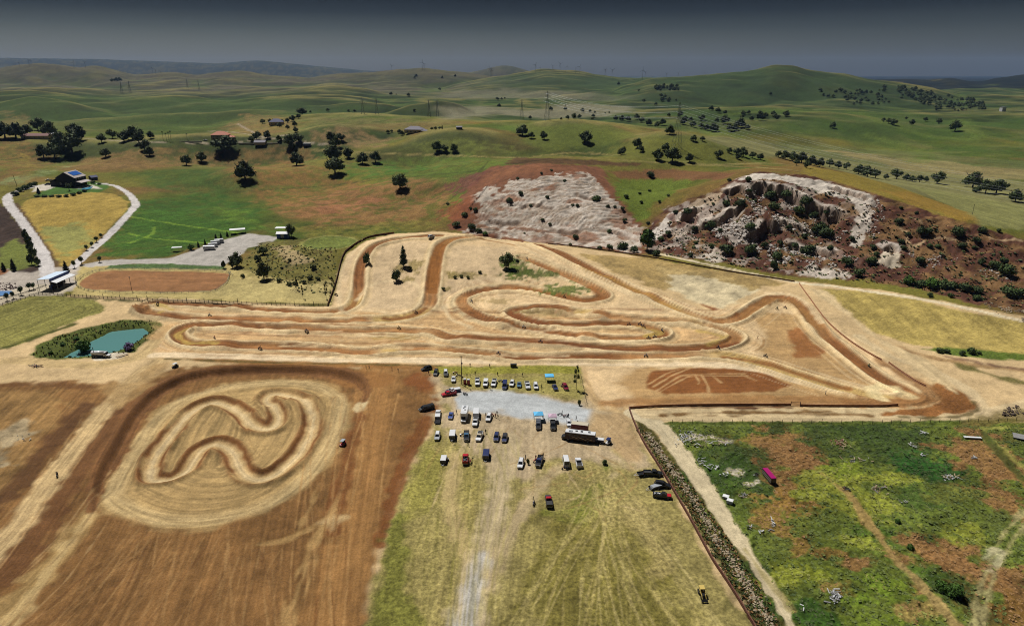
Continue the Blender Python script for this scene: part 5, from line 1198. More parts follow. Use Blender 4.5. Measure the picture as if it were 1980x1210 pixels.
trees([(1781,451,22),(1794,453,18),(1797,478,13),(1813,479,13),(1852,456,30),(1860,479,18)], 'shrub', 'on the red slope near the ridge', 'dark shrub', 'shrub')
trees([(1888,468,18),(1883,480,10),(1899,450,20),(1931,448,10),(1897,511,18),(1922,518,24),(1941,508,18),(1946,532,34)], 'shrub', 'at the right end of the red slope', 'dark shrub', 'shrub')
trees([(1757,549,26,None,'brightshrub'),(1779,554,26),(1802,555,30,None,'brightshrub'),(1823,559,30),(1842,560,28),(1866,564,30),(1889,567,26)], 'shrub', 'in the thick hedge under the red slope', 'bushy shrub', 'shrub')
trees([(1951,573,36),(1970,573,30),(1838,575,14),(1888,580,18),(1798,574,14)], 'shrub', 'by the farm road below the hedge', 'low shrub', 'shrub')
trees([(1816,681,15),(1830,682,15),(1860,686,15),(1878,684,20),(1893,685,10)], 'shrub', 'on the green strip at far right', 'round black shrub', 'shrub')
# left: drive, yard, arena
trees([(8,524,11,18),(27,523,13,24)], 'cone', 'on the lawn edge by the gravel yard', 'dark conifer', sized=False)
trees([(62,512,14,24),(66,500,14,26),(60,486,13,24),(56,474,13,22),(50,462,12,20),(74,514,12,18)], 'oak', 'in the dense row left of the pale drive', 'dark tree', sized=False)
tree(129, 529, 15, 'cone', 'dark conifer behind the white roofed barn', hpx=26)
trees([(144,518,8,15),(158,511,9,16),(193,507,8,12),(168,484,7,11),(178,478,7,11),(187,468,8,11),(196,460,7,9)], 'lolly', 'along the right hand drive', 'clipped round tree', sized=False)
trees([(14,581,9,15),(26,577,8,14),(41,570,10,17),(57,561,10,15),(65,560,8,14)], 'lolly', 'along the yard wall', 'clipped round tree', sized=False)
trees([(30,378,16,10),(40,371,16,10),(50,366,16,10),(60,361,14,9),(68,358,12,8)], 'shrub', 'in the hedge left of the black barn house', 'dark bush', 'bush', sized=False)
tree(75, 375, 9, 'cone', 'pointed conifer on the pale forecourt of the barn house', hpx=13)
tree(134, 369, 11, 'lolly', 'round dark tree on the lawn before the barn house', hpx=14)
tree(163, 360, 10, 'yellow', 'yellow flowering tree by the barn house porch', hpx=10)
trees([(72,381,12,5),(86,381,12,5),(100,381,12,5),(114,381,12,5),(128,380,12,5),(142,378,12,6),(154,375,11,6),(164,371,10,6),(172,361,8,4),(180,355,10,6),(192,357,9,4)], 'shrub', 'in the hedge bordering the barn house lawn', 'low bush', 'bush', sized=False)
trees([(458,516,26,29),(433,519,9,16),(450,518,12,16),(509,493,20,17),(498,505,14,13),(511,541,26,36),(563,458,16,26)], 'oak', 'around the horse trailer lot', 'leafy oak')
trees([(470,538,10,10),(560,552,12),(572,550,12),(588,548,11),(600,540,14),(615,541,11),(606,520,16),(545,520,8),(560,505,9),(540,545,12)], 'olive', 'on the brushy knoll left of the fence', 'scrubby bush', 'shrub')
trees([(631,577,8,34),(645,566,9,32),(586,577,7,26),(574,560,7,24)], 'thin', 'at the corner of the tan pasture', 'slender tree', sized=False)
trees([(369,484,7,14),(384,478,6,12),(397,474,6,12),(418,465,7,14),(428,462,6,12),(440,458,6,12)], 'cone', 'behind the white trailers', 'slim dark conifer', sized=False)
tree(370, 484, 14, 'bright', 'green tree beside the small white canopy', hpx=12)
# mound
tree(709, 511, 16, 'shrub', 'dark two lobed shrub on the left of the dirt mound', hpx=26)
tree(781, 516, 19, 'column', 'pointed dark cypress on the dirt mound beside the ramp', hpx=42)
tree(766, 543, 20, 'shrub', 'dark round bush below the cypress on the mound', hpx=24)
tree(979, 518, 26, 'oak', 'leaning dark tree on the grassy right flank of the mound', hpx=30)
tree(791, 522, 14, 'olive', 'tan dry bush at the foot of the mound cypress', 'shrub')
trees([(880,538,8),(892,536,9),(905,538,8),(928,528,9),(857,560,9),(1000,505,8)], 'olive', 'low on the mound face', 'dry tussock', 'shrub', sized=False)
# pond
tree(164, 684, 32, 'bright', 'feathery green willow on the pond bank beside the water truck', hpx=30)
tree(250, 676, 22, 'purple', 'purple blossoming bush at the right of the pond', 'bush', hpx=16)
trees([(122,668,13,7),(98,684,10,6),(148,657,13,7)], 'brightshrub', 'ringing the green pond', 'reedy bush', 'bush')
# parking field saplings
tree(1114, 752, 15, 'thin', 'tall slender tree at the right end of the parking field', hpx=46)
for px, py, w, h, kd, l in ((948,753,5,12,'thin','spindly sapling in front of the white pickups'), (1047,756,4,14,'thin','spindly sapling left of the navy car'), (1120,783,8,12,'olive','scraggly bush at the field corner below the slender tree'),
                            (914,898,7,14,'palm','little palm sapling beside the red pickup'), (1169,897,12,10,'shrub','dark green bush alone on the right of the parking field'), (931,838,6,8,'brightshrub','yellow green shrub behind the cream pickup'), (1031,970,3,12,'thin','thin bare sapling left of the red topped pickup'), (1021,897,7,12,'olive','scraggly sapling between the white SUV and the black truck')):
    tree(px, py, w, kd, l, 'tree' if kd in ('thin', 'palm') else 'bush', hpx=h)
trees([(1845,1150,40,22),(1820,1140,30,18),(1735,1010,14,8),(1760,1060,16,8)], 'brightshrub', 'in the weedy field at lower right', 'leafy green bush', 'bush')
# palms by the villa
trees([(316,272,6,17),(322,272,5,14),(327,272,6,16),(331,272,6,18),(362,270,5,11)], 'palm', 'in the row left of the villa', 'palm tree', sized=False)

# ------------------------------------------------------------------ weeds, reeds: too many to count
def tufts(name, pts, hs, ws, mats, mi, label=None):
    V = []; F = []; I = []
    r = np.random.RandomState(3)
    for (x, y, z), h, w, m in zip(pts, hs, ws, mi):
        g0 = r.uniform(0, 6.28)
        for b in range(4):                                # a low rosette: blades leaning well outward
            g = g0 + b * 1.57 + r.uniform(-.4, .4); c, s_ = math.cos(g), math.sin(g); l = w * r.uniform(1.1, 2.2); q_ = h * r.uniform(.5, 1.1); ww = w * r.uniform(.5, .9)
            o = len(V)
            V += [(x - s_ * ww * .5, y + c * ww * .5, z - .04), (x + s_ * ww * .5, y - c * ww * .5, z - .04), (x + c * l * .6 + s_ * ww, y + s_ * l * .6 - c * ww, z + q_), (x + c * l, y + s_ * l, z + q_ * .75), (x + c * l * .6 - s_ * ww, y + s_ * l * .6 + c * ww, z + q_)]
            F.append((o, o + 1, o + 2, o + 3, o + 4)); I.append(m)
    me = bpy.data.meshes.new(name); me.from_pydata(V, [], F)
    for m in mats: me.materials.append(m)
    me.polygons.foreach_set('material_index', I)
    o = bpy.data.objects.new(name, me); COL.objects.link(o); o['kind'] = 'stuff'
    return o
def gz(x, y): return [ground(a, b) for a, b in zip(x, y)]
def scatter_px(poly, n, seed):
    w = toworld(dens(poly, True)); r = np.random.RandomState(seed)
    x = r.uniform(w[:, 0].min(), w[:, 0].max(), n); y = r.uniform(w[:, 1].min(), w[:, 1].max(), n)
    c = np.zeros(n, bool)
    for i in range(len(w)):
        x1, y1 = w[i]; x2, y2 = w[(i + 1) % len(w)]
        if y1 == y2: continue
        c ^= ((y1 > y) != (y2 > y)) & (x < (x2 - x1) * (y - y1) / (y2 - y1) + x1)
    return x[c], y[c]
wm_ = [mat('weed_lime', (148, 150, 72), .8, var=.3), mat('weed_green', (106, 118, 56), .8, var=.3), mat('weed_dark', (76, 92, 46), .8, var=.3), mat('weed_rust', (158, 120, 74), .8, var=.3)]
x, y = scatter_px([(1290,822),(1500,822),(1800,822),(1985,822),(2080,1000),(2150,1230),(1560,1230),(1500,1140),(1420,1010),(1340,890)], 12000, 5)
ux = x / y; ci = np.clip(np.searchsorted(Uc, ux), 0, NC - 1); ri = np.clip(np.searchsorted(Yr, y), 0, NR - 1)
vg = VEG[ri, ci] > .7; colr = Cc[ri, ci]
x, y, colr = x[vg], y[vg], colr[vg]
refs = np.array([C8((136, 146, 44)), C8((92, 114, 40)), C8((56, 78, 30)), C8((142, 100, 54))])
kind_i = np.argmin(((colr[:, None] - refs[None]) ** 2).sum(-1), 1)
hh = np.where(kind_i == 3, .09, .16) * RNG.uniform(.5, 1.4, len(x)) * (0.35 + 1.2 * fbm(x / 4, y / 4, 811, 2))
tufts('weeds', np.stack([x, y, gz(x, y)], 1), hh, RNG.uniform(.14, .34, len(x)), wm_, kind_i)
x, y = scatter_px([(1224,822),(1255,840),(1330,930),(1400,1030),(1480,1150),(1520,1230),(1470,1230),(1400,1110),(1320,970),(1255,870)], 5200, 6)
tufts('verge_weeds', np.stack([x, y, gz(x, y)], 1), RNG.uniform(.15, .5, len(x)), RNG.uniform(.12, .3, len(x)), wm_, RNG.choice([1, 2, 3, 3, 2], len(x)))
x, y = scatter_px([(62,686),(110,652),(240,620),(308,620),(290,650),(262,680),(150,692),(80,692)], 600, 8)
_wp = toworld(catmull([(118,688),(148,670),(176,656),(196,646),(216,636),(276,630),(288,640),(264,656),(240,670),(208,680),(150,688)], 4, True)); _in = np.zeros(len(x), bool)
for i in range(len(_wp)):
    (x1, y1), (x2, y2) = _wp[i], _wp[(i + 1) % len(_wp)]
    if y1 != y2: _in ^= ((y1 > y) != (y2 > y)) & (x < (x2 - x1) * (y - y1) / (y2 - y1) + x1)
x, y = x[~_in], y[~_in]
tufts('pond_reeds', np.stack([x, y, gz(x, y)], 1), RNG.uniform(.3, 1.1, len(x)), RNG.uniform(.15, .35, len(x)), wm_, RNG.choice([1, 1, 2, 2, 3], len(x)))
x, y = scatter_px([(500,470),(650,480),(655,505),(640,575),(500,540),(470,512)], 900, 9)
tufts('knoll_brush', np.stack([x, y, gz(x, y)], 1), RNG.uniform(.3, .9, len(x)), RNG.uniform(.25, .6, len(x)), wm_, RNG.choice([1, 2, 3, 1, 2], len(x)))
x, y = scatter_px([(1250,470),(1330,400),(1480,345),(1640,380),(1850,440),(1980,480),(1980,600),(1760,555),(1560,535),(1290,495)], 3200, 10)
tufts('quarry_brush', np.stack([x, y, gz(x, y)], 1), RNG.uniform(.3, 1.1, len(x)), RNG.uniform(.3, .9, len(x)), wm_, RNG.choice([2, 2, 3, 3, 1], len(x)))

# ------------------------------------------------------------------ vehicles
GLASS = mat('dark_glass', (30, 34, 40), .12, var=.05, spec=.5)
TYRE = mat('tyre_rubber', (34, 34, 34), .85)
RIM = mat('wheel_metal', (150, 150, 152), .35, .6)
LAMP = mat('lamp_glass', (220, 220, 214), .2, var=.05)
TAIL = mat('tail_lamp', (150, 30, 28), .3)
TRIM = mat('black_trim', (40, 40, 42), .6)
CHROME = mat('bumper_metal', (160, 162, 165), .3, .7)
PAINT = {k: mat('paint_' + k, c, .28, 0, .05, spec=.5) for k, c in {'white': (226, 226, 224), 'silver': (168, 172, 176), 'grey': (96, 100, 106), 'charcoal': (58, 60, 64), 'black': (36, 37, 40), 'navy': (44, 54, 96), 'blue': (58, 84, 150), 'red': (186, 34, 48), 'maroon': (130, 30, 52), 'cream': (208, 196, 170), 'yellow': (214, 186, 104), 'magenta': (168, 28, 104), 'teal': (70, 110, 140)}.items()}
WHEEL_T = MB().wheel((0, 0, 0), .37, .25).mesh('tyre', TYRE)
WHEEL_R = MB().disc((0, 0, 0), .22, .2, 10).mesh('rim', RIM)
def add_wheels(t, xs, ys, r=.37):
    for y in ys:
        for x in xs:
            w = inst('wheel', WHEEL_T, t); w.location = (x, y, r); w.scale = (1, r / .37, r / .37)
            inst('rim', WHEEL_R, w)
def hull(secs):
    """car body: cross sections (y, z low, z top, half width)"""
    b = MB()
    b.loft([[(-w * .94, y, zb), (-w, y, zb + (zt - zb) * .35), (-w * .97, y, zt - .08), (-w * .86, y, zt), (w * .86, y, zt), (w * .97, y, zt - .08), (w, y, zb + (zt - zb) * .35), (w * .94, y, zb)] for y, zb, zt, w in secs])
    return b
def greenhouse(t, paint, y0, y1, t0, t1, zb, zt, wb, wt, glass=True, solid_back=False):
    """cabin with panes: base from y0 (rear) to y1 (front), roof from t0 to t1"""
    b = MB()
    B = [(-wb, y0, zb), (wb, y0, zb), (wb, y1, zb), (-wb, y1, zb)]; T = [(-wt, t0, zt), (wt, t0, zt), (wt, t1, zt), (-wt, t1, zt)]
    C_ = [(-wt * .8, t0 + .12, zt + .07), (wt * .8, t0 + .12, zt + .07), (wt * .8, t1 - .12, zt + .07), (-wt * .8, t1 - .12, zt + .07)]
    b.loft([B, T, C_])
    b.build('cabin', PAINT[paint], t)
    L = lambda a, c, k: tuple(a[i] + (c[i] - a[i]) * k for i in range(3))
    def pane(name, p, q_, r_, s_, mx=.09, lo=.12, hi=.9):
        a0, a1 = L(p, s_, lo), L(q_, r_, lo); b0, b1 = L(p, s_, hi), L(q_, r_, hi)
        MB().quad(L(a0, a1, mx), L(a0, a1, 1 - mx), L(b0, b1, 1 - mx), L(b0, b1, mx), .015).build(name, GLASS, t)
    pane('windscreen', B[2], B[3], T[3], T[2]); 
    if not solid_back: pane('rear_window', B[0], B[1], T[1], T[0])
    pane('side_window', B[1], B[2], T[2], T[1]); pane('side_window', B[3], B[0], T[0], T[3])
def lights(t, yf, yr, w, z, zr=None):
    for x in (-1, 1):
        MB().box((x * w * .74, yf, z), (.34, .06, .18)).build('headlight', LAMP, t)
        MB().box((x * w * .84, yr, zr or z + .1), (.18, .06, .3)).build('tail_light', TAIL, t)
    MB().box((0, yf - .05, z - .28), (w * 1.7, .26, .2)).build('bumper', CHROME, t); MB().box((0, yr + .05, z - .28), (w * 1.7, .26, .2)).build('bumper', CHROME, t)
    MB().box((0, yf + .005, z), (w * .9, .05, .26)).build('grille', TRIM, t)
def mirrors(t, y, w, z, paint):
    for x in (-1, 1): MB().box((x * (w + .1), y, z), (.18, .1, .2)).build('mirror', PAINT[paint], t)
def pickup(name, label, paint, roof=None, load=None, lng=5.9):
    t = thing(name, label, 'pickup truck'); f = lng / 2; roof = roof or paint
    hull([(-f, .5, 1.0, .92), (-f + .15, .42, 1.12, .98), (f - 1.5, .42, 1.12, .99), (f - .35, .42, 1.06, .96), (f, .5, .92, .86)]).build('body', PAINT[paint], t)
    greenhouse(t, roof, -.35, f - 1.35, -.2, f - 2.05, 1.1, 1.82, .9, .76)
    b = MB()                                             # the load bed: floor and three walls standing above the body
    b.box((0, -f / 2 - .25, 1.135), (1.64, f - .55, .03)); bed = b.build('bed_floor', TRIM, t)
    for x in (-1, 1): MB().box((x * .88, -f / 2 - .25, 1.26), (.1, f - .5, .3)).build('bed_wall', PAINT[paint], t)
    MB().box((0, -f + .06, 1.24), (1.78, .08, .34)).build('tailgate', PAINT[paint], t)
    if load == 'cover': MB().box((0, -f / 2 - .25, 1.43), (1.74, f - .5, .05)).build('bed_cover', PAINT['white'], t)
    if load == 'cap':
        MB().loft([[(-.9, -f + .05, 1.42), (.9, -f + .05, 1.42), (.9, -.45, 1.42), (-.9, -.45, 1.42)], [(-.78, -f + .25, 1.86), (.78, -f + .25, 1.86), (.78, -.5, 1.86), (-.78, -.5, 1.86)]]).build('bed_cap', PAINT[roof], t)
    if load == 'rack':
        for y in (-f + .2, -.5):
            MB().tube([(-.85, y, 1.4), (-.85, y, 2.0), (.85, y, 2.0), (.85, y, 1.4)], .04, 5).build('rack_bar', TRIM, t)
    if load == 'boxes':
        for k in range(4): MB().box((random.uniform(-.5, .5), -f + .6 + k * .5, 1.35), (.5, .4, .4), random.uniform(0, 1)).build('cargo_box', PAINT[random.choice(['white', 'grey', 'black'])], t)
    add_wheels(t, (-.84, .84), (-f + 1.15, f - 1.05)); lights(t, f + .01, -f - .01, .9, .8); mirrors(t, f - 1.6, .95, 1.2, paint)
    return t
def suv(name, label, paint, roof=None, lng=4.8, zt=1.75, rails=True, cat='car'):
    t = thing(name, label, cat); f = lng / 2; roof = roof or paint
    hull([(-f, .5, .95, .86), (-f + .2, .38, 1.04, .93), (f - 1.3, .38, 1.06, .94), (f - .3, .4, .95, .9), (f, .48, .82, .8)]).build('body', PAINT[paint], t)
    greenhouse(t, roof, -f + .12, f - 1.15, -f + .5, f - 1.95, 1.03, zt, .86, .7)
    if rails:
        for x in (-.6, .6): MB().tube([(x, -f + .8, zt + .1), (x, f - 2.2, zt + .1)], .035, 4).build('roof_rail', TRIM, t)
    add_wheels(t, (-.8, .8), (-f + .95, f - .9), .35); lights(t, f + .01, -f - .01, .84, .72); mirrors(t, f - 1.4, .9, 1.12, paint)
    return t
def sedan(name, label, paint, lng=4.6):
    t = thing(name, label, 'car'); f = lng / 2
    hull([(-f, .45, .86, .8), (-f + .2, .32, .95, .88), (f - 1.4, .32, .92, .9), (f - .3, .34, .82, .86), (f, .42, .7, .76)]).build('body', PAINT[paint], t)
    greenhouse(t, paint, -f + .6, f - 1.2, -f + 1.25, f - 2.1, .9, 1.4, .82, .62)
    add_wheels(t, (-.78, .78), (-f + .9, f - .85), .32); lights(t, f + .01, -f - .01, .8, .62); mirrors(t, f - 1.5, .86, .98, paint)
    return t
def van(name, label, paint, lng=5.4, zt=2.1):
    t = thing(name, label, 'van'); f = lng / 2
    hull([(-f, .45, 1.15, .9), (-f + .15, .38, 1.2, .97), (f - 1.1, .38, 1.2, .97), (f - .3, .4, 1.02, .93), (f, .48, .85, .84)]).build('body', PAINT[paint], t)
    greenhouse(t, paint, -f + .04, f - .8, -f + .15, f - 1.6, 1.18, zt, .93, .82)
    add_wheels(t, (-.84, .84), (-f + 1.1, f - 1.0)); lights(t, f + .01, -f - .01, .88, .78); mirrors(t, f - 1.1, .95, 1.3, paint)
    return t
def trailer(name, label, paint, side=None, lng=4.2, w=2.1, h=2.1, cat='trailer'):
    """enclosed box trailer, drawbar to +Y"""
    t = thing(name, label, cat); f = lng / 2
    MB().box((0, 0, .45 + h / 2), (w, lng, h)).build('box_body', PAINT[side or paint], t)
    MB().loft([[(-w / 2 - .02, -f - .02, h + .455), (w / 2 + .02, -f - .02, h + .455), (w / 2 + .02, f + .02, h + .455), (-w / 2 - .02, f + .02, h + .455)], [(-w / 2 + .2, -f + .2, h + .55), (w / 2 - .2, -f + .2, h + .55), (w / 2 - .2, f - .2, h + .55), (-w / 2 + .2, f - .2, h + .55)]]).build('roof', PAINT[paint], t)
    MB().tube([(-w * .35, f, .5), (0, f + 1.3, .5)], .06, 5).tube([(w * .35, f, .5), (0, f + 1.3, .5)], .06, 5).build('drawbar', PAINT['white'], t)
    MB().box((0, -f - .03, .45 + h / 2), (w * .86, .05, h * .88)).build('rear_door', PAINT[paint], t)
    add_wheels(t, (-w / 2 - .1, w / 2 + .1), (-.45, .45), .33)
    for x in (-1, 1): MB().box((x * (w / 2 + .1), 0, .82), (.3, 1.8, .06)).build('mudguard', TRIM, t)
    return t
def flat_trailer(name, label, deck='charcoal', lng=3.4, tarp=None):
    t = thing(name, label, 'trailer'); f = lng / 2
    MB().box((0, 0, .6), (1.9, lng, .1)).build('deck', PAINT[deck], t)
    for x in (-1, 1): MB().box((x * .93, 0, .8), (.05, lng, .3)).build('side_rail', TRIM, t)
    MB().tube([(-.7, f, .58), (0, f + 1.5, .52)], .06, 5).tube([(.7, f, .58), (0, f + 1.5, .52)], .06, 5).build('drawbar', PAINT['white'], t)
    add_wheels(t, (-1.05, 1.05), (0,), .33)
    if tarp: MB().box((0, -.1, .95), (1.7, lng * .8, .5), taper=.9).build('tarpaulin', PAINT[tarp], t)
    return t
def place(t, px, py, rz, sc=1.0):
    t.scale = (sc, sc, sc)
    p = at(px, py); t.location = p; t.rotation_euler = (0, 0, rz); return t
D = rad
TO, AW = D(180), 0.0                                     # nose towards the camera, nose away
def side_heading(px, py, dpx, dpy): return toward((px, py), (px + dpx, py + dpy))

# the row by the race track
place(suv('black_suv', 'black SUV parked sideways at the left end of the top row', 'black'), 825, 715, side_heading(825, 715, -14, 3))
place(suv('charcoal_suv', 'charcoal SUV second in the top row beside the sideways black SUV', 'charcoal'), 843, 723, D(178))
place(suv('white_roofed_suv', 'white roofed SUV with a dark bonnet third in the top row', 'charcoal', 'white'), 862, 724, D(186))
place(sedan('white_car', 'white hatchback parked just below the white roofed SUV, left of the tall pole', 'white'), 877, 735, D(183))
place(pickup('white_pickup', 'white pickup nearest the red toilets with dark bars on its bed', 'white', load='rack'), 923, 741, D(183))
place(pickup('white_pickup', 'white pickup between the two with racks in the top row', 'white', load='cover'), 939, 743, D(178))
place(pickup('white_pickup', 'white pickup with rack left of the dark blue van', 'white', load='rack'), 955, 743, D(175))
place(van('dark_blue_van', 'long dark blue van with bikes behind it in the top row', 'navy', 5.8), 976, 748, D(177))
place(suv('white_suv', 'white compact SUV right of the dark blue van', 'white', lng=4.3), 990, 744, D(172))
place(sedan('blue_car', 'small steel blue car between white SUV and white pickup', 'teal', 4.1), 1004, 746, D(178))
place(pickup('white_pickup', 'white pickup right of the small steel blue car', 'white', lng=5.6), 1020, 748, D(185))
place(suv('white_suv', 'white SUV at the right end of the white vehicles, left of the thin sapling', 'white', lng=5.0), 1036, 749, D(182))
place(sedan('navy_car', 'navy blue car parked below the flat blue canopy', 'navy'), 1073, 751, D(190))
place(suv('maroon_car', 'maroon red car at the right end of the top row', 'maroon', lng=4.7, rails=False), 1093, 751, D(192))
# left edge
place(pickup('red_pickup', 'bright red pickup parked sideways above the grey gravel', 'red', load='boxes'), 868, 764, side_heading(868, 764, -20, 3))
place(pickup('dark_pickup', 'dark blue pickup with white covers parked tight behind the red pickup', 'navy', roof='white', load='cover'), 876, 758, side_heading(876, 758, -20, 3))
place(van('black_van', 'long black van parked sideways at the left edge of the field', 'black', 6.0, 1.9), 825, 792, side_heading(825, 792, -20, 5))
# row two
place(pickup('white_pickup', 'white pickup with white bed cover hitched to a black trailer', 'white', load='cover', lng=6.4), 847, 804, D(2))
place(flat_trailer('ramp_trailer', 'open black trailer with white ramp behind the covered white pickup', 'black', 3.2), 846, 817, D(2))
place(sedan('blue_car', 'royal blue car left of the big white camper', 'blue'), 872, 806, D(178))
def camper(name, label):
    t = thing(name, label, 'motorhome')
    MB().box((0, -.9, 1.95), (2.4, 6.0, 2.7)).build('house_body', PAINT['white'], t)
    MB().box((0, 2.3, 2.75), (2.3, 1.2, 1.1), taper=.9).build('overcab', PAINT['white'], t)
    hull([(2.0, .5, 1.3, .95), (2.9, .45, 1.25, .98), (3.9, .45, 1.1, .95), (4.25, .5, .9, .86)]).build('body', PAINT['white'], t)
    greenhouse(t, 'white', 2.05, 3.3, 2.1, 2.75, 1.24, 2.1, .95, .85, solid_back=True)
    for x, y in ((-.3, -.2), (.35, -1.6)): MB().box((x, y, 3.37), (.5, .5, .14)).build('roof_vent', PAINT['grey'], t)
    MB().box((0, -2.8, 3.4), (.8, .9, .22)).build('air_conditioner', PAINT['silver'], t)
    for x in (-1, 1):
        for y in (-2.4, -.6): MB().box((x * 1.205, y, 2.3), (.03, .9, .6)).build('side_window', GLASS, t)
    add_wheels(t, (-.95, .95), (-2.3, 3.0), .4); lights(t, 4.27, -3.92, .9, .85)
    return t
place(camper('white_camper', 'tall white camper with roof vents nose towards the camera by the gravel'), 898, 808, D(178))
place(trailer('white_trailer', 'white box trailer behind the small white pickup near the gravel', 'white', None, 4.6, 2.1, 1.8), 921, 804, D(180))
place(pickup('white_pickup', 'white pickup pulling the white box trailer', 'white', lng=5.3), 919, 819, D(178))
place(suv('white_suv', 'white SUV with people at its side at the gravel edge', 'white'), 945, 810, D(173))
# row three
place(suv('white_suv', 'silver white SUV leftmost in the third row', 'silver', 'white'), 846, 846, D(180))
place(trailer('cargo_trailer', 'white roofed black cargo trailer with white drawbar in the third row', 'white', 'charcoal', 4.4, 2.0, 1.4), 875, 845, D(181))
place(pickup('black_truck', 'black truck with blue roof and bikes around it in the third row', 'black', 'teal', 'rack'), 902, 846, D(183))
place(pickup('cream_pickup', 'cream white pickup left of the two dark SUVs', 'white', 'cream', lng=5.6), 927, 847, D(172))
place(suv('navy_suv', 'navy SUV left one of the close pair in the third row', 'navy'), 960, 848, D(176))
place(suv('dark_blue_suv', 'dark blue SUV right one of the close pair in the third row', 'navy', 'charcoal'), 976, 850, D(174))
# row four
place(trailer('small_trailer', 'small white trailer with long white drawbar at the left of the lowest row', 'white', 'charcoal', 3.4, 1.8, 1.2), 858, 893, D(178))
place(pickup('red_pickup', 'red pickup with white load in its bed beside the little palm', 'red', load='boxes', lng=5.6), 900, 890, D(2))
place(trailer('navy_trailer', 'navy blue box trailer with pale drawbar right of the red pickup', 'navy', 'black', 4.4, 2.0, 1.5), 940, 884, D(178))
place(suv('white_suv', 'white SUV with silver grille left of the scraggly sapling', 'white', lng=5.0), 1007, 899, D(172))
place(pickup('black_truck', 'black truck crowded with gear right of the scraggly sapling', 'black', 'navy', 'boxes'), 1043, 895, D(168))
place(van('white_van', 'tall white roofed van with dark rear near the right of the lowest row', 'white', 5.8, 2.5), 1094, 896, D(2))
place(pickup('white_pickup', 'white pickup with open empty bed at the right of the lowest row', 'white', lng=5.7), 1119, 898, D(2))
# by the gravel, right
place(pickup('grey_truck', 'grey topped black truck under the bright blue pop up canopy', 'black', 'grey', 'cap'), 1041, 824, D(178))
place(pickup('black_pickup', 'black pickup in front of the pink canopy', 'black'), 1069, 825, D(178))
place(sedan('white_car', 'white car at the upper left corner of the brown motorhome', 'white'), 1100, 820, D(180))
# the big motorhome
def motorhome():
    t = thing('motorhome', 'big brown and black motorhome with white roof and tan swooshes', 'motorhome'); BR = mat('brown_side', (66, 44, 42), .35, var=.08)
    MB().box((0, 0, 1.9), (2.5, 10.4, 2.6)).build('body', BR, t)
    MB().loft([[(-1.27, -5.22, 3.205), (1.27, -5.22, 3.205), (1.27, 5.22, 3.205), (-1.27, 5.22, 3.205)], [(-1.15, -5.1, 3.36), (1.15, -5.1, 3.36), (1.15, 5.1, 3.36), (-1.15, 5.1, 3.36)]]).build('roof', PAINT['white'], t)
    for y, s_ in ((-3.0, .5), (-.4, .7), (1.4, .5)): MB().box((.1, y, 3.46), (s_, .8, .18)).build('roof_vent', PAINT['charcoal'], t)
    MB().box((-.4, 3.4, 3.5), (.9, 1.2, .26)).build('air_conditioner', PAINT['silver'], t)
    MB().box((0, 5.22, 2.3), (2.3, .05, 1.3)).build('windscreen', GLASS, t)
    hull([(5.1, .5, 1.5, 1.1), (5.9, .5, 1.35, 1.05), (6.5, .55, 1.0, .95)]).build('bonnet', PAINT['black'], t)
    for x in (-1, 1):
        for y in (-3.6, -1.2, 1.4, 3.6): MB().box((x * 1.256, y, 2.45), (.03, 1.3, .6)).build('side_window', GLASS, t)
        TAN = mat('tan_stripe', (236, 214, 184), .5)
        for k, (y0, y1, z0, z1) in enumerate(((-4.6, -1.8, 1.1, 1.7), (-2.4, 1.0, .95, 1.9), (.2, 3.4, 1.2, 1.95), (-.8, 3.8, .9, 1.25))):
            b = MB(); X = x * (1.262 + .004 * k)
            b.quad((X, y0, z0), (X, y0 + .5, z0), (X, y1, z1), (X, y1 - .9, z1 - .12), .004); b.build('stripe', TAN, t)
    add_wheels(t, (-1.1, 1.1), (-2.6, 4.1), .48); lights(t, 6.52, -5.22, 1.0, .85)
    return t
hd = side_heading(1122, 848, -40, -5)
place(motorhome(), 1122, 851, hd)
place(trailer('white_caravan', 'cream white caravan parked behind the brown motorhome', 'cream', 'maroon', 6.0, 2.4, 2.4, 'caravan'), 1121, 832, hd)
place(trailer('small_white_trailer', 'small low white trailer behind the tail of the brown motorhome', 'white', 'navy', 3.0, 1.7, 1.0), 1159, 855, hd)
# at the rusty fence
place(pickup('black_pickup', 'black pickup parked sideways uppermost by the rusty fence', 'black'), 1262, 918, side_heading(1262, 918, 20, 1))
place(flat_trailer('black_trailer', 'black trailer with pale drawbar behind the uppermost black pickup', 'black'), 1243, 918, side_heading(1243, 918, -18, 4))
place(flat_trailer('tarp_trailer', 'dark trailer with pale blue tarpaulin by the rusty fence', 'black', 4.4, 'silver'), 1268, 944, side_heading(1268, 944, -18, 5))
place(suv('black_suv', 'black SUV beyond the blue tarpaulin trailer by the rusty fence', 'black'), 1280, 940, side_heading(1280, 940, 18, 2))
t = place(pickup('dark_pickup', 'dark pickup with red bonnet lowest of those by the rusty fence', 'charcoal', 'black', 'boxes'), 1280, 961, side_heading(1280, 961, 20, 3), .92)
MB().box((0, 2.25, 1.13), (1.78, 1.3, .08), taper=.94).build('bonnet', PAINT['red'], t)
place(pickup('red_topped_pickup', 'red cabbed dark pickup alone below the parking rows', 'charcoal', 'red', lng=5.6), 1061, 972, D(3))
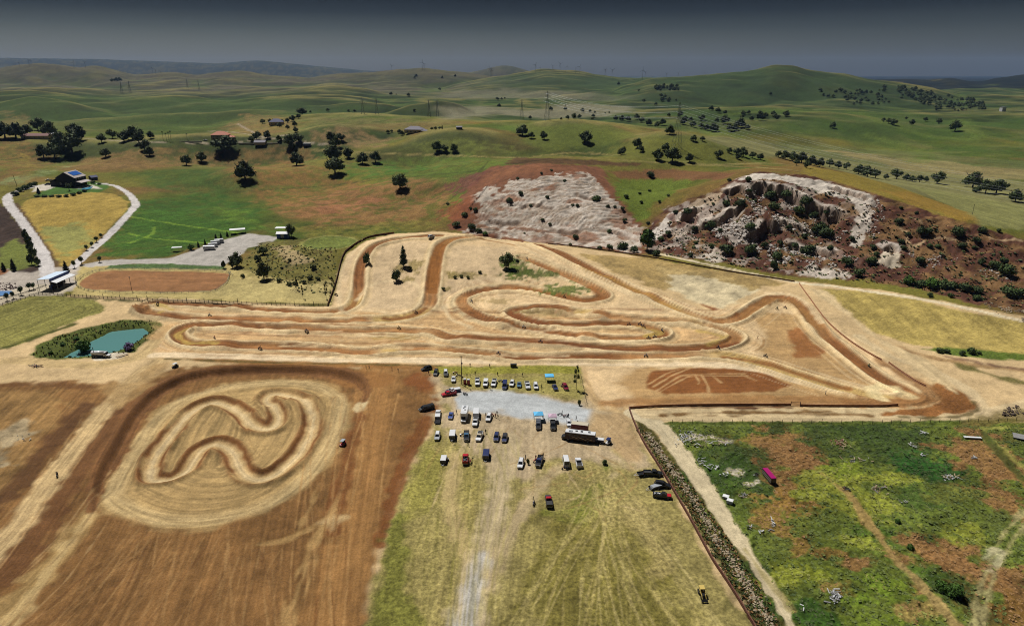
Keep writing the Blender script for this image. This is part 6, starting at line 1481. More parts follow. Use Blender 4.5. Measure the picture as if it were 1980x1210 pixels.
# elsewhere
def tank_truck():
    t = thing('water_truck', 'white water tank truck at the edge of the green pond', 'truck')
    MB().box((0, 0, .8), (2.2, 8.0, .3)).build('chassis', TRIM, t)
    b = MB(); b.loft([[(math.cos(g) * 1.15, y, 1.95 + math.sin(g) * .95) for g in [k * math.pi / 6 for k in range(12)]] for y in (-3.9, 1.6)]); b.build('tank', PAINT['white'], t, True)
    hull([(1.8, .6, 1.5, 1.05), (2.9, .6, 1.5, 1.08), (3.9, .6, 1.3, 1.0), (4.3, .65, 1.1, .9)]).build('body', PAINT['white'], t)
    greenhouse(t, 'white', 1.8, 3.1, 1.9, 2.7, 1.48, 2.5, 1.02, .92)
    MB().tube([(0, -3.2, 2.8), (0, -3.2, 4.6)], .14, 6).build('filler_pipe', TRIM, t)
    add_wheels(t, (-1, 1), (-2.9, -1.7, 3.0), .5); lights(t, 4.32, -4.02, .95, 1.0)
    return t
place(tank_truck(), 196, 690, side_heading(196, 690, 20, 1))
place(suv('white_suv', 'white SUV parked on top of the dirt mound', 'white', lng=5.2), 834, 459, side_heading(834, 459, 20, -3))
def cart(name, label, top, body):
    t = thing(name, label, 'buggy')
    hull([(-1.3, .35, .8, .6), (-.3, .3, .75, .65), (.8, .3, .8, .65), (1.4, .4, .7, .5)]).build('body', PAINT[body], t)
    for x in (-.55, .55):
        for y in (-.9, .6): MB().tube([(x, y, .7), (x, y * .8, 1.8)], .035, 4).build('roof_post', TRIM, t)
    MB().box((0, -.1, 1.84), (1.35, 2.0, .08), taper=.9).build('roof', PAINT[top], t)
    MB().box((0, -.4, .9), (1.1, .5, .18)).box((0, -.66, 1.15), (1.1, .12, .45)).build('seat', TRIM, t)
    add_wheels(t, (-.6, .6), (-.9, .95), .3)
    return t
place(cart('utility_buggy', 'dark utility buggy with white roof above the practice loop', 'white', 'black'), 339, 710, D(150))
place(cart('utility_buggy', 'small white topped buggy on the right rim of the practice loop', 'silver', 'red'), 663, 860, D(165))
place(cart('utility_buggy', 'blue and white buggy beside the tail of the brown motorhome', 'navy', 'white'), 1176, 857, D(150))
def tractor():
    t = thing('loader_tractor', 'yellow roofed black tractor alone at the lower right of the field', 'tractor')
    MB().box((0, 1.0, 1.15), (.8, 2.0, .8), taper=.85).build('bonnet', PAINT['black'], t); MB().box((0, -.6, .95), (1.1, 1.6, .7)).build('body', PAINT['yellow'], t)
    for x in (-.65, .65):
        for y in (-1.2, .2): MB().tube([(x, y, 1.1), (x * .9, y, 2.5)], .05, 4).build('roof_post', TRIM, t)
    MB().box((0, -.5, 2.56), (1.6, 1.9, .14), taper=.92).build('roof', PAINT['yellow'], t)
    MB().box((0, -.8, 1.5), (.6, .5, .2)).build('seat', TRIM, t)
    for x in (-1, 1):
        MB().tube([(x * .6, -.1, 1.5), (x * .6, 1.6, 1.4), (x * .6, 2.7, .6)], .09, 5).build('loader_arm', PAINT['yellow'], t)
    MB().loft([[(-.95, 2.6, .3), (-.95, 2.7, .95), (-.95, 3.2, .3)], [(.95, 2.6, .3), (.95, 2.7, .95), (.95, 3.2, .3)]]).build('bucket', PAINT['charcoal'], t)
    add_wheels(t, (-.85, .85), (-.9,), .75); add_wheels(t, (-.7, .7), (1.5,), .42)
    MB().box((0, -1.9, .9), (.5, 1.0, .3)).build('hitch', TRIM, t)
    return t
place(tractor(), 1357, 1150, side_heading(1357, 1150, 8, 22), .8)
def pink_trailer():
    t = thing('pink_trailer', 'long magenta roofed trailer with dark striped side in the weeds', 'trailer')
    MB().box((0, 0, 2.0), (2.5, 9.0, 2.6)).build('box_body', PAINT['black'], t)
    MB().box((0, 0, 3.36), (2.56, 9.06, .12)).build('roof', PAINT['magenta'], t)
    for x in (-1, 1):
        for z in (1.3, 2.3): MB().box((x * 1.26, 0, z), (.03, 8.8, .16)).build('stripe', PAINT['cream'], t)
    MB().box((0, -4.53, 2.0), (2.2, .05, 2.2)).build('rear_door', PAINT['charcoal'], t)
    add_wheels(t, (-1.05, 1.05), (-3.2, -2.1), .48); MB().tube([(0, 4.5, .7), (0, 6.0, .7)], .1, 5).build('drawbar', TRIM, t)
    return t
place(pink_trailer(), 1486, 926, toward((1497, 934), (1476, 910)), .66)
for i, (px, py, l) in enumerate(((405, 483, 'front one of the white trailers in a row beside the gravel lot'), (412, 478, 'second of the white trailers in the row beside the gravel lot'), (417, 473, 'third of the white trailers in the row beside the gravel lot'), (424, 470, 'hindmost of the white trailers in the row beside the gravel lot'))):
    place(trailer('white_trailer', l, 'white', 'silver' if i else 'white', 7.5 if i == 0 else 6, 2.4, 2.5), px, py, D(-80) if i == 0 else D(-60))
place(trailer('blue_trailer', 'blue sided trailer with white roof on the villa driveway', 'white', 'blue', 9, 3, 3.2), 594, 283, D(-88))
place(suv('dark_suv', 'dark blue SUV on the barn house forecourt', 'navy'), 92, 358, D(140)); place(pickup('white_pickup', 'white pickup behind the SUV on the barn house forecourt', 'white'), 94, 350, D(100))
place(sedan('white_car', 'white car left of the terracotta villa by its wall', 'white'), 397, 272, D(90)); 

# ------------------------------------------------------------------ people, bikes
def skin_mesh(name, verts, edges, radii, root=0):
    me = bpy.data.meshes.new(name + '_rig'); me.from_pydata(verts, edges, [])
    o = bpy.data.objects.new(name + '_rig', me); COL.objects.link(o)
    md = o.modifiers.new('s', 'SKIN'); sv = me.skin_vertices[0].data
    for i, r in enumerate(radii): sv[i].radius = (r, r) if np.isscalar(r) else r
    sv[root].use_root = True
    o.modifiers.new('d', 'SUBSURF').levels = 1
    dg = bpy.context.evaluated_depsgraph_get(); dg.update()
    out = bpy.data.meshes.new_from_object(o.evaluated_get(dg)); out.name = name
    bpy.data.objects.remove(o); bpy.data.meshes.remove(me)
    return out
def figure(pose):
    """joints of a person 1.75 m tall, facing +Y"""
    J = {'pel': (0, 0, .95), 'spi': (0, .01, 1.2), 'che': (0, 0, 1.4), 'nec': (0, .01, 1.52), 'hea': (0, .03, 1.62), 'top': (0, .02, 1.75)}
    for s_, n in ((-1, 'l'), (1, 'r')):
        J.update({'sh' + n: (s_ * .2, 0, 1.42), 'el' + n: (s_ * .26, -.02, 1.14), 'wr' + n: (s_ * .25, .08, .9), 'ha' + n: (s_ * .24, .12, .8), 'hi' + n: (s_ * .1, 0, .9), 'kn' + n: (s_ * .12, .03, .5), 'an' + n: (s_ * .12, -.02, .09), 'to' + n: (s_ * .13, .16, .04)})
    if pose == 'walk':
        J.update({'knl': (-.11, .18, .52), 'anl': (-.11, .26, .1), 'tol': (-.11, .42, .06), 'knr': (.11, -.05, .5), 'anr': (.11, -.3, .16), 'tor': (.11, -.2, .04), 'ell': (-.26, -.14, 1.16), 'wrl': (-.24, -.1, .93), 'hal': (-.23, -.06, .84), 'elr': (.26, .08, 1.15), 'wrr': (.24, .26, 1.0), 'har': (.23, .34, .96)})
    if pose == 'ride':
        J.update({'pel': (0, -.25, .98), 'spi': (0, -.12, 1.2), 'che': (0, .08, 1.38), 'nec': (0, .17, 1.48), 'hea': (0, .24, 1.58), 'top': (0, .24, 1.73)})
        for s_, n in ((-1, 'l'), (1, 'r')): J.update({'sh' + n: (s_ * .2, .1, 1.4), 'el' + n: (s_ * .38, .22, 1.2), 'wr' + n: (s_ * .36, .48, 1.1), 'ha' + n: (s_ * .34, .56, 1.08), 'hi' + n: (s_ * .12, -.22, .93), 'kn' + n: (s_ * .22, .16, .74), 'an' + n: (s_ * .2, -.1, .4), 'to' + n: (s_ * .2, .06, .36)})
    if pose == 'sit':
        J = {k: (v[0], v[1], v[2] - .47) for k, v in J.items()}
        for s_, n in ((-1, 'l'), (1, 'r')): J.update({'hi' + n: (s_ * .1, .02, .45), 'kn' + n: (s_ * .13, .42, .48), 'an' + n: (s_ * .13, .42, .09), 'to' + n: (s_ * .13, .6, .04)})
    names = list(J); ix = {n: i for i, n in enumerate(names)}
    E = [('pel', 'spi'), ('spi', 'che'), ('che', 'nec'), ('nec', 'hea'), ('hea', 'top')]
    for n in 'lr': E += [('che', 'sh' + n), ('sh' + n, 'el' + n), ('el' + n, 'wr' + n), ('wr' + n, 'ha' + n), ('pel', 'hi' + n), ('hi' + n, 'kn' + n), ('kn' + n, 'an' + n), ('an' + n, 'to' + n)]
    R = {'pel': (.16, .12), 'spi': (.14, .11), 'che': (.17, .12), 'nec': .06, 'hea': .105, 'top': .07}
    for n in 'lr': R.update({'sh' + n: .075, 'el' + n: .05, 'wr' + n: .036, 'ha' + n: .042, 'hi' + n: .095, 'kn' + n: .068, 'an' + n: .045, 'to' + n: .04})
    return skin_mesh('person', [J[n] for n in names], [(ix[a], ix[b]) for a, b in E], [R[n] for n in names]), J
SKIN = mat('skin', (176, 132, 108), .6); HAIR = mat('hair', (52, 42, 36), .8)
CLOTH = {k: mat('cloth_' + k, c, .85) for k, c in {'black': (40, 40, 44), 'navy': (46, 54, 84), 'white': (214, 212, 206), 'red': (172, 40, 44), 'grey': (110, 112, 116), 'denim': (70, 84, 112), 'green': (60, 120, 72), 'yellow': (196, 172, 60), 'tan': (160, 136, 104), 'orange': (200, 104, 48)}.items()}
_fig = {p: figure(p) for p in ('stand', 'walk', 'ride', 'sit')}
_pcache = {}
HELM = MB(); HELM.loft([[(math.cos(g) * r_, math.sin(g) * r_ * 1.15, z) for g in [k * math.pi / 4 for k in range(8)]] for z, r_ in ((-.14, .1), (-.06, .14), (.04, .145), (.11, .11), (.15, .04))]); HELM.box((0, .19, .08), (.2, .16, .02))
_helm = {c: HELM.mesh('helmet', CLOTH[c]) for c in ('white', 'black', 'red', 'yellow', 'navy')}
_hair = MB().loft([[(math.cos(g) * r_, math.sin(g) * r_ - .02, z) for g in [k * math.pi / 4 for k in range(8)]] for z, r_ in ((-.02, .115), (.05, .125), (.1, .1), (.135, .04))]).mesh('hair', HAIR)
def person_mesh(pose, shirt, legs):
    k = (pose, shirt, legs)
    if k in _pcache: return _pcache[k]
    me = _fig[pose][0].copy(); me.materials.clear(); J = _fig[pose][1]
    for m in (CLOTH[legs], CLOTH[shirt], SKIN, CLOTH['black']): me.materials.append(m)
    zp = J['pel'][2] + .06; zn = J['nec'][2] - .01; ha = [Vector(J['ha' + n]) for n in 'lr']; to = [Vector(J[q_ + n]) for n in 'lr' for q_ in ('an', 'to')]
    for p in me.polygons:
        c = p.center
        i = 1 if c.z > zp - .02 else 0
        if pose == 'ride' and c.y > .3 and c.z > 1.0: i = 1
        if pose in ('stand', 'walk', 'sit') and abs(c.x) > .19 and c.z > .78 * (1 if pose != 'sit' else .3): i = 1
        if c.z > zn: i = 2
        if min((c - h_).length for h_ in ha) < .09: i = 2 if pose != 'ride' else 3
        if min((c - h_).length for h_ in to) < .1: i = 3
        p.material_index = i
        p.use_smooth = True
    _pcache[k] = me
    return me
def person(px, py, pose, shirt, legs, rz, label, helmet=None, group=None, loc=None, dz=0):
    o = inst('person', person_mesh(pose, shirt, legs)); p = loc if loc is not None else at(px, py)
    o.location = (p.x, p.y, p.z + dz); o.rotation_euler = (0, 0, rz); tag(o, label, 'person', group)
    J = _fig[pose][1]; h = inst('helmet' if helmet else 'hair', _helm[helmet] if helmet else _hair, o); h.location = (0, J['hea'][1] + .0, J['hea'][2] + .02)
    return o
# dirt bike facing +Y
def bike_meshes(c):
    R = []
    fr = MB().tube([(0, -.15, .42), (0, .3, .5), (0, .42, .95), (0, -.1, .82), (0, -.15, .42)], .045, 5).tube([(0, -.1, .45), (.0, -.68, .33)], .05, 5).box((0, .12, .5), (.24, .34, .3))
    R.append(('frame', fr.mesh('frame', TRIM)))
    R.append(('seat', MB().box((0, -.32, .92), (.2, .75, .09), tilt=(-.06, 0)).mesh('seat', TRIM)))
    R.append(('fuel_tank', MB().box((0, .16, .93), (.3, .42, .2), taper=.7).mesh('fuel_tank', c)))
    R.append(('mudguard', MB().box((0, -.78, .96), (.18, .5, .03), tilt=(.25, 0)).mesh('mudguard', c)))
    R.append(('mudguard', MB().box((0, .82, .82), (.16, .55, .03), tilt=(-.15, 0)).mesh('mudguard', c)))
    R.append(('fork', MB().tube([(-.1, .42, 1.0), (-.1, .72, .34)], .035, 5).tube([(.1, .42, 1.0), (.1, .72, .34)], .035, 5).mesh('fork', RIM)))
    R.append(('handlebar', MB().tube([(-.4, .34, 1.1), (-.1, .42, 1.04), (.1, .42, 1.04), (.4, .34, 1.1)], .025, 5).mesh('handlebar', TRIM)))
    R.append(('exhaust', MB().tube([(.12, .2, .5), (.16, -.1, .6), (.16, -.7, .85)], [.03, .04, .06], 6).mesh('exhaust', RIM)))
    return R
BIKEC = {k: bike_meshes(PAINT[k]) for k in ('red', 'blue', 'yellow', 'white', 'navy')}
BT = MB().wheel((0, 0, 0), .34, .11, 14).mesh('tyre', TYRE); BR_ = MB().disc((0, 0, 0), .16, .05, 10).mesh('rim', RIM)
def dirt_bike(px, py, rz, colour, label, loc=None, group=None, lean=0):
    p = loc if loc is not None else at(px, py)
    t = thing('dirt_bike', label, 'motorcycle', p, rz, group)
    t.rotation_euler = (0, lean, rz)
    for n, me in BIKEC[colour]: inst(n, me, t)
    for y in (-.68, .74):
        w = inst('wheel', BT, t); w.location = (0, y, .34); inst('rim', BR_, w)
    return t
riders = [((305,588),(-20,2),'navy','black','white','blue','on the dark inner bend at the far left of the track'), ((406,611),(-20,0),'white','black','black','white','on the short crest of the upper left straight'), ((415,655),(20,4),'red','white','red','red','inside the pale left hairpin'), ((503,675),(20,1),'black','navy','black','navy','on the dark lower straight left of centre'),
          ((593,641),(-20,0),'navy','white','black','blue','alone on the middle left straight'), ((772,636),(-20,-2),'black','tan','black','yellow','on the pale straight left of the centre junction'), ((805,606),(-16,4),'black','navy','navy','navy','at the foot of the brown ramp'), ((912,584),(-14,6),'black','black','black','navy','entering the upper centre bend'),
          ((1013,634),(-20,-4),'white','black','black','white','on the diagonal straight in the centre'), ((1045,662),(20,2),'navy','navy','navy','blue','on the dark straight just right of centre'), ((1091,575),(20,5),'black','green','black','yellow','under the grassy flank of the mound'), ((964,685),(-20,0),'navy','grey','white','blue','on the bottom straight above the parking field'),
          ((1216,629),(20,0),'black','black','black','navy','first of the trio on the right table top'), ((1237,628),(20,2),'black','navy','black','navy','middle of the trio on the right table top'), ((1244,632),(20,4),'navy','black','navy','blue','last of the trio on the right table top'), ((1280,640),(10,8),'black','black','black','white','leaning into the small right bend'),
          ((1254,655),(-20,0),'navy','black','black','navy','left one of the pair leaving the small right bend'), ((1266,653),(-20,1),'black','grey','black','white','right one of the pair leaving the small right bend'), ((1389,674),(-20,0),'black','navy','navy','navy','on the dark bend at the right end of the infield'), ((1249,690),(20,0),'navy','green','white','blue','on the pale bottom straight at right'),
          ((1502,598),(16,-4),'green','black','white','yellow','on the inside of the right hand crest'), ((1518,596),(16,4),'red','navy','navy','red','on the outside of the right hand crest'), ((1680,709),(16,12),'green','green','black','yellow','in green kit on the long right descent'), ((1480,690),(20,5),'black','navy','black','navy','by the jump below the right infield'), ((111,920),(-6,14),'black','black','black','navy','alone on the pale track at far left'), ((1019,501),(12,10),'black','black','black','white','on the back descent behind the mound')]
for (pp, dd, shirt, legs, helm, bc, l) in riders:
    h = toward(pp, (pp[0] + dd[0], pp[1] + dd[1])); p = at(*pp)
    dirt_bike(0, 0, h, bc, f'{bc} dirt bike ridden {l}', loc=p)
    person(0, 0, 'ride', shirt, legs, h, f'rider in {shirt} top {l}', helmet=helm, loc=p)
spec = [((909,709),'stand','black','navy','standing on the grass verge right of the tall pole'), ((947,710),'stand','black','black','standing on the grass verge above the white pickups'), ((708,713),'stand','black','denim','left one of the pair above the practice loop'), ((714,713),'walk','navy','black','right one of the pair above the practice loop'), ((758,716),'stand','black','tan','standing on brown dirt right of the loop'), ((770,719),'walk','navy','black','walking just below another on brown dirt'),
        ((829,724),'walk','red','denim','beside the charcoal SUV in the top row'), ((893,727),'stand','navy','black','close right of the tall pole'), ((903,729),'walk','black','navy','above the left red toilet'), ((909,729),'stand','black','black','above the right red toilet'), ((919,725),'walk','black','grey','behind the first racked white pickup'), ((962,726),'stand','black','black','behind the third white pickup'), ((1010,728),'walk','black','navy','on the grass behind the steel blue car'),
        ((958,807),'stand','red','black','in red by the gravel edge'), ((961,802),'stand','black','denim','back one of the group at the gravel edge'), ((963,810),'stand','black','black','front one of the group at the gravel edge'), ((939,806),'walk','navy','grey','left of the white SUV at the gravel edge'), ((1050,808),'walk','green','black','right of the bright blue canopy'), ((1087,801),'stand','black','navy','behind the white car on the gravel'), ((1099,807),'stand','navy','black','just behind the white car on the gravel'), ((1114,812),'walk','black','black','right of the white car on the gravel'),
        ((905,862),'walk','black','black','below the black truck with blue roof'), ((939,838),'walk','black','navy','right of the cream pickup'), ((1036,888),'stand','red','black','left behind the crowded black truck'), ((1050,884),'stand','tan','denim','right behind the crowded black truck'), ((1016,888),'stand','black','black','behind the scraggly sapling'), ((1465,655),'stand','black','red','standing in the right infield'), ((1596,763),'stand','white','black','in white top alone near the bottom right of the track'), ((897,763),'sit','navy','black','seated on the gravel by the red pickup'), ((890,806),'walk','grey','navy','beside the tall white camper')]
spec[-1] = ((883,800),'walk','grey','navy','between the royal blue car and the tall camper')
for k, (pp, po, sh, lg, l) in enumerate(spec): person(pp[0], pp[1], po, sh, lg, random.uniform(0, 6.28), f'person in {sh} top {l}')
for k, (pp, c, l) in enumerate((((886,727),'yellow','parked behind the white hatchback'), ((880,722),'red','parked beside the white roofed SUV'), ((900,763),'navy','lying near the red pickup by the gravel'), ((968,738),'blue','parked at the back of the dark blue van'), ((1089,748),'white','parked between the navy and maroon cars'), ((894,842),'navy','parked left of the black truck with blue roof'), ((952,803),'red','parked by the group at the gravel edge'), ((1083,803),'white','parked on the gravel by the white car'), ((1094,806),'red','parked tight behind the white car'), ((865,888),'navy','parked right of the small white trailer'), ((1034,892),'red','parked left of the crowded black truck'), ((1033,975),'navy','parked by the thin bare sapling'), ((1092,908),'navy','parked behind the tall white roofed van'), ((909,894),'red','parked beside the red pickup tail'))):
    dirt_bike(pp[0], pp[1], random.uniform(0, 6.28), c, f'{c} dirt bike {l}', lean=.2)

# ------------------------------------------------------------------ canopies, toilets, poles
WHITE = mat('white_sheet', (226, 226, 224), .6); BLUEFAB = mat('blue_fabric', (92, 186, 232), .7); PINKFAB = mat('pink_fabric', (206, 176, 192), .7); RUSTM = mat('rusty_iron', (104, 64, 48), .8, var=.35, scale=2)
WOODD = mat('dark_wood', (58, 48, 42), .9, var=.3); WOODB = mat('brown_wood', (112, 80, 60), .9, var=.3); STEEL = mat('galvanised_steel', (140, 146, 150), .4, .5); CONC = mat('concrete', (186, 180, 170), .9)
FENCEB = mat('weathered_board', (184, 134, 98), .9, var=.3)
def canopy(px, py, rz, w, l, h, m, label, name='shade_canopy', peak=.7, cat='canopy'):
    t = thing(name, label, cat, at(px, py), rz)
    a = [(-w / 2, -l / 2, h), (w / 2, -l / 2, h), (w / 2, l / 2, h), (-w / 2, l / 2, h)]; z = h - .25
    b = MB(); b.add(a + [(0, 0, h + peak)] + [(p[0], p[1], z) for p in a], [(0, 1, 4), (1, 2, 4), (2, 3, 4), (3, 0, 4), (0, 5, 6, 1), (1, 6, 7, 2), (2, 7, 8, 3), (3, 8, 5, 0), (5, 8, 7, 6)]); b.build('roof', m, t)
    for x in (-1, 1):
        for y in (-1, 1): MB().tube([(x * (w / 2 - .06), y * (l / 2 - .06), 0), (x * (w / 2 - .06), y * (l / 2 - .06), h - .1)], .05, 5).build('leg', STEEL, t)
    return t
canopy(1062, 736, D(3), 3.6, 3.2, 2.5, BLUEFAB, 'flat pale blue canopy standing on the grass in the top row', peak=.25)
canopy(1041, 811, D(5), 3.4, 3.2, 2.5, BLUEFAB, 'bright blue pop up canopy behind the grey topped truck')
canopy(1068, 814, D(2), 3.0, 3.0, 2.4, PINKFAB, 'pale pink pop up canopy behind the black pickup')
def toilet(px, py, label):
    t = thing('portable_toilet', label, 'toilet', at(px, py), D(180), 'red portable toilets')
    MB().box((0, 0, 1.05), (1.15, 1.15, 2.1)).build('cabin', PAINT['maroon'], t); MB().loft([[(-.6, -.6, 2.1), (.6, -.6, 2.1), (.6, .6, 2.1), (-.6, .6, 2.1)], [(-.4, -.4, 2.4), (.4, -.4, 2.4), (.4, .4, 2.4), (-.4, .4, 2.4)]]).build('roof', WHITE, t)
    d_ = MB().box((0, .585, 1.0), (.8, .04, 1.8)).build('door', PAINT['red'], t); MB().tube([(.3, .62, .95), (.3, .62, 1.15)], .025, 4).build('handle', STEEL, d_)
toilet(899, 742, 'left one of two red portable toilets by the tall pole'); toilet(906, 743, 'right one of two red portable toilets by the tall pole')
p = at(893, 743); t = thing('utility_pole', 'tall dark utility pole at the left of the parking field', 'pole', p)
MB().tube([(0, 0, -.3), (0, 0, 12.6)], [.19, .13], 8).build('pole', WOODD, t); MB().box((.35, -.1, 9.4), (.35, .3, .6)).build('transformer', STEEL, t); MB().box((.3, 0, 3.2), (.4, .3, .7)).build('meter_box', TRIM, t); MB().tube([(-.6, 0, 12.2), (.6, 0, 12.2)], .06, 5).build('crossarm', WOODD, t)
p = at(993, 709); t = thing('storage_bin', 'black rectangular bin on the verge of the parking field', 'bin', p, D(90))
MB().box((0, 0, .7), (1.2, 2.6, 1.3), taper=1.06).build('body', PAINT['black'], t); MB().box((0, .66, 1.38), (1.3, 1.28, .06)).build('lid', TRIM, t); MB().box((0, -.66, 1.38), (1.3, 1.28, .06)).build('lid', TRIM, t)
p = at(255, 562); t = thing('light_pole', 'dark lamp pole at the near rail of the riding arena', 'pole', p); MB().tube([(0, 0, -.2), (0, 0, 8)], [.12, .08], 6).build('pole', TRIM, t); MB().box((0, 0, 8.1), (.7, .5, .35)).build('lamp_head', TRIM, t)
p = at(33, 360); t = thing('utility_pole', 'leaning wooden pole left of the black barn house', 'pole', p); MB().tube([(0, 0, -.3), (-1.4, 0, 10.5)], [.18, .13], 6).build('pole', WOODD, t); MB().tube([(-2.2, 0, 10), (-.5, 0, 10.1)], .06, 5).build('crossarm', WOODD, t)
for i, (px, py, h, l) in enumerate(((1260, 340, 8, 'thin pole on the green saddle between the cuts'), (1880, 415, 7, 'thin post on the striped meadow'))):
    p = at(px, py); t = thing('pole', l, 'pole', p); MB().tube([(0, 0, -.2), (0, 0, h)], .12, 5).build('shaft', WOODD, t); MB().tube([(-.6, 0, h - .4), (.6, 0, h - .4)], .06, 4).build('crossarm', WOODD, t)

# ------------------------------------------------------------------ fences
def along(pts, step, smooth=True):
    w = toworld(catmull(pts, 6) if smooth else dens(pts, False, 30)); d = np.r_[0, np.cumsum(np.hypot(*np.diff(w, axis=0).T))]
    n = max(2, int(round(d[-1] / step)) + 1); s_ = np.linspace(0, d[-1], n)
    x = np.interp(s_, d, w[:, 0]); y = np.interp(s_, d, w[:, 1])
    return [Vector((a, b, ground(a, b))) for a, b in zip(x, y)]
def rail_fence(pts, label, step=3.0, h=1.35, m=WOODD, rails=(.45, .85, 1.25), pr=.13, tall=0, name='rail_fence', rr=.085):
    P = along(pts, step); o0 = P[0]; t = thing(name, label, 'fence', o0)
    pm = MB().tube([(0, 0, -.25), (0, 0, h)], pr, 5).mesh('post', m); pt_ = MB().tube([(0, 0, -.25), (0, 0, h * 1.75)], pr * 1.15, 5).mesh('post', m)
    for i, p in enumerate(P[:300]):
        o = inst('post', pt_ if tall and i % tall == 0 else pm, t); o.location = p - o0
    for z in rails:
        for k in range(0, len(P) - 1, 8): MB().tube([q_ - o0 + Vector((0, 0, z)) for q_ in P[k:k + 9]], rr, 4).build('rail', m, t)
    return t
def panel_fence(pts, label, step=2.4, h=1.7, m=WOODB, name='panel_fence', th=.07, cap=True):
    P = along(pts, step); o0 = P[0]; t = thing(name, label, 'fence', o0)
    pm = MB().box((0, 0, h / 2 - .1), (.14, .14, h + .3)).mesh('post', m)
    base = MB().box((0, .5, 0), (th, 1, 1)).mesh('panel', m); cp = MB().box((0, .5, 0), (th + .12, 1, .07)).mesh('top_rail', m)
    for a, b in zip(P[:-1], P[1:]):
        d = b - a; L_ = d.length; rz = math.atan2(-d.x, d.y); tl = math.asin(max(-1, min(1, d.z / L_)))
        o = inst('panel', base, t); o.location = a - o0 + Vector((0, 0, h / 2 + random.uniform(-.03, .03))); o.rotation_euler = (tl, random.uniform(-.02, .02), rz); o.scale = (1, L_ - .03, h - .06)
        if cap: c_ = inst('top_rail', cp, t); c_.location = a - o0 + Vector((0, 0, h)); c_.rotation_euler = (tl, 0, rz); c_.scale = (1, L_ - .03, 1)
    for p in P: o = inst('post', pm, t); o.location = p - o0
    return t
rail_fence([(75,569),(120,572),(200,577),(300,582),(400,585),(500,589),(580,591),(633,591)], 'long black rail fence between arena pasture and the track', 2.6, 1.5, WOODD, tall=4)
rail_fence([(-60,604),(0,592),(40,580),(75,569)], 'short black rail fence beside the yard wall at far left', 2.6, 1.5, WOODD)
rail_fence([(152,556),(146,547),(160,535),(180,527),(215,521),(300,521),(434,526),(443,534),(438,548),(420,560),(400,566),(300,568),(200,566),(165,561),(152,556)], 'thin grey rail around the oval riding arena', 4.0, 1.3, STEEL, (.6, 1.2), .07)
panel_fence([(634,591),(640,575),(650,545),(660,505),(668,488)], 'brown board fence climbing the left side of the dirt mound', 2.4, 1.5)
panel_fence([(668,488),(690,472),(714,460),(740,455),(762,452)], 'low red brown fence along the mound crest at left', 2.4, 1.4, RUSTM)
rust_line = [(1216,790),(1224,813),(1236,840),(1249,864),(1271,898),(1294,936),(1316,973),(1334,1004),(1359,1050),(1379,1086),(1404,1123),(1430,1164),(1458,1212),(1482,1255)]
panel_fence(rust_line, 'long rusty fence dividing the parking field from the stone row', 2.4, 1.05, RUSTM, 'rusty_fence', .22)
panel_fence([(1217,790),(1260,787),(1320,785),(1400,784),(1470,784),(1528,784)], 'brown board fence along the lower edge of the track, longer left part', 2.4, .95, FENCEB)
panel_fence([(1548,785),(1620,786),(1700,786),(1736,784)], 'brown board fence along the lower edge of the track, shorter right part', 2.4, .95, FENCEB)
rail_fence([(1529,784),(1538,785),(1547,785)], 'rail gate between the two board fences', 2.5, 1.8, WOODB, (.5, 1.0, 1.6), name='field_gate')
panel_fence([(1545,549),(1565,577),(1600,623),(1640,658),(1680,684),(1704,697)], 'rusty brown fence running down right of the track, upper part', 2.6, .9, FENCEB)
panel_fence([(1718,702),(1740,718),(1770,738),(1790,748)], 'rusty brown fence right of the track, lower part below the gap', 2.6, .9, FENCEB)
rail_fence([(1300,818),(1450,818),(1600,819),(1750,818),(1850,816),(2000,813)], 'wire fence of thin dark posts along the weedy field', 3.6, 1.5, WOODD, (.5, 1.0, 1.4), .08, name='wire_fence', rr=.012)
panel_fence([(1060,472),(1120,478),(1200,489),(1270,500),(1340,513),(1420,527),(1480,536),(1536,545)], 'dark low fence along the foot of the rock cuts', 3.0, .8, WOODB, th=.1)
rail_fence([(-40,592),(0,580),(50,566),(90,552)], 'low white wall rail at the gravel yard edge', 3.0, .7, CONC, (.35, .6), .12, rr=.1)
rail_fence([(1123,727),(1135,784)], 'short wire fence beside the slender tree at the field corner', 3, 1.2, WOODD, (.6, 1.1), .07, name='wire_fence', rr=.012)
rail_fence([(905,405),(925,383),(942,362)], 'dark fence climbing the slope left of the white rock face', 3, 1.4, WOODD, (.5, 1.1), .15, rr=.08)

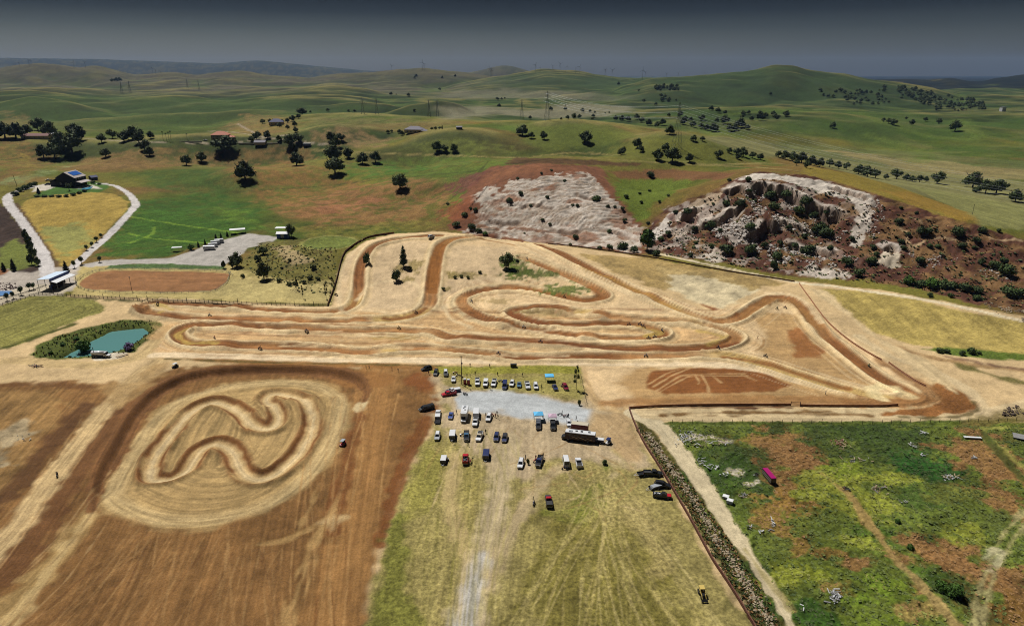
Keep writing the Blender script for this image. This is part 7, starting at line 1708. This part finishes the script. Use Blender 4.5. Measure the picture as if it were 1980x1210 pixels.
# ------------------------------------------------------------------ rows of stones, rubble, debris
STONE = mat('pale_stone', (172, 154, 126), .95, var=.35, scale=1.2); WSTONE = mat('white_rock', (214, 202, 188), .95, var=.3, scale=.8)
def rock_mesh(name, seed, m):
    r = np.random.RandomState(seed); bm = bmesh.new(); bmesh.ops.create_icosphere(bm, subdivisions=1, radius=.5)
    for v in bm.verts: v.co = Vector((v.co.x * r.uniform(.75, 1.25), v.co.y * r.uniform(.7, 1.2), v.co.z * r.uniform(.55, 1.0)))
    me = bpy.data.meshes.new(name); bm.to_mesh(me); bm.free(); me.materials.append(m); return me
ST = [rock_mesh('stone', 60 + k, STONE) for k in range(6)]; BO = [rock_mesh('boulder', 80 + k, WSTONE) for k in range(6)]
def rocks(label, name, cat, spots, sizes, protos, piece, stuffn=None):
    """spots: world points. The largest 290 are pieces of their own, the rest one joined part"""
    o_ = np.argsort(-np.array(sizes)); c0 = spots[o_[0]]; t = thing(name, label, cat, c0)
    for i in o_[:290]:
        o = inst(piece, random.choice(protos), t); p = spots[i]; s_ = sizes[i]
        o.location = p - c0 + Vector((0, 0, s_ * .18)); o.scale = (s_, s_ * random.uniform(.7, 1.1), s_ * random.uniform(.6, 1)); o.rotation_euler = (random.uniform(-.4, .4), random.uniform(-.4, .4), random.uniform(0, 6.28))
    rest = o_[290:]
    if len(rest):
        b = MB(); tv = [np.array([v.co[:] for v in m.vertices]) for m in protos]; tf = [[tuple(f.vertices) for f in m.polygons] for m in protos]
        for i in rest:
            k = random.randrange(len(protos)); g = random.uniform(0, 6.28); c, s_ = math.cos(g), math.sin(g); q_ = tv[k] * sizes[i]
            x = q_[:, 0] * c - q_[:, 1] * s_; y = q_[:, 0] * s_ + q_[:, 1] * c; p = spots[i] - c0
            b.add(np.stack([x + p.x, y + p.y, q_[:, 2] + p.z + sizes[i] * .15], 1), tf[k])
        o = b.build(stuffn or 'small_stones', protos[0].materials[0], t); o['kind'] = 'stuff'
    return t
row = toworld(catmull([(1252,838),(1268,862),(1292,896),(1330,950),(1368,1010),(1398,1060),(1428,1105),(1462,1160),(1490,1206),(1512,1245)], 6))
dd_ = np.r_[0, np.cumsum(np.hypot(*np.diff(row, axis=0).T))]
sp, sz = [], []
for k in range(1500):
    s_ = RNG.uniform(0, dd_[-1]); 
    if vnoise(s_ / 5, 3.0, 5) < .22: continue
    x = np.interp(s_, dd_, row[:, 0]) + RNG.normal(0, .75); y = np.interp(s_, dd_, row[:, 1]) + RNG.normal(0, .45)
    sp.append(Vector((x, y, ground(x, y)))); sz.append(float(RNG.gamma(3, .11)) + .14)
rocks('long loose row of pale stones between rusty fence and farm road', 'stone_row', 'stones', sp, sz, ST, 'stone')
def rubble(poly, n, smin, smax, label, name='rubble_slope', seed=1, thr=.5, per=9, protos=BO, piece='boulder', cat='rocks'):
    x, y = scatter_px(poly, n, seed); k = fbm(x / per, y / per, 900 + seed, 3) > thr; x, y = x[k], y[k]
    r = np.random.RandomState(seed); s_ = smin + (smax - smin) * r.power(.45, len(x)) ** 2
    return rocks(label, name, cat, [Vector((a, b, ground(a, b))) for a, b in zip(x, y)], list(map(float, s_)), protos, piece, 'rubble')
rubble([(1385,430),(1440,418),(1480,420),(1475,450),(1455,475),(1400,470),(1375,455)], 2600, .5, 2.6, 'spill of white rubble in the middle of the quarry', seed=2, thr=.42)
rubble([(1450,470),(1560,480),(1660,500),(1640,520),(1560,520),(1480,505)], 2600, .5, 2.8, 'white boulders scattered low on the quarry slope', seed=3, thr=.45)
rubble([(1440,362),(1500,372),(1590,410),(1640,450),(1600,480),(1500,440),(1450,400)], 3200, .5, 2.4, 'broken white rocks below the quarry overhang', seed=4, thr=.5)
rubble([(1660,385),(1700,385),(1712,420),(1690,480),(1668,490),(1672,440)], 900, .5, 2.0, 'pale rocks along the white ramp of the quarry', seed=5, thr=.45)
rubble([(1750,480),(1850,500),(1960,520),(1960,545),(1850,530),(1760,510)], 1200, .5, 1.6, 'pale stones on the lower red slope', seed=6, thr=.5)
rubble([(1260,440),(1340,440),(1360,500),(1290,495)], 800, .4, 1.7, 'pale rocks at the left of the quarry slope', seed=7, thr=.5)
rubble([(1900,585),(1985,600),(1985,625),(1930,608)], 500, .5, 1.5, 'stones by the farm road at far right', seed=8, thr=.45, protos=ST)
rubble([(-20,545),(30,548),(38,556),(10,562),(-20,562)], 300, .5, 1.8, 'brown rock heap beside the small blue pool', name='rock_heap', seed=9, thr=.2, protos=[rock_mesh('boulder', 95 + k, mat('brown_rock', (104, 84, 78), .95, var=.4)) for k in range(3)])
rubble([(1940,790),(1968,783),(1982,800),(1960,806),(1938,803)], 160, .5, 1.8, 'heap of dark rocks at the right end of the fence', name='rock_heap', seed=10, thr=.2, protos=[rock_mesh('boulder', 98 + k, mat('dark_rock', (92, 78, 66), .95, var=.4)) for k in range(3)])
rubble([(775,357),(786,350),(790,362),(782,372)], 60, .5, 1.8, 'pale boulders beside the solitary oak', name='boulders', seed=11, thr=.2)
DEB = {k: mat('debris_' + k, c, .7, var=.25) for k, c in {'white': (200, 200, 196), 'grey': (140, 138, 134), 'wood': (172, 150, 118), 'black': (44, 44, 46), 'rust': (128, 84, 62)}.items()}
def debris(px, py, rx, ry, n, ms, label, ln=(.6, 2.2), name='debris_pile', piece='plank', zup=.5):
    c0 = at(px, py); t = thing(name, label, 'debris', c0); k = mpp(c0)
    protos = {m: MB().box((0, 0, 0), (1, 1, 1)).mesh(piece, DEB[m]) for m in ms}
    for i in range(n):
        q_ = at(px + random.gauss(0, rx * .45), py + random.gauss(0, ry * .45)); o = inst(piece, protos[random.choice(ms)], t)
        o.location = q_ - c0 + Vector((0, 0, random.uniform(.1, zup))); o.scale = (random.uniform(.1, .34), random.uniform(*ln) * .68, random.uniform(.05, .14)); o.rotation_euler = (random.uniform(-.35, .35), random.uniform(-.3, .3), random.uniform(0, 6.28))
for a in ((1325,848,26,20,60,['white','white','grey'],'sprawling heap of white plastic and boards at the corner of the weedy field'), (1318,828,7,5,10,['black'],'small black object at the top of the white heap',(.5,1.2)), (1373,858,36,7,30,['white','wood'],'pale trash strewn right of the white heap'), (1356,893,12,12,12,['grey','white'],'grey boards by the farm road in the weeds'),
          (1380,903,14,5,12,['white'],'white slats lying in the weeds near the road'), (1438,958,12,5,14,['wood','grey'],'pale brush pile in the weeds left of centre'), (1494,1016,10,14,14,['white','white','grey'],'crumpled white sheeting in the weeds',(.8,2.4)), (1614,1152,13,14,44,['white','grey'],'heap of white branches at the bottom of the weedy field',(1.2,3)),
          (1452,1020,8,3,7,['white','grey'],'white and blue scraps beside the farm road'), (1472,1029,5,3,5,['white'],'small white lump below the scraps'), (1700,945,20,8,30,['wood','grey','black'],'grey and brown junk heap amid the green weeds'), (1622,858,22,10,40,['rust','wood'],'heap of broken rusty branches at the top of the weedy field',(1.2,3)),
          (1655,890,26,6,18,['wood','grey'],'line of scattered boards below the broken branches'), (1835,922,20,8,34,['wood','white'],'pale rubble patch at right in the dark weeds'), (1765,862,14,5,12,['white','grey'],'white litter near the top right of the weedy field'), (1782,880,10,3,5,['white'],'white boards in the dark green weeds at right'), (1748,971,14,2,6,['grey','white'],'grey plank lying alone in the weeds'),
          (1786,838,5,8,3,['white'],'single upright pale pole in the dark weeds',(3,5)), (1887,885,9,3,8,['white','grey'],'grey scraps on the rusty grass at far right'), (1636,944,12,4,14,['rust','black'],'dark rusty scrap at the head of the sandy ruts'), (1462,919,5,3,6,['white','black'],'white and black scraps left of the magenta trailer'), (1400,918,8,5,4,['white'],'curved white strip in the weeds',(1.5,2.5)),
          (70,708,12,3,22,['black','rust'],'dark harrow frame lying on the dirt at far left',(1.5,3.5)), (45,845,20,8,12,['grey','wood'],'pale rubbish on the brown field at far left'), (572,560,14,6,16,['black','wood'],'tyres and scraps in the corner of the tan pasture'), (450,530,12,4,14,['grey','wood'],'boards and gear under the trees by the arena'), (1555,1178,4,8,2,['white'],'pale strip low in the weedy field',(1,2))):
    debris(*a)
def crate(px, py, rz, d, m, label, name='storage_box'):
    t = thing(name, label, 'box', at(px, py), rz); MB().box((0, 0, d[2] / 2), d).build('body', m, t); MB().box((0, 0, d[2] + .05), (d[0] + .1, d[1] + .1, .1)).build('lid', WHITE, t)
crate(1403, 964, D(-30), (1.7, 1.4, 1.0), DEB['grey'], 'upper one of two white boxes in the weeds by the road'); crate(1411, 972, D(-30), (1.7, 1.4, 1.0), mat('pale_blue', (176, 186, 214), .6), 'lower bluish one of two boxes in the weeds by the road')
crate(1880, 848, D(84), (.9, 5.6, .6), STEEL, 'long grey trough on the rusty grass at right', 'water_trough')
t = thing('tarpaulin_frame', 'white tarpaulin panel on a dark frame at the far right edge', 'tarpaulin', at(1978, 848), D(-30)); MB().box((0, 0, .7), (6, 4, .08)).build('sheet', DEB['grey'], t)
for x in (-3, 3):
    for y in (-2, 2): MB().tube([(x, y, 0), (x, y, .7)], .08, 5).build('leg', TRIM, t)

# ------------------------------------------------------------------ water
WAT = nodemat('pond_water'); WAT[2].inputs['Base Color'].default_value = tuple(float(v) for v in alb(92, 142, 136)) + (1,); WAT[2].inputs['Roughness'].default_value = .18
_n = WAT[1].nodes.new('ShaderNodeTexNoise'); _n.inputs['Scale'].default_value = .8; _b = WAT[1].nodes.new('ShaderNodeBump'); _b.inputs['Strength'].default_value = .08; WAT[1].links.new(_n.outputs[0], _b.inputs['Height']); WAT[1].links.new(_b.outputs[0], WAT[2].inputs['Normal'])
def sheet(name, pts, z, m, smooth=True):
    w = toworld(catmull(pts, 4, True)[:-1] if smooth else pts); b = MB(); n = len(w)
    b.add([(x, y, z) for x, y in w], [tuple(range(n))]); o = b.build(name, m); o['kind'] = 'structure'; return o
pw = [(100,692),(140,664),(175,644),(220,627),(290,621),(302,634),(272,664),(228,687),(165,698)]
sheet('pond_water', pw, -1.35, WAT[0])
zp = at(8, 565).z
sheet('pool_water', [(-40,560),(20,560),(26,566),(10,572),(-40,576)], zp + .06, mat('blue_pool', (110, 150, 196), .15), False)
t = thing('fishing_dock', 'pale plank dock at the right corner of the pond', 'dock', at(236, 688), D(-40))
for k in range(9): MB().box((0, k * .55 - 2.2, .3), (2.0, .5, .08)).build('plank', DEB['wood'], t)
for x in (-.8, .8):
    for y in (-2, 2): MB().tube([(x, y, -.8), (x, y, .4)], .08, 5).build('post', WOODD, t)

# ------------------------------------------------------------------ buildings
def M2(name, c, **k): return mat(name, c, .8, **k)
WALLD = M2('dark_cladding', (52, 44, 42)); ROOFT = M2('tan_roof', (184, 172, 164)); SOLAR = mat('solar_glass', (62, 112, 190), .15, var=.05); TERRA = M2('terracotta_tiles', (196, 122, 96)); STUCCO = M2('stucco', (206, 190, 160)); GREYR = M2('grey_shingle', (130, 126, 136)); BLUER = M2('blue_slate', (84, 88, 120)); REDR = M2('red_brown_roof', (128, 84, 78)); BLUEW = mat('blue_cladding', (74, 102, 176), .5)
def gable(t, w, l, h, rise, wallm, roofm, over=.5, x0=0, y0=0, wname='wall', ridge='y'):
    b = MB(); b.add([(x0 - w / 2, y0 - l / 2, 0), (x0 + w / 2, y0 - l / 2, 0), (x0 + w / 2, y0 + l / 2, 0), (x0 - w / 2, y0 + l / 2, 0), (x0 - w / 2, y0 - l / 2, h), (x0 + w / 2, y0 - l / 2, h), (x0 + w / 2, y0 + l / 2, h), (x0 - w / 2, y0 + l / 2, h), (x0, y0 - l / 2, h + rise), (x0, y0 + l / 2, h + rise)], [(0, 1, 5, 8, 4), (1, 2, 6, 5), (2, 3, 7, 9, 6), (3, 0, 4, 7)])
    b.build(wname, wallm, t)
    out = []
    for s_ in (-1, 1):
        k = (w / 2 + over) / (w / 2); zl = h + rise - rise * k
        r = MB().quad((x0, y0 - l / 2 - over, h + rise + .05), (x0, y0 + l / 2 + over, h + rise + .05), (x0 + s_ * (w / 2 + over), y0 + l / 2 + over, zl + .05), (x0 + s_ * (w / 2 + over), y0 - l / 2 - over, zl + .05), -.18 if s_ < 0 else .18); out.append(r.build('roof', roofm, t))
    return out
def hip(t, w, l, h, rise, roofm, over=.6, x0=0, y0=0, inset=None):
    i = inset if inset is not None else w / 2; a = [(x0 - w / 2 - over, y0 - l / 2 - over, h), (x0 + w / 2 + over, y0 - l / 2 - over, h), (x0 + w / 2 + over, y0 + l / 2 + over, h), (x0 - w / 2 - over, y0 + l / 2 + over, h)]
    b = MB(); b.add(a + [(x0, y0 - l / 2 + i, h + rise), (x0, y0 + l / 2 - i, h + rise)], [(0, 1, 4), (1, 2, 5, 4), (2, 3, 5), (3, 0, 4, 5), (3, 2, 1, 0)]); return b.build('roof', roofm, t)
def openings(t, lst, m=GLASS, name='window'):
    for c, d in lst:
        f = MB().box(c, d).build(name, WHITE if name == 'window' else m, t)
        if name == 'window':
            k = min(range(3), key=lambda i: d[i]); e = [v * .8 for v in d]; e[k] = d[k] + .04; MB().box(c, e).build('pane', m, f)
p = at(140, 358); t = thing('barn_house', 'black barn shaped house with blue solar panels on its pale roof', 'house', (p.x, p.y, p.z - .4), D(-2))
rf = gable(t, 18, 17, 8.5, 5.0, WALLD, ROOFT)
for i in range(6):
    for j in range(2):
        y = -5.4 + i * 2.1; x0 = 1.6 + j * 2.6; z = lambda x: 13.5 - 5.0 * x / 9 + .30
        MB().quad((x0, y, z(x0)), (x0 + 2.5, y, z(x0 + 2.5)), (x0 + 2.5, y + 2.0, z(x0 + 2.5)), (x0, y + 2.0, z(x0)), .06).build('solar_panel', SOLAR, rf[1])
MB().box((-12, 0, 2.6), (6, 17, 5.2)).build('side_wing', WALLD, t); MB().quad((-15.5, -9, 4.9), (-8.6, -9, 7.6), (-8.6, 9, 7.6), (-15.5, 9, 4.9), .15).build('roof', ROOFT, t)
MB().quad((9.1, -9.5, 5.4), (15.5, -9.5, 3.8), (15.5, 6, 3.8), (9.1, 6, 5.4), .15).build('roof', ROOFT, t)
for y in (-9, -4, 1, 5.5): MB().tube([(15, y, 0), (15, y, 3.8)], .15, 5).build('porch_post', WALLD, t)
openings(t, [((9.05, y, 7.1), (.12, 1.3, 1.5)) for y in (-6, -2.5, 1, 4.5)] + [((x, -8.55, 3), (1.6, .12, 1.8)) for x in (-5, 0, 5)])
sheet('pool_water', [(148,366),(160,361),(180,361),(174,366),(162,369)], at(163, 365).z + .12, mat('turquoise_pool', (92, 164, 190), .12), False)
t = thing('garden_shed', 'small blue grey shed right of the black barn house', 'shed', at(181, 348), D(-30)); gable(t, 5, 6, 3, 1.5, BLUER, BLUER)
p = at(112, 553); t = thing('horse_barn', 'open barn with white two level roof and blue fascia by the arena', 'barn', p, toward((94, 560), (127, 544))); t.scale = (1.15, 1.15, 1.15)
MB().quad((-4.8, -7.5, 5.4), (1.8, -7.5, 5.9), (1.8, 7.5, 5.9), (-4.8, 7.5, 5.4), .14).build('roof', M2('pale_metal_roof', (206, 222, 236)), t)
MB().quad((2.0, -7.5, 4.6), (5.2, -7.5, 3.8), (5.2, 7.5, 3.8), (2.0, 7.5, 4.6), .14).build('roof', WHITE, t)
MB().box((1.8, 0, 5.2), (.12, 15, 1.3)).build('fascia', BLUEW, t)
MB().box((-2.5, 4, 1.5), (3.5, 6.5, 2.6)).build('stall', WOODD, t); MB().box((2.2, -3, 1.0), (.15, 8, 2)).build('stall_wall', WOODD, t)
for x in (-4.6, 1.6, 5.0):
    for y in (-7.2, -2.4, 2.4, 7.2): MB().tube([(x, y, 0), (x, y, 5.3 if x < 4 else 3.85)], .12, 5).build('post', STEEL, t)
t = thing('water_tank', 'round blue tank under the white barn roof', 'tank', at(100, 558)); b = MB(); b.loft([[(math.cos(g) * 1.1, math.sin(g) * 1.1, z) for g in [k * math.pi / 6 for k in range(12)]] for z in (0, 2.0)]); b.build('drum', BLUEW, t); MB().tube([(0, 0, 2.0), (0, 0, 2.25)], .3, 8).build('lid', BLUEW, t)
canopy(460, 452, D(-70), 6, 11, 3.6, WHITE, 'white roofed shelter at the top of the gravel lot', 'shelter', .3, 'shelter'); canopy(343, 486, D(-75), 3.5, 6.5, 3.0, WHITE, 'small white canopy at the left of the gravel lot', 'shelter', .15, 'shelter'); canopy(544, 449, D(-85), 6, 8, 3.6, WHITE, 'white flat roof behind the blue walled shed', 'shelter', .2, 'shelter')
t = thing('blue_shed', 'blue walled shed with white roof at the right of the gravel lot', 'shed', at(548, 459), D(-85)); gable(t, 6, 8, 3.4, 1.0, BLUEW, WHITE); openings(t, [((3.03, 0, 1.6), (.1, 2.2, 2.6))], WHITE, 'door')
p = at(72, 268); t = thing('ranch_house', 'long ranch house with red brown roof among dark trees at far left', 'house', (p.x, p.y, p.z - .3), D(-88)); gable(t, 11, 34, 4.2, 2.6, STUCCO, REDR); openings(t, [((5.55, y, 2.2), (.12, 2, 1.6)) for y in (-12, -6, 0, 6, 12)])
p = at(103, 264); t = thing('white_outbuilding', 'white roofed outbuilding right of the red roofed ranch house', 'shed', p, D(-88)); gable(t, 7, 14, 3.6, 1.2, STUCCO, WHITE)
p = at(428, 271); t = thing('villa', 'villa with terracotta hip roof behind the huge oak', 'house', (p.x, p.y, p.z - .3), D(-85)); MB().box((0, 0, 3.5), (13, 20, 7)).build('wall', STUCCO, t); hip(t, 13, 20, 7, 4.2, TERRA); MB().box((2, 13, 2.2), (9, 8, 4.4)).build('side_wing', STUCCO, t); hip(t, 9, 8, 4.4, 2.2, TERRA, x0=2, y0=13)
openings(t, [((6.55, y, z), (.12, 1.6, 1.8)) for y in (-7, -2.5, 2.5, 7) for z in (2, 5)])
p = at(504, 280); t = thing('small_house', 'small grey roofed house among trees on the villa driveway', 'house', p, D(-85)); gable(t, 9, 13, 3.4, 2.2, STUCCO, GREYR)
p = at(535, 242); t = thing('ridge_house', 'house with blue grey hip roof amid trees on the ridge', 'house', (p.x, p.y, p.z - .3), D(-80)); MB().box((0, 0, 2.6), (13, 20, 5.2)).build('wall', STUCCO, t); hip(t, 13, 20, 5.2, 4.4, BLUER); openings(t, [((6.55, y, 2.4), (.12, 2.2, 1.8)) for y in (-6, 0, 6)])
p = at(802, 257); t = thing('hill_house', 'wide house with grey roof on the green hill behind the knoll', 'house', (p.x, p.y, p.z - .3), D(-100)); MB().box((0, 0, 2.4), (13, 24, 4.8)).build('wall', STUCCO, t); hip(t, 13, 24, 4.8, 4.0, GREYR); MB().box((4, 15, 1.8), (8, 7, 3.6)).build('side_wing', STUCCO, t); hip(t, 8, 7, 3.6, 2.0, GREYR, x0=4, y0=15); MB().box((-2, -5, 8.2), (1.4, 1.4, 2)).build('chimney', STUCCO, t); openings(t, [((6.55, y, 2.3), (.12, 2.4, 1.7)) for y in (-8, -3, 3, 8)])
p = at(888, 250); t = thing('hut', 'tiny dark hut on the skyline right of the grey roofed house', 'shed', p, D(-90)); gable(t, 5, 7, 2.6, 1.2, WALLD, GREYR)
p = at(1938, 216); t = thing('water_tower', 'pale square block building in the far gap at right', 'building', p, D(10)); MB().box((0, 0, 5), (11, 9, 11)).build('wall', WHITE, t); MB().box((0, 0, 10.8), (11.6, 9.6, .6)).build('roof', GREYR, t)
for i, (px, py) in enumerate(((478, 279), (520, 279))):
    p = at(px, py); t = thing('garden_wall', ('left' if i == 0 else 'right') + ' stretch of white wall along the villa driveway', 'wall', p, D(-88)); MB().box((0, 0, .7), (.5, 22, 1.6)).build('wall', WHITE, t); MB().box((0, 0, 1.55), (.7, 22.2, .16)).build('coping', CONC, t)
p = at(370, 276); t = thing('garden_wall', 'white wall left of the villa', 'wall', p, D(-88)); MB().box((0, 0, .7), (.5, 26, 1.6)).build('wall', WHITE, t); MB().box((0, 0, 1.55), (.7, 26.2, .16)).build('coping', CONC, t)

# ------------------------------------------------------------------ pylons and wires
PYL = mat('pylon_steel', (104, 112, 112), .5, .3)
def pylon(p, h, label, rz=0.3, r=.16, group=None):
    t = thing('pylon', label, 'pylon', p, rz, group); k = h / 46
    def xy(z): return (4.2 * (1 - z / 34) + .9 * (z / 34) if z < 34 else .9) * k
    for sx in (-1, 1):
        for sy in (-1, 1): MB().tube([(sx * xy(0), sy * xy(0), -1), (sx * xy(34), sy * xy(34), 34 * k), (sx * xy(46) * .5, sy * .4 * k, 46 * k)], r, 4).build('leg', PYL, t)
    zs = [0, 8, 15, 21, 26, 30, 34, 38, 42]
    for s_ in (-1, 1):
        b = MB()
        for a, c in zip(zs[:-1], zs[1:]):
            w0, w1 = xy(a), xy(c)
            b.tube([(-w0, s_ * w0, a * k), (w1, s_ * w1, c * k)], r * .6, 3).tube([(w0, s_ * w0, a * k), (-w1, s_ * w1, c * k)], r * .6, 3); b.tube([(s_ * w0, -w0, a * k), (s_ * w1, w1, c * k)], r * .6, 3).tube([(s_ * w0, w0, a * k), (s_ * w1, -w1, c * k)], r * .6, 3)
        b.build('bracing', PYL, t)
    for z, w in ((31, 8.5), (37, 7), (43, 5.5)):
        MB().tube([(-w * k, 0, (z + .6) * k), (0, 0, (z - .6) * k), (w * k, 0, (z + .6) * k)], r, 4).tube([(-w * k, 0, (z + .6) * k), (0, 0, (z + 1.6) * k), (w * k, 0, (z + .6) * k)], r * .8, 4).build('crossarm', PYL, t)
    return t
P1 = at(1308, 288); pylon(P1, 46, 'tall lattice pylon standing on the green knob', .3, .11)
P2 = []
for px, py, h, l in ((702, 221, 26, 'left one of the paired pylons behind the golden mound'), (729, 221, 26, 'right one of the paired pylons behind the golden mound'), (830, 226, 27, 'left one of the paired pylons by the grey roofed house'), (846, 226, 27, 'right one of the paired pylons by the grey roofed house'), (1009, 231, 36, 'left one of the two pylons in the pale valley'), (1058, 234, 38, 'right one of the two pylons in the pale valley')):
    P2.append(at(px, py)); pylon(P2[-1], h, l, .3, .12)
for px, py, l in ((363, 171, 'left one of the far pylon pair on the brown plain'), (385, 174, 'right one of the far pylon pair on the brown plain'), (236, 180, 'left one of the faint pylon pair on the far left plain'), (252, 180, 'right one of the faint pylon pair on the far left plain')):
    pylon(at(px, py), 40, l, .3, .2)
WIRE = mat('wire_metal', (190, 194, 196), .4, .3)
def wires(a, ha, b, hb, label):
    t = thing('power_line', label, 'power line', a)
    d = (b - a).normalized(); n = Vector((-d.y, d.x, 0))
    for z, w in ((.675, .17), (.80, .14), (.93, .11)):
        for s_ in (-1, 1):
            pts = []
            for k in range(13):
                f = k / 12; q_ = a.lerp(b, f) - a; sag = 4 * f * (1 - f) * (b - a).length * .03
                pts.append(q_ + n * s_ * (w * (ha * (1 - f) + hb * f)) + Vector((0, 0, z * (ha * (1 - f) + hb * f) - sag)))
            MB().tube(pts, .045, 3).build('cable', WIRE, t)
E = P1 + Vector((330, -330, 0)); E.z = ground(E.x, E.y)
wires(P1, 46, E, 46, 'power cables running from the tall pylon down to the right'); wires(P2[5], 38, P1, 46, 'power cables between the valley pylon and the tall pylon')

# ------------------------------------------------------------------ wind turbines on the skyline
TURB = mat('turbine_white', (118, 126, 134), .5)
tow = MB().tube([(0, 0, -1), (0, 0, 1)], [.022, .012], 6)
def turbine(px, py, hpx, label, k):
    p = at(px, py); h = .8 * hpx * mpp(p); t = thing('wind_turbine', label, 'wind turbine', p, random.uniform(-.6, .6), 'wind turbines on the far ridges')
    MB().tube([(0, 0, -2), (0, 0, h)], [h * .018, h * .012], 6).build('tower', TURB, t); MB().box((0, -h * .03, h), (h * .04, h * .1, h * .04)).build('nacelle', TURB, t)
    a0 = random.uniform(0, 2)
    for i in range(3):
        g = a0 + i * 2.094; L_ = h * .42; c, s_ = math.sin(g), math.cos(g); w = h * .018
        MB().loft([[(0 - s_ * w, -h * .09, h + c * w), (s_ * w, -h * .09, h - c * w), (s_ * w, -h * .085, h - c * w), (-s_ * w, -h * .085, h + c * w)], [(c * L_ - s_ * w * .4, -h * .09, h + s_ * L_ + c * w * .4), (c * L_ + s_ * w * .4, -h * .09, h + s_ * L_ - c * w * .4), (c * L_ + s_ * w * .4, -h * .085, h + s_ * L_ - c * w * .4), (c * L_ - s_ * w * .4, -h * .085, h + s_ * L_ + c * w * .4)]]).build('blade', TURB, t)
tl = [(1035,139,17),(1045,138,10),(1068,137,12),(1083,138,18),(1096,139,13),(1113,141,13),(1121,142,16)]
for k, (px, py, h) in enumerate(tl): turbine(px, py + 1, h, f'pale wind turbine on the round centre hill, {ordn(k)} from left', k)
for k, (px, py, h) in enumerate([(1170,148,16),(1183,150,18),(1242,152,20),(1247,152,15),(1288,152,12),(1311,151,12),(1361,147,8),(1447,139,7)]): turbine(px, py + 1, h, f'pale wind turbine between the two big far hills, {ordn(k)} from left', k)
for k, (px, py, h) in enumerate([(39,130,12),(58,127,14),(62,126,12),(144,131,14),(166,130,13),(296,143,16),(302,143,12),(312,145,10),(758,139,16),(817,134,18),(821,134,14),(840,137,8),(948,146,18),(951,146,14)]): turbine(px, py + 2, h, f'faint wind turbine on the far brown hills, {ordn(k)} from left', k)

# ------------------------------------------------------------------ the air
def haze_box():
    m = bpy.data.materials.new('air'); m.use_nodes = True
    nt = m.node_tree; nt.nodes.clear()
    o = nt.nodes.new('ShaderNodeOutputMaterial'); v = nt.nodes.new('ShaderNodeVolumePrincipled')
    v.inputs['Color'].default_value = (0.34, 0.55, 1.0, 1); v.inputs['Density'].default_value = HAZE_DENSITY; v.inputs['Anisotropy'].default_value = 0.0
    nt.links.new(v.outputs[0], o.inputs['Volume'])
    zmin = float(ZZ.min()) - 1.5; zmax = float(ZZ.max()) + 25
    bm = bmesh.new(); bmesh.ops.create_cube(bm, size=1.0)
    X0 = float(np.abs(XX).max()) + 50; Y1 = float(Yr[-1]) + 100
    for vv in bm.verts:
        vv.co = Vector((vv.co.x * 2 * X0, -400 if vv.co.y < 0 else Y1, zmin if vv.co.z < 0 else zmax))
    me = bpy.data.meshes.new('haze'); bm.to_mesh(me); bm.free(); me.materials.append(m)
    ob = bpy.data.objects.new('haze', me); COL.objects.link(ob); ob['kind'] = 'stuff'
    return ob
HAZE_DENSITY = 2.0e-5
haze_box()
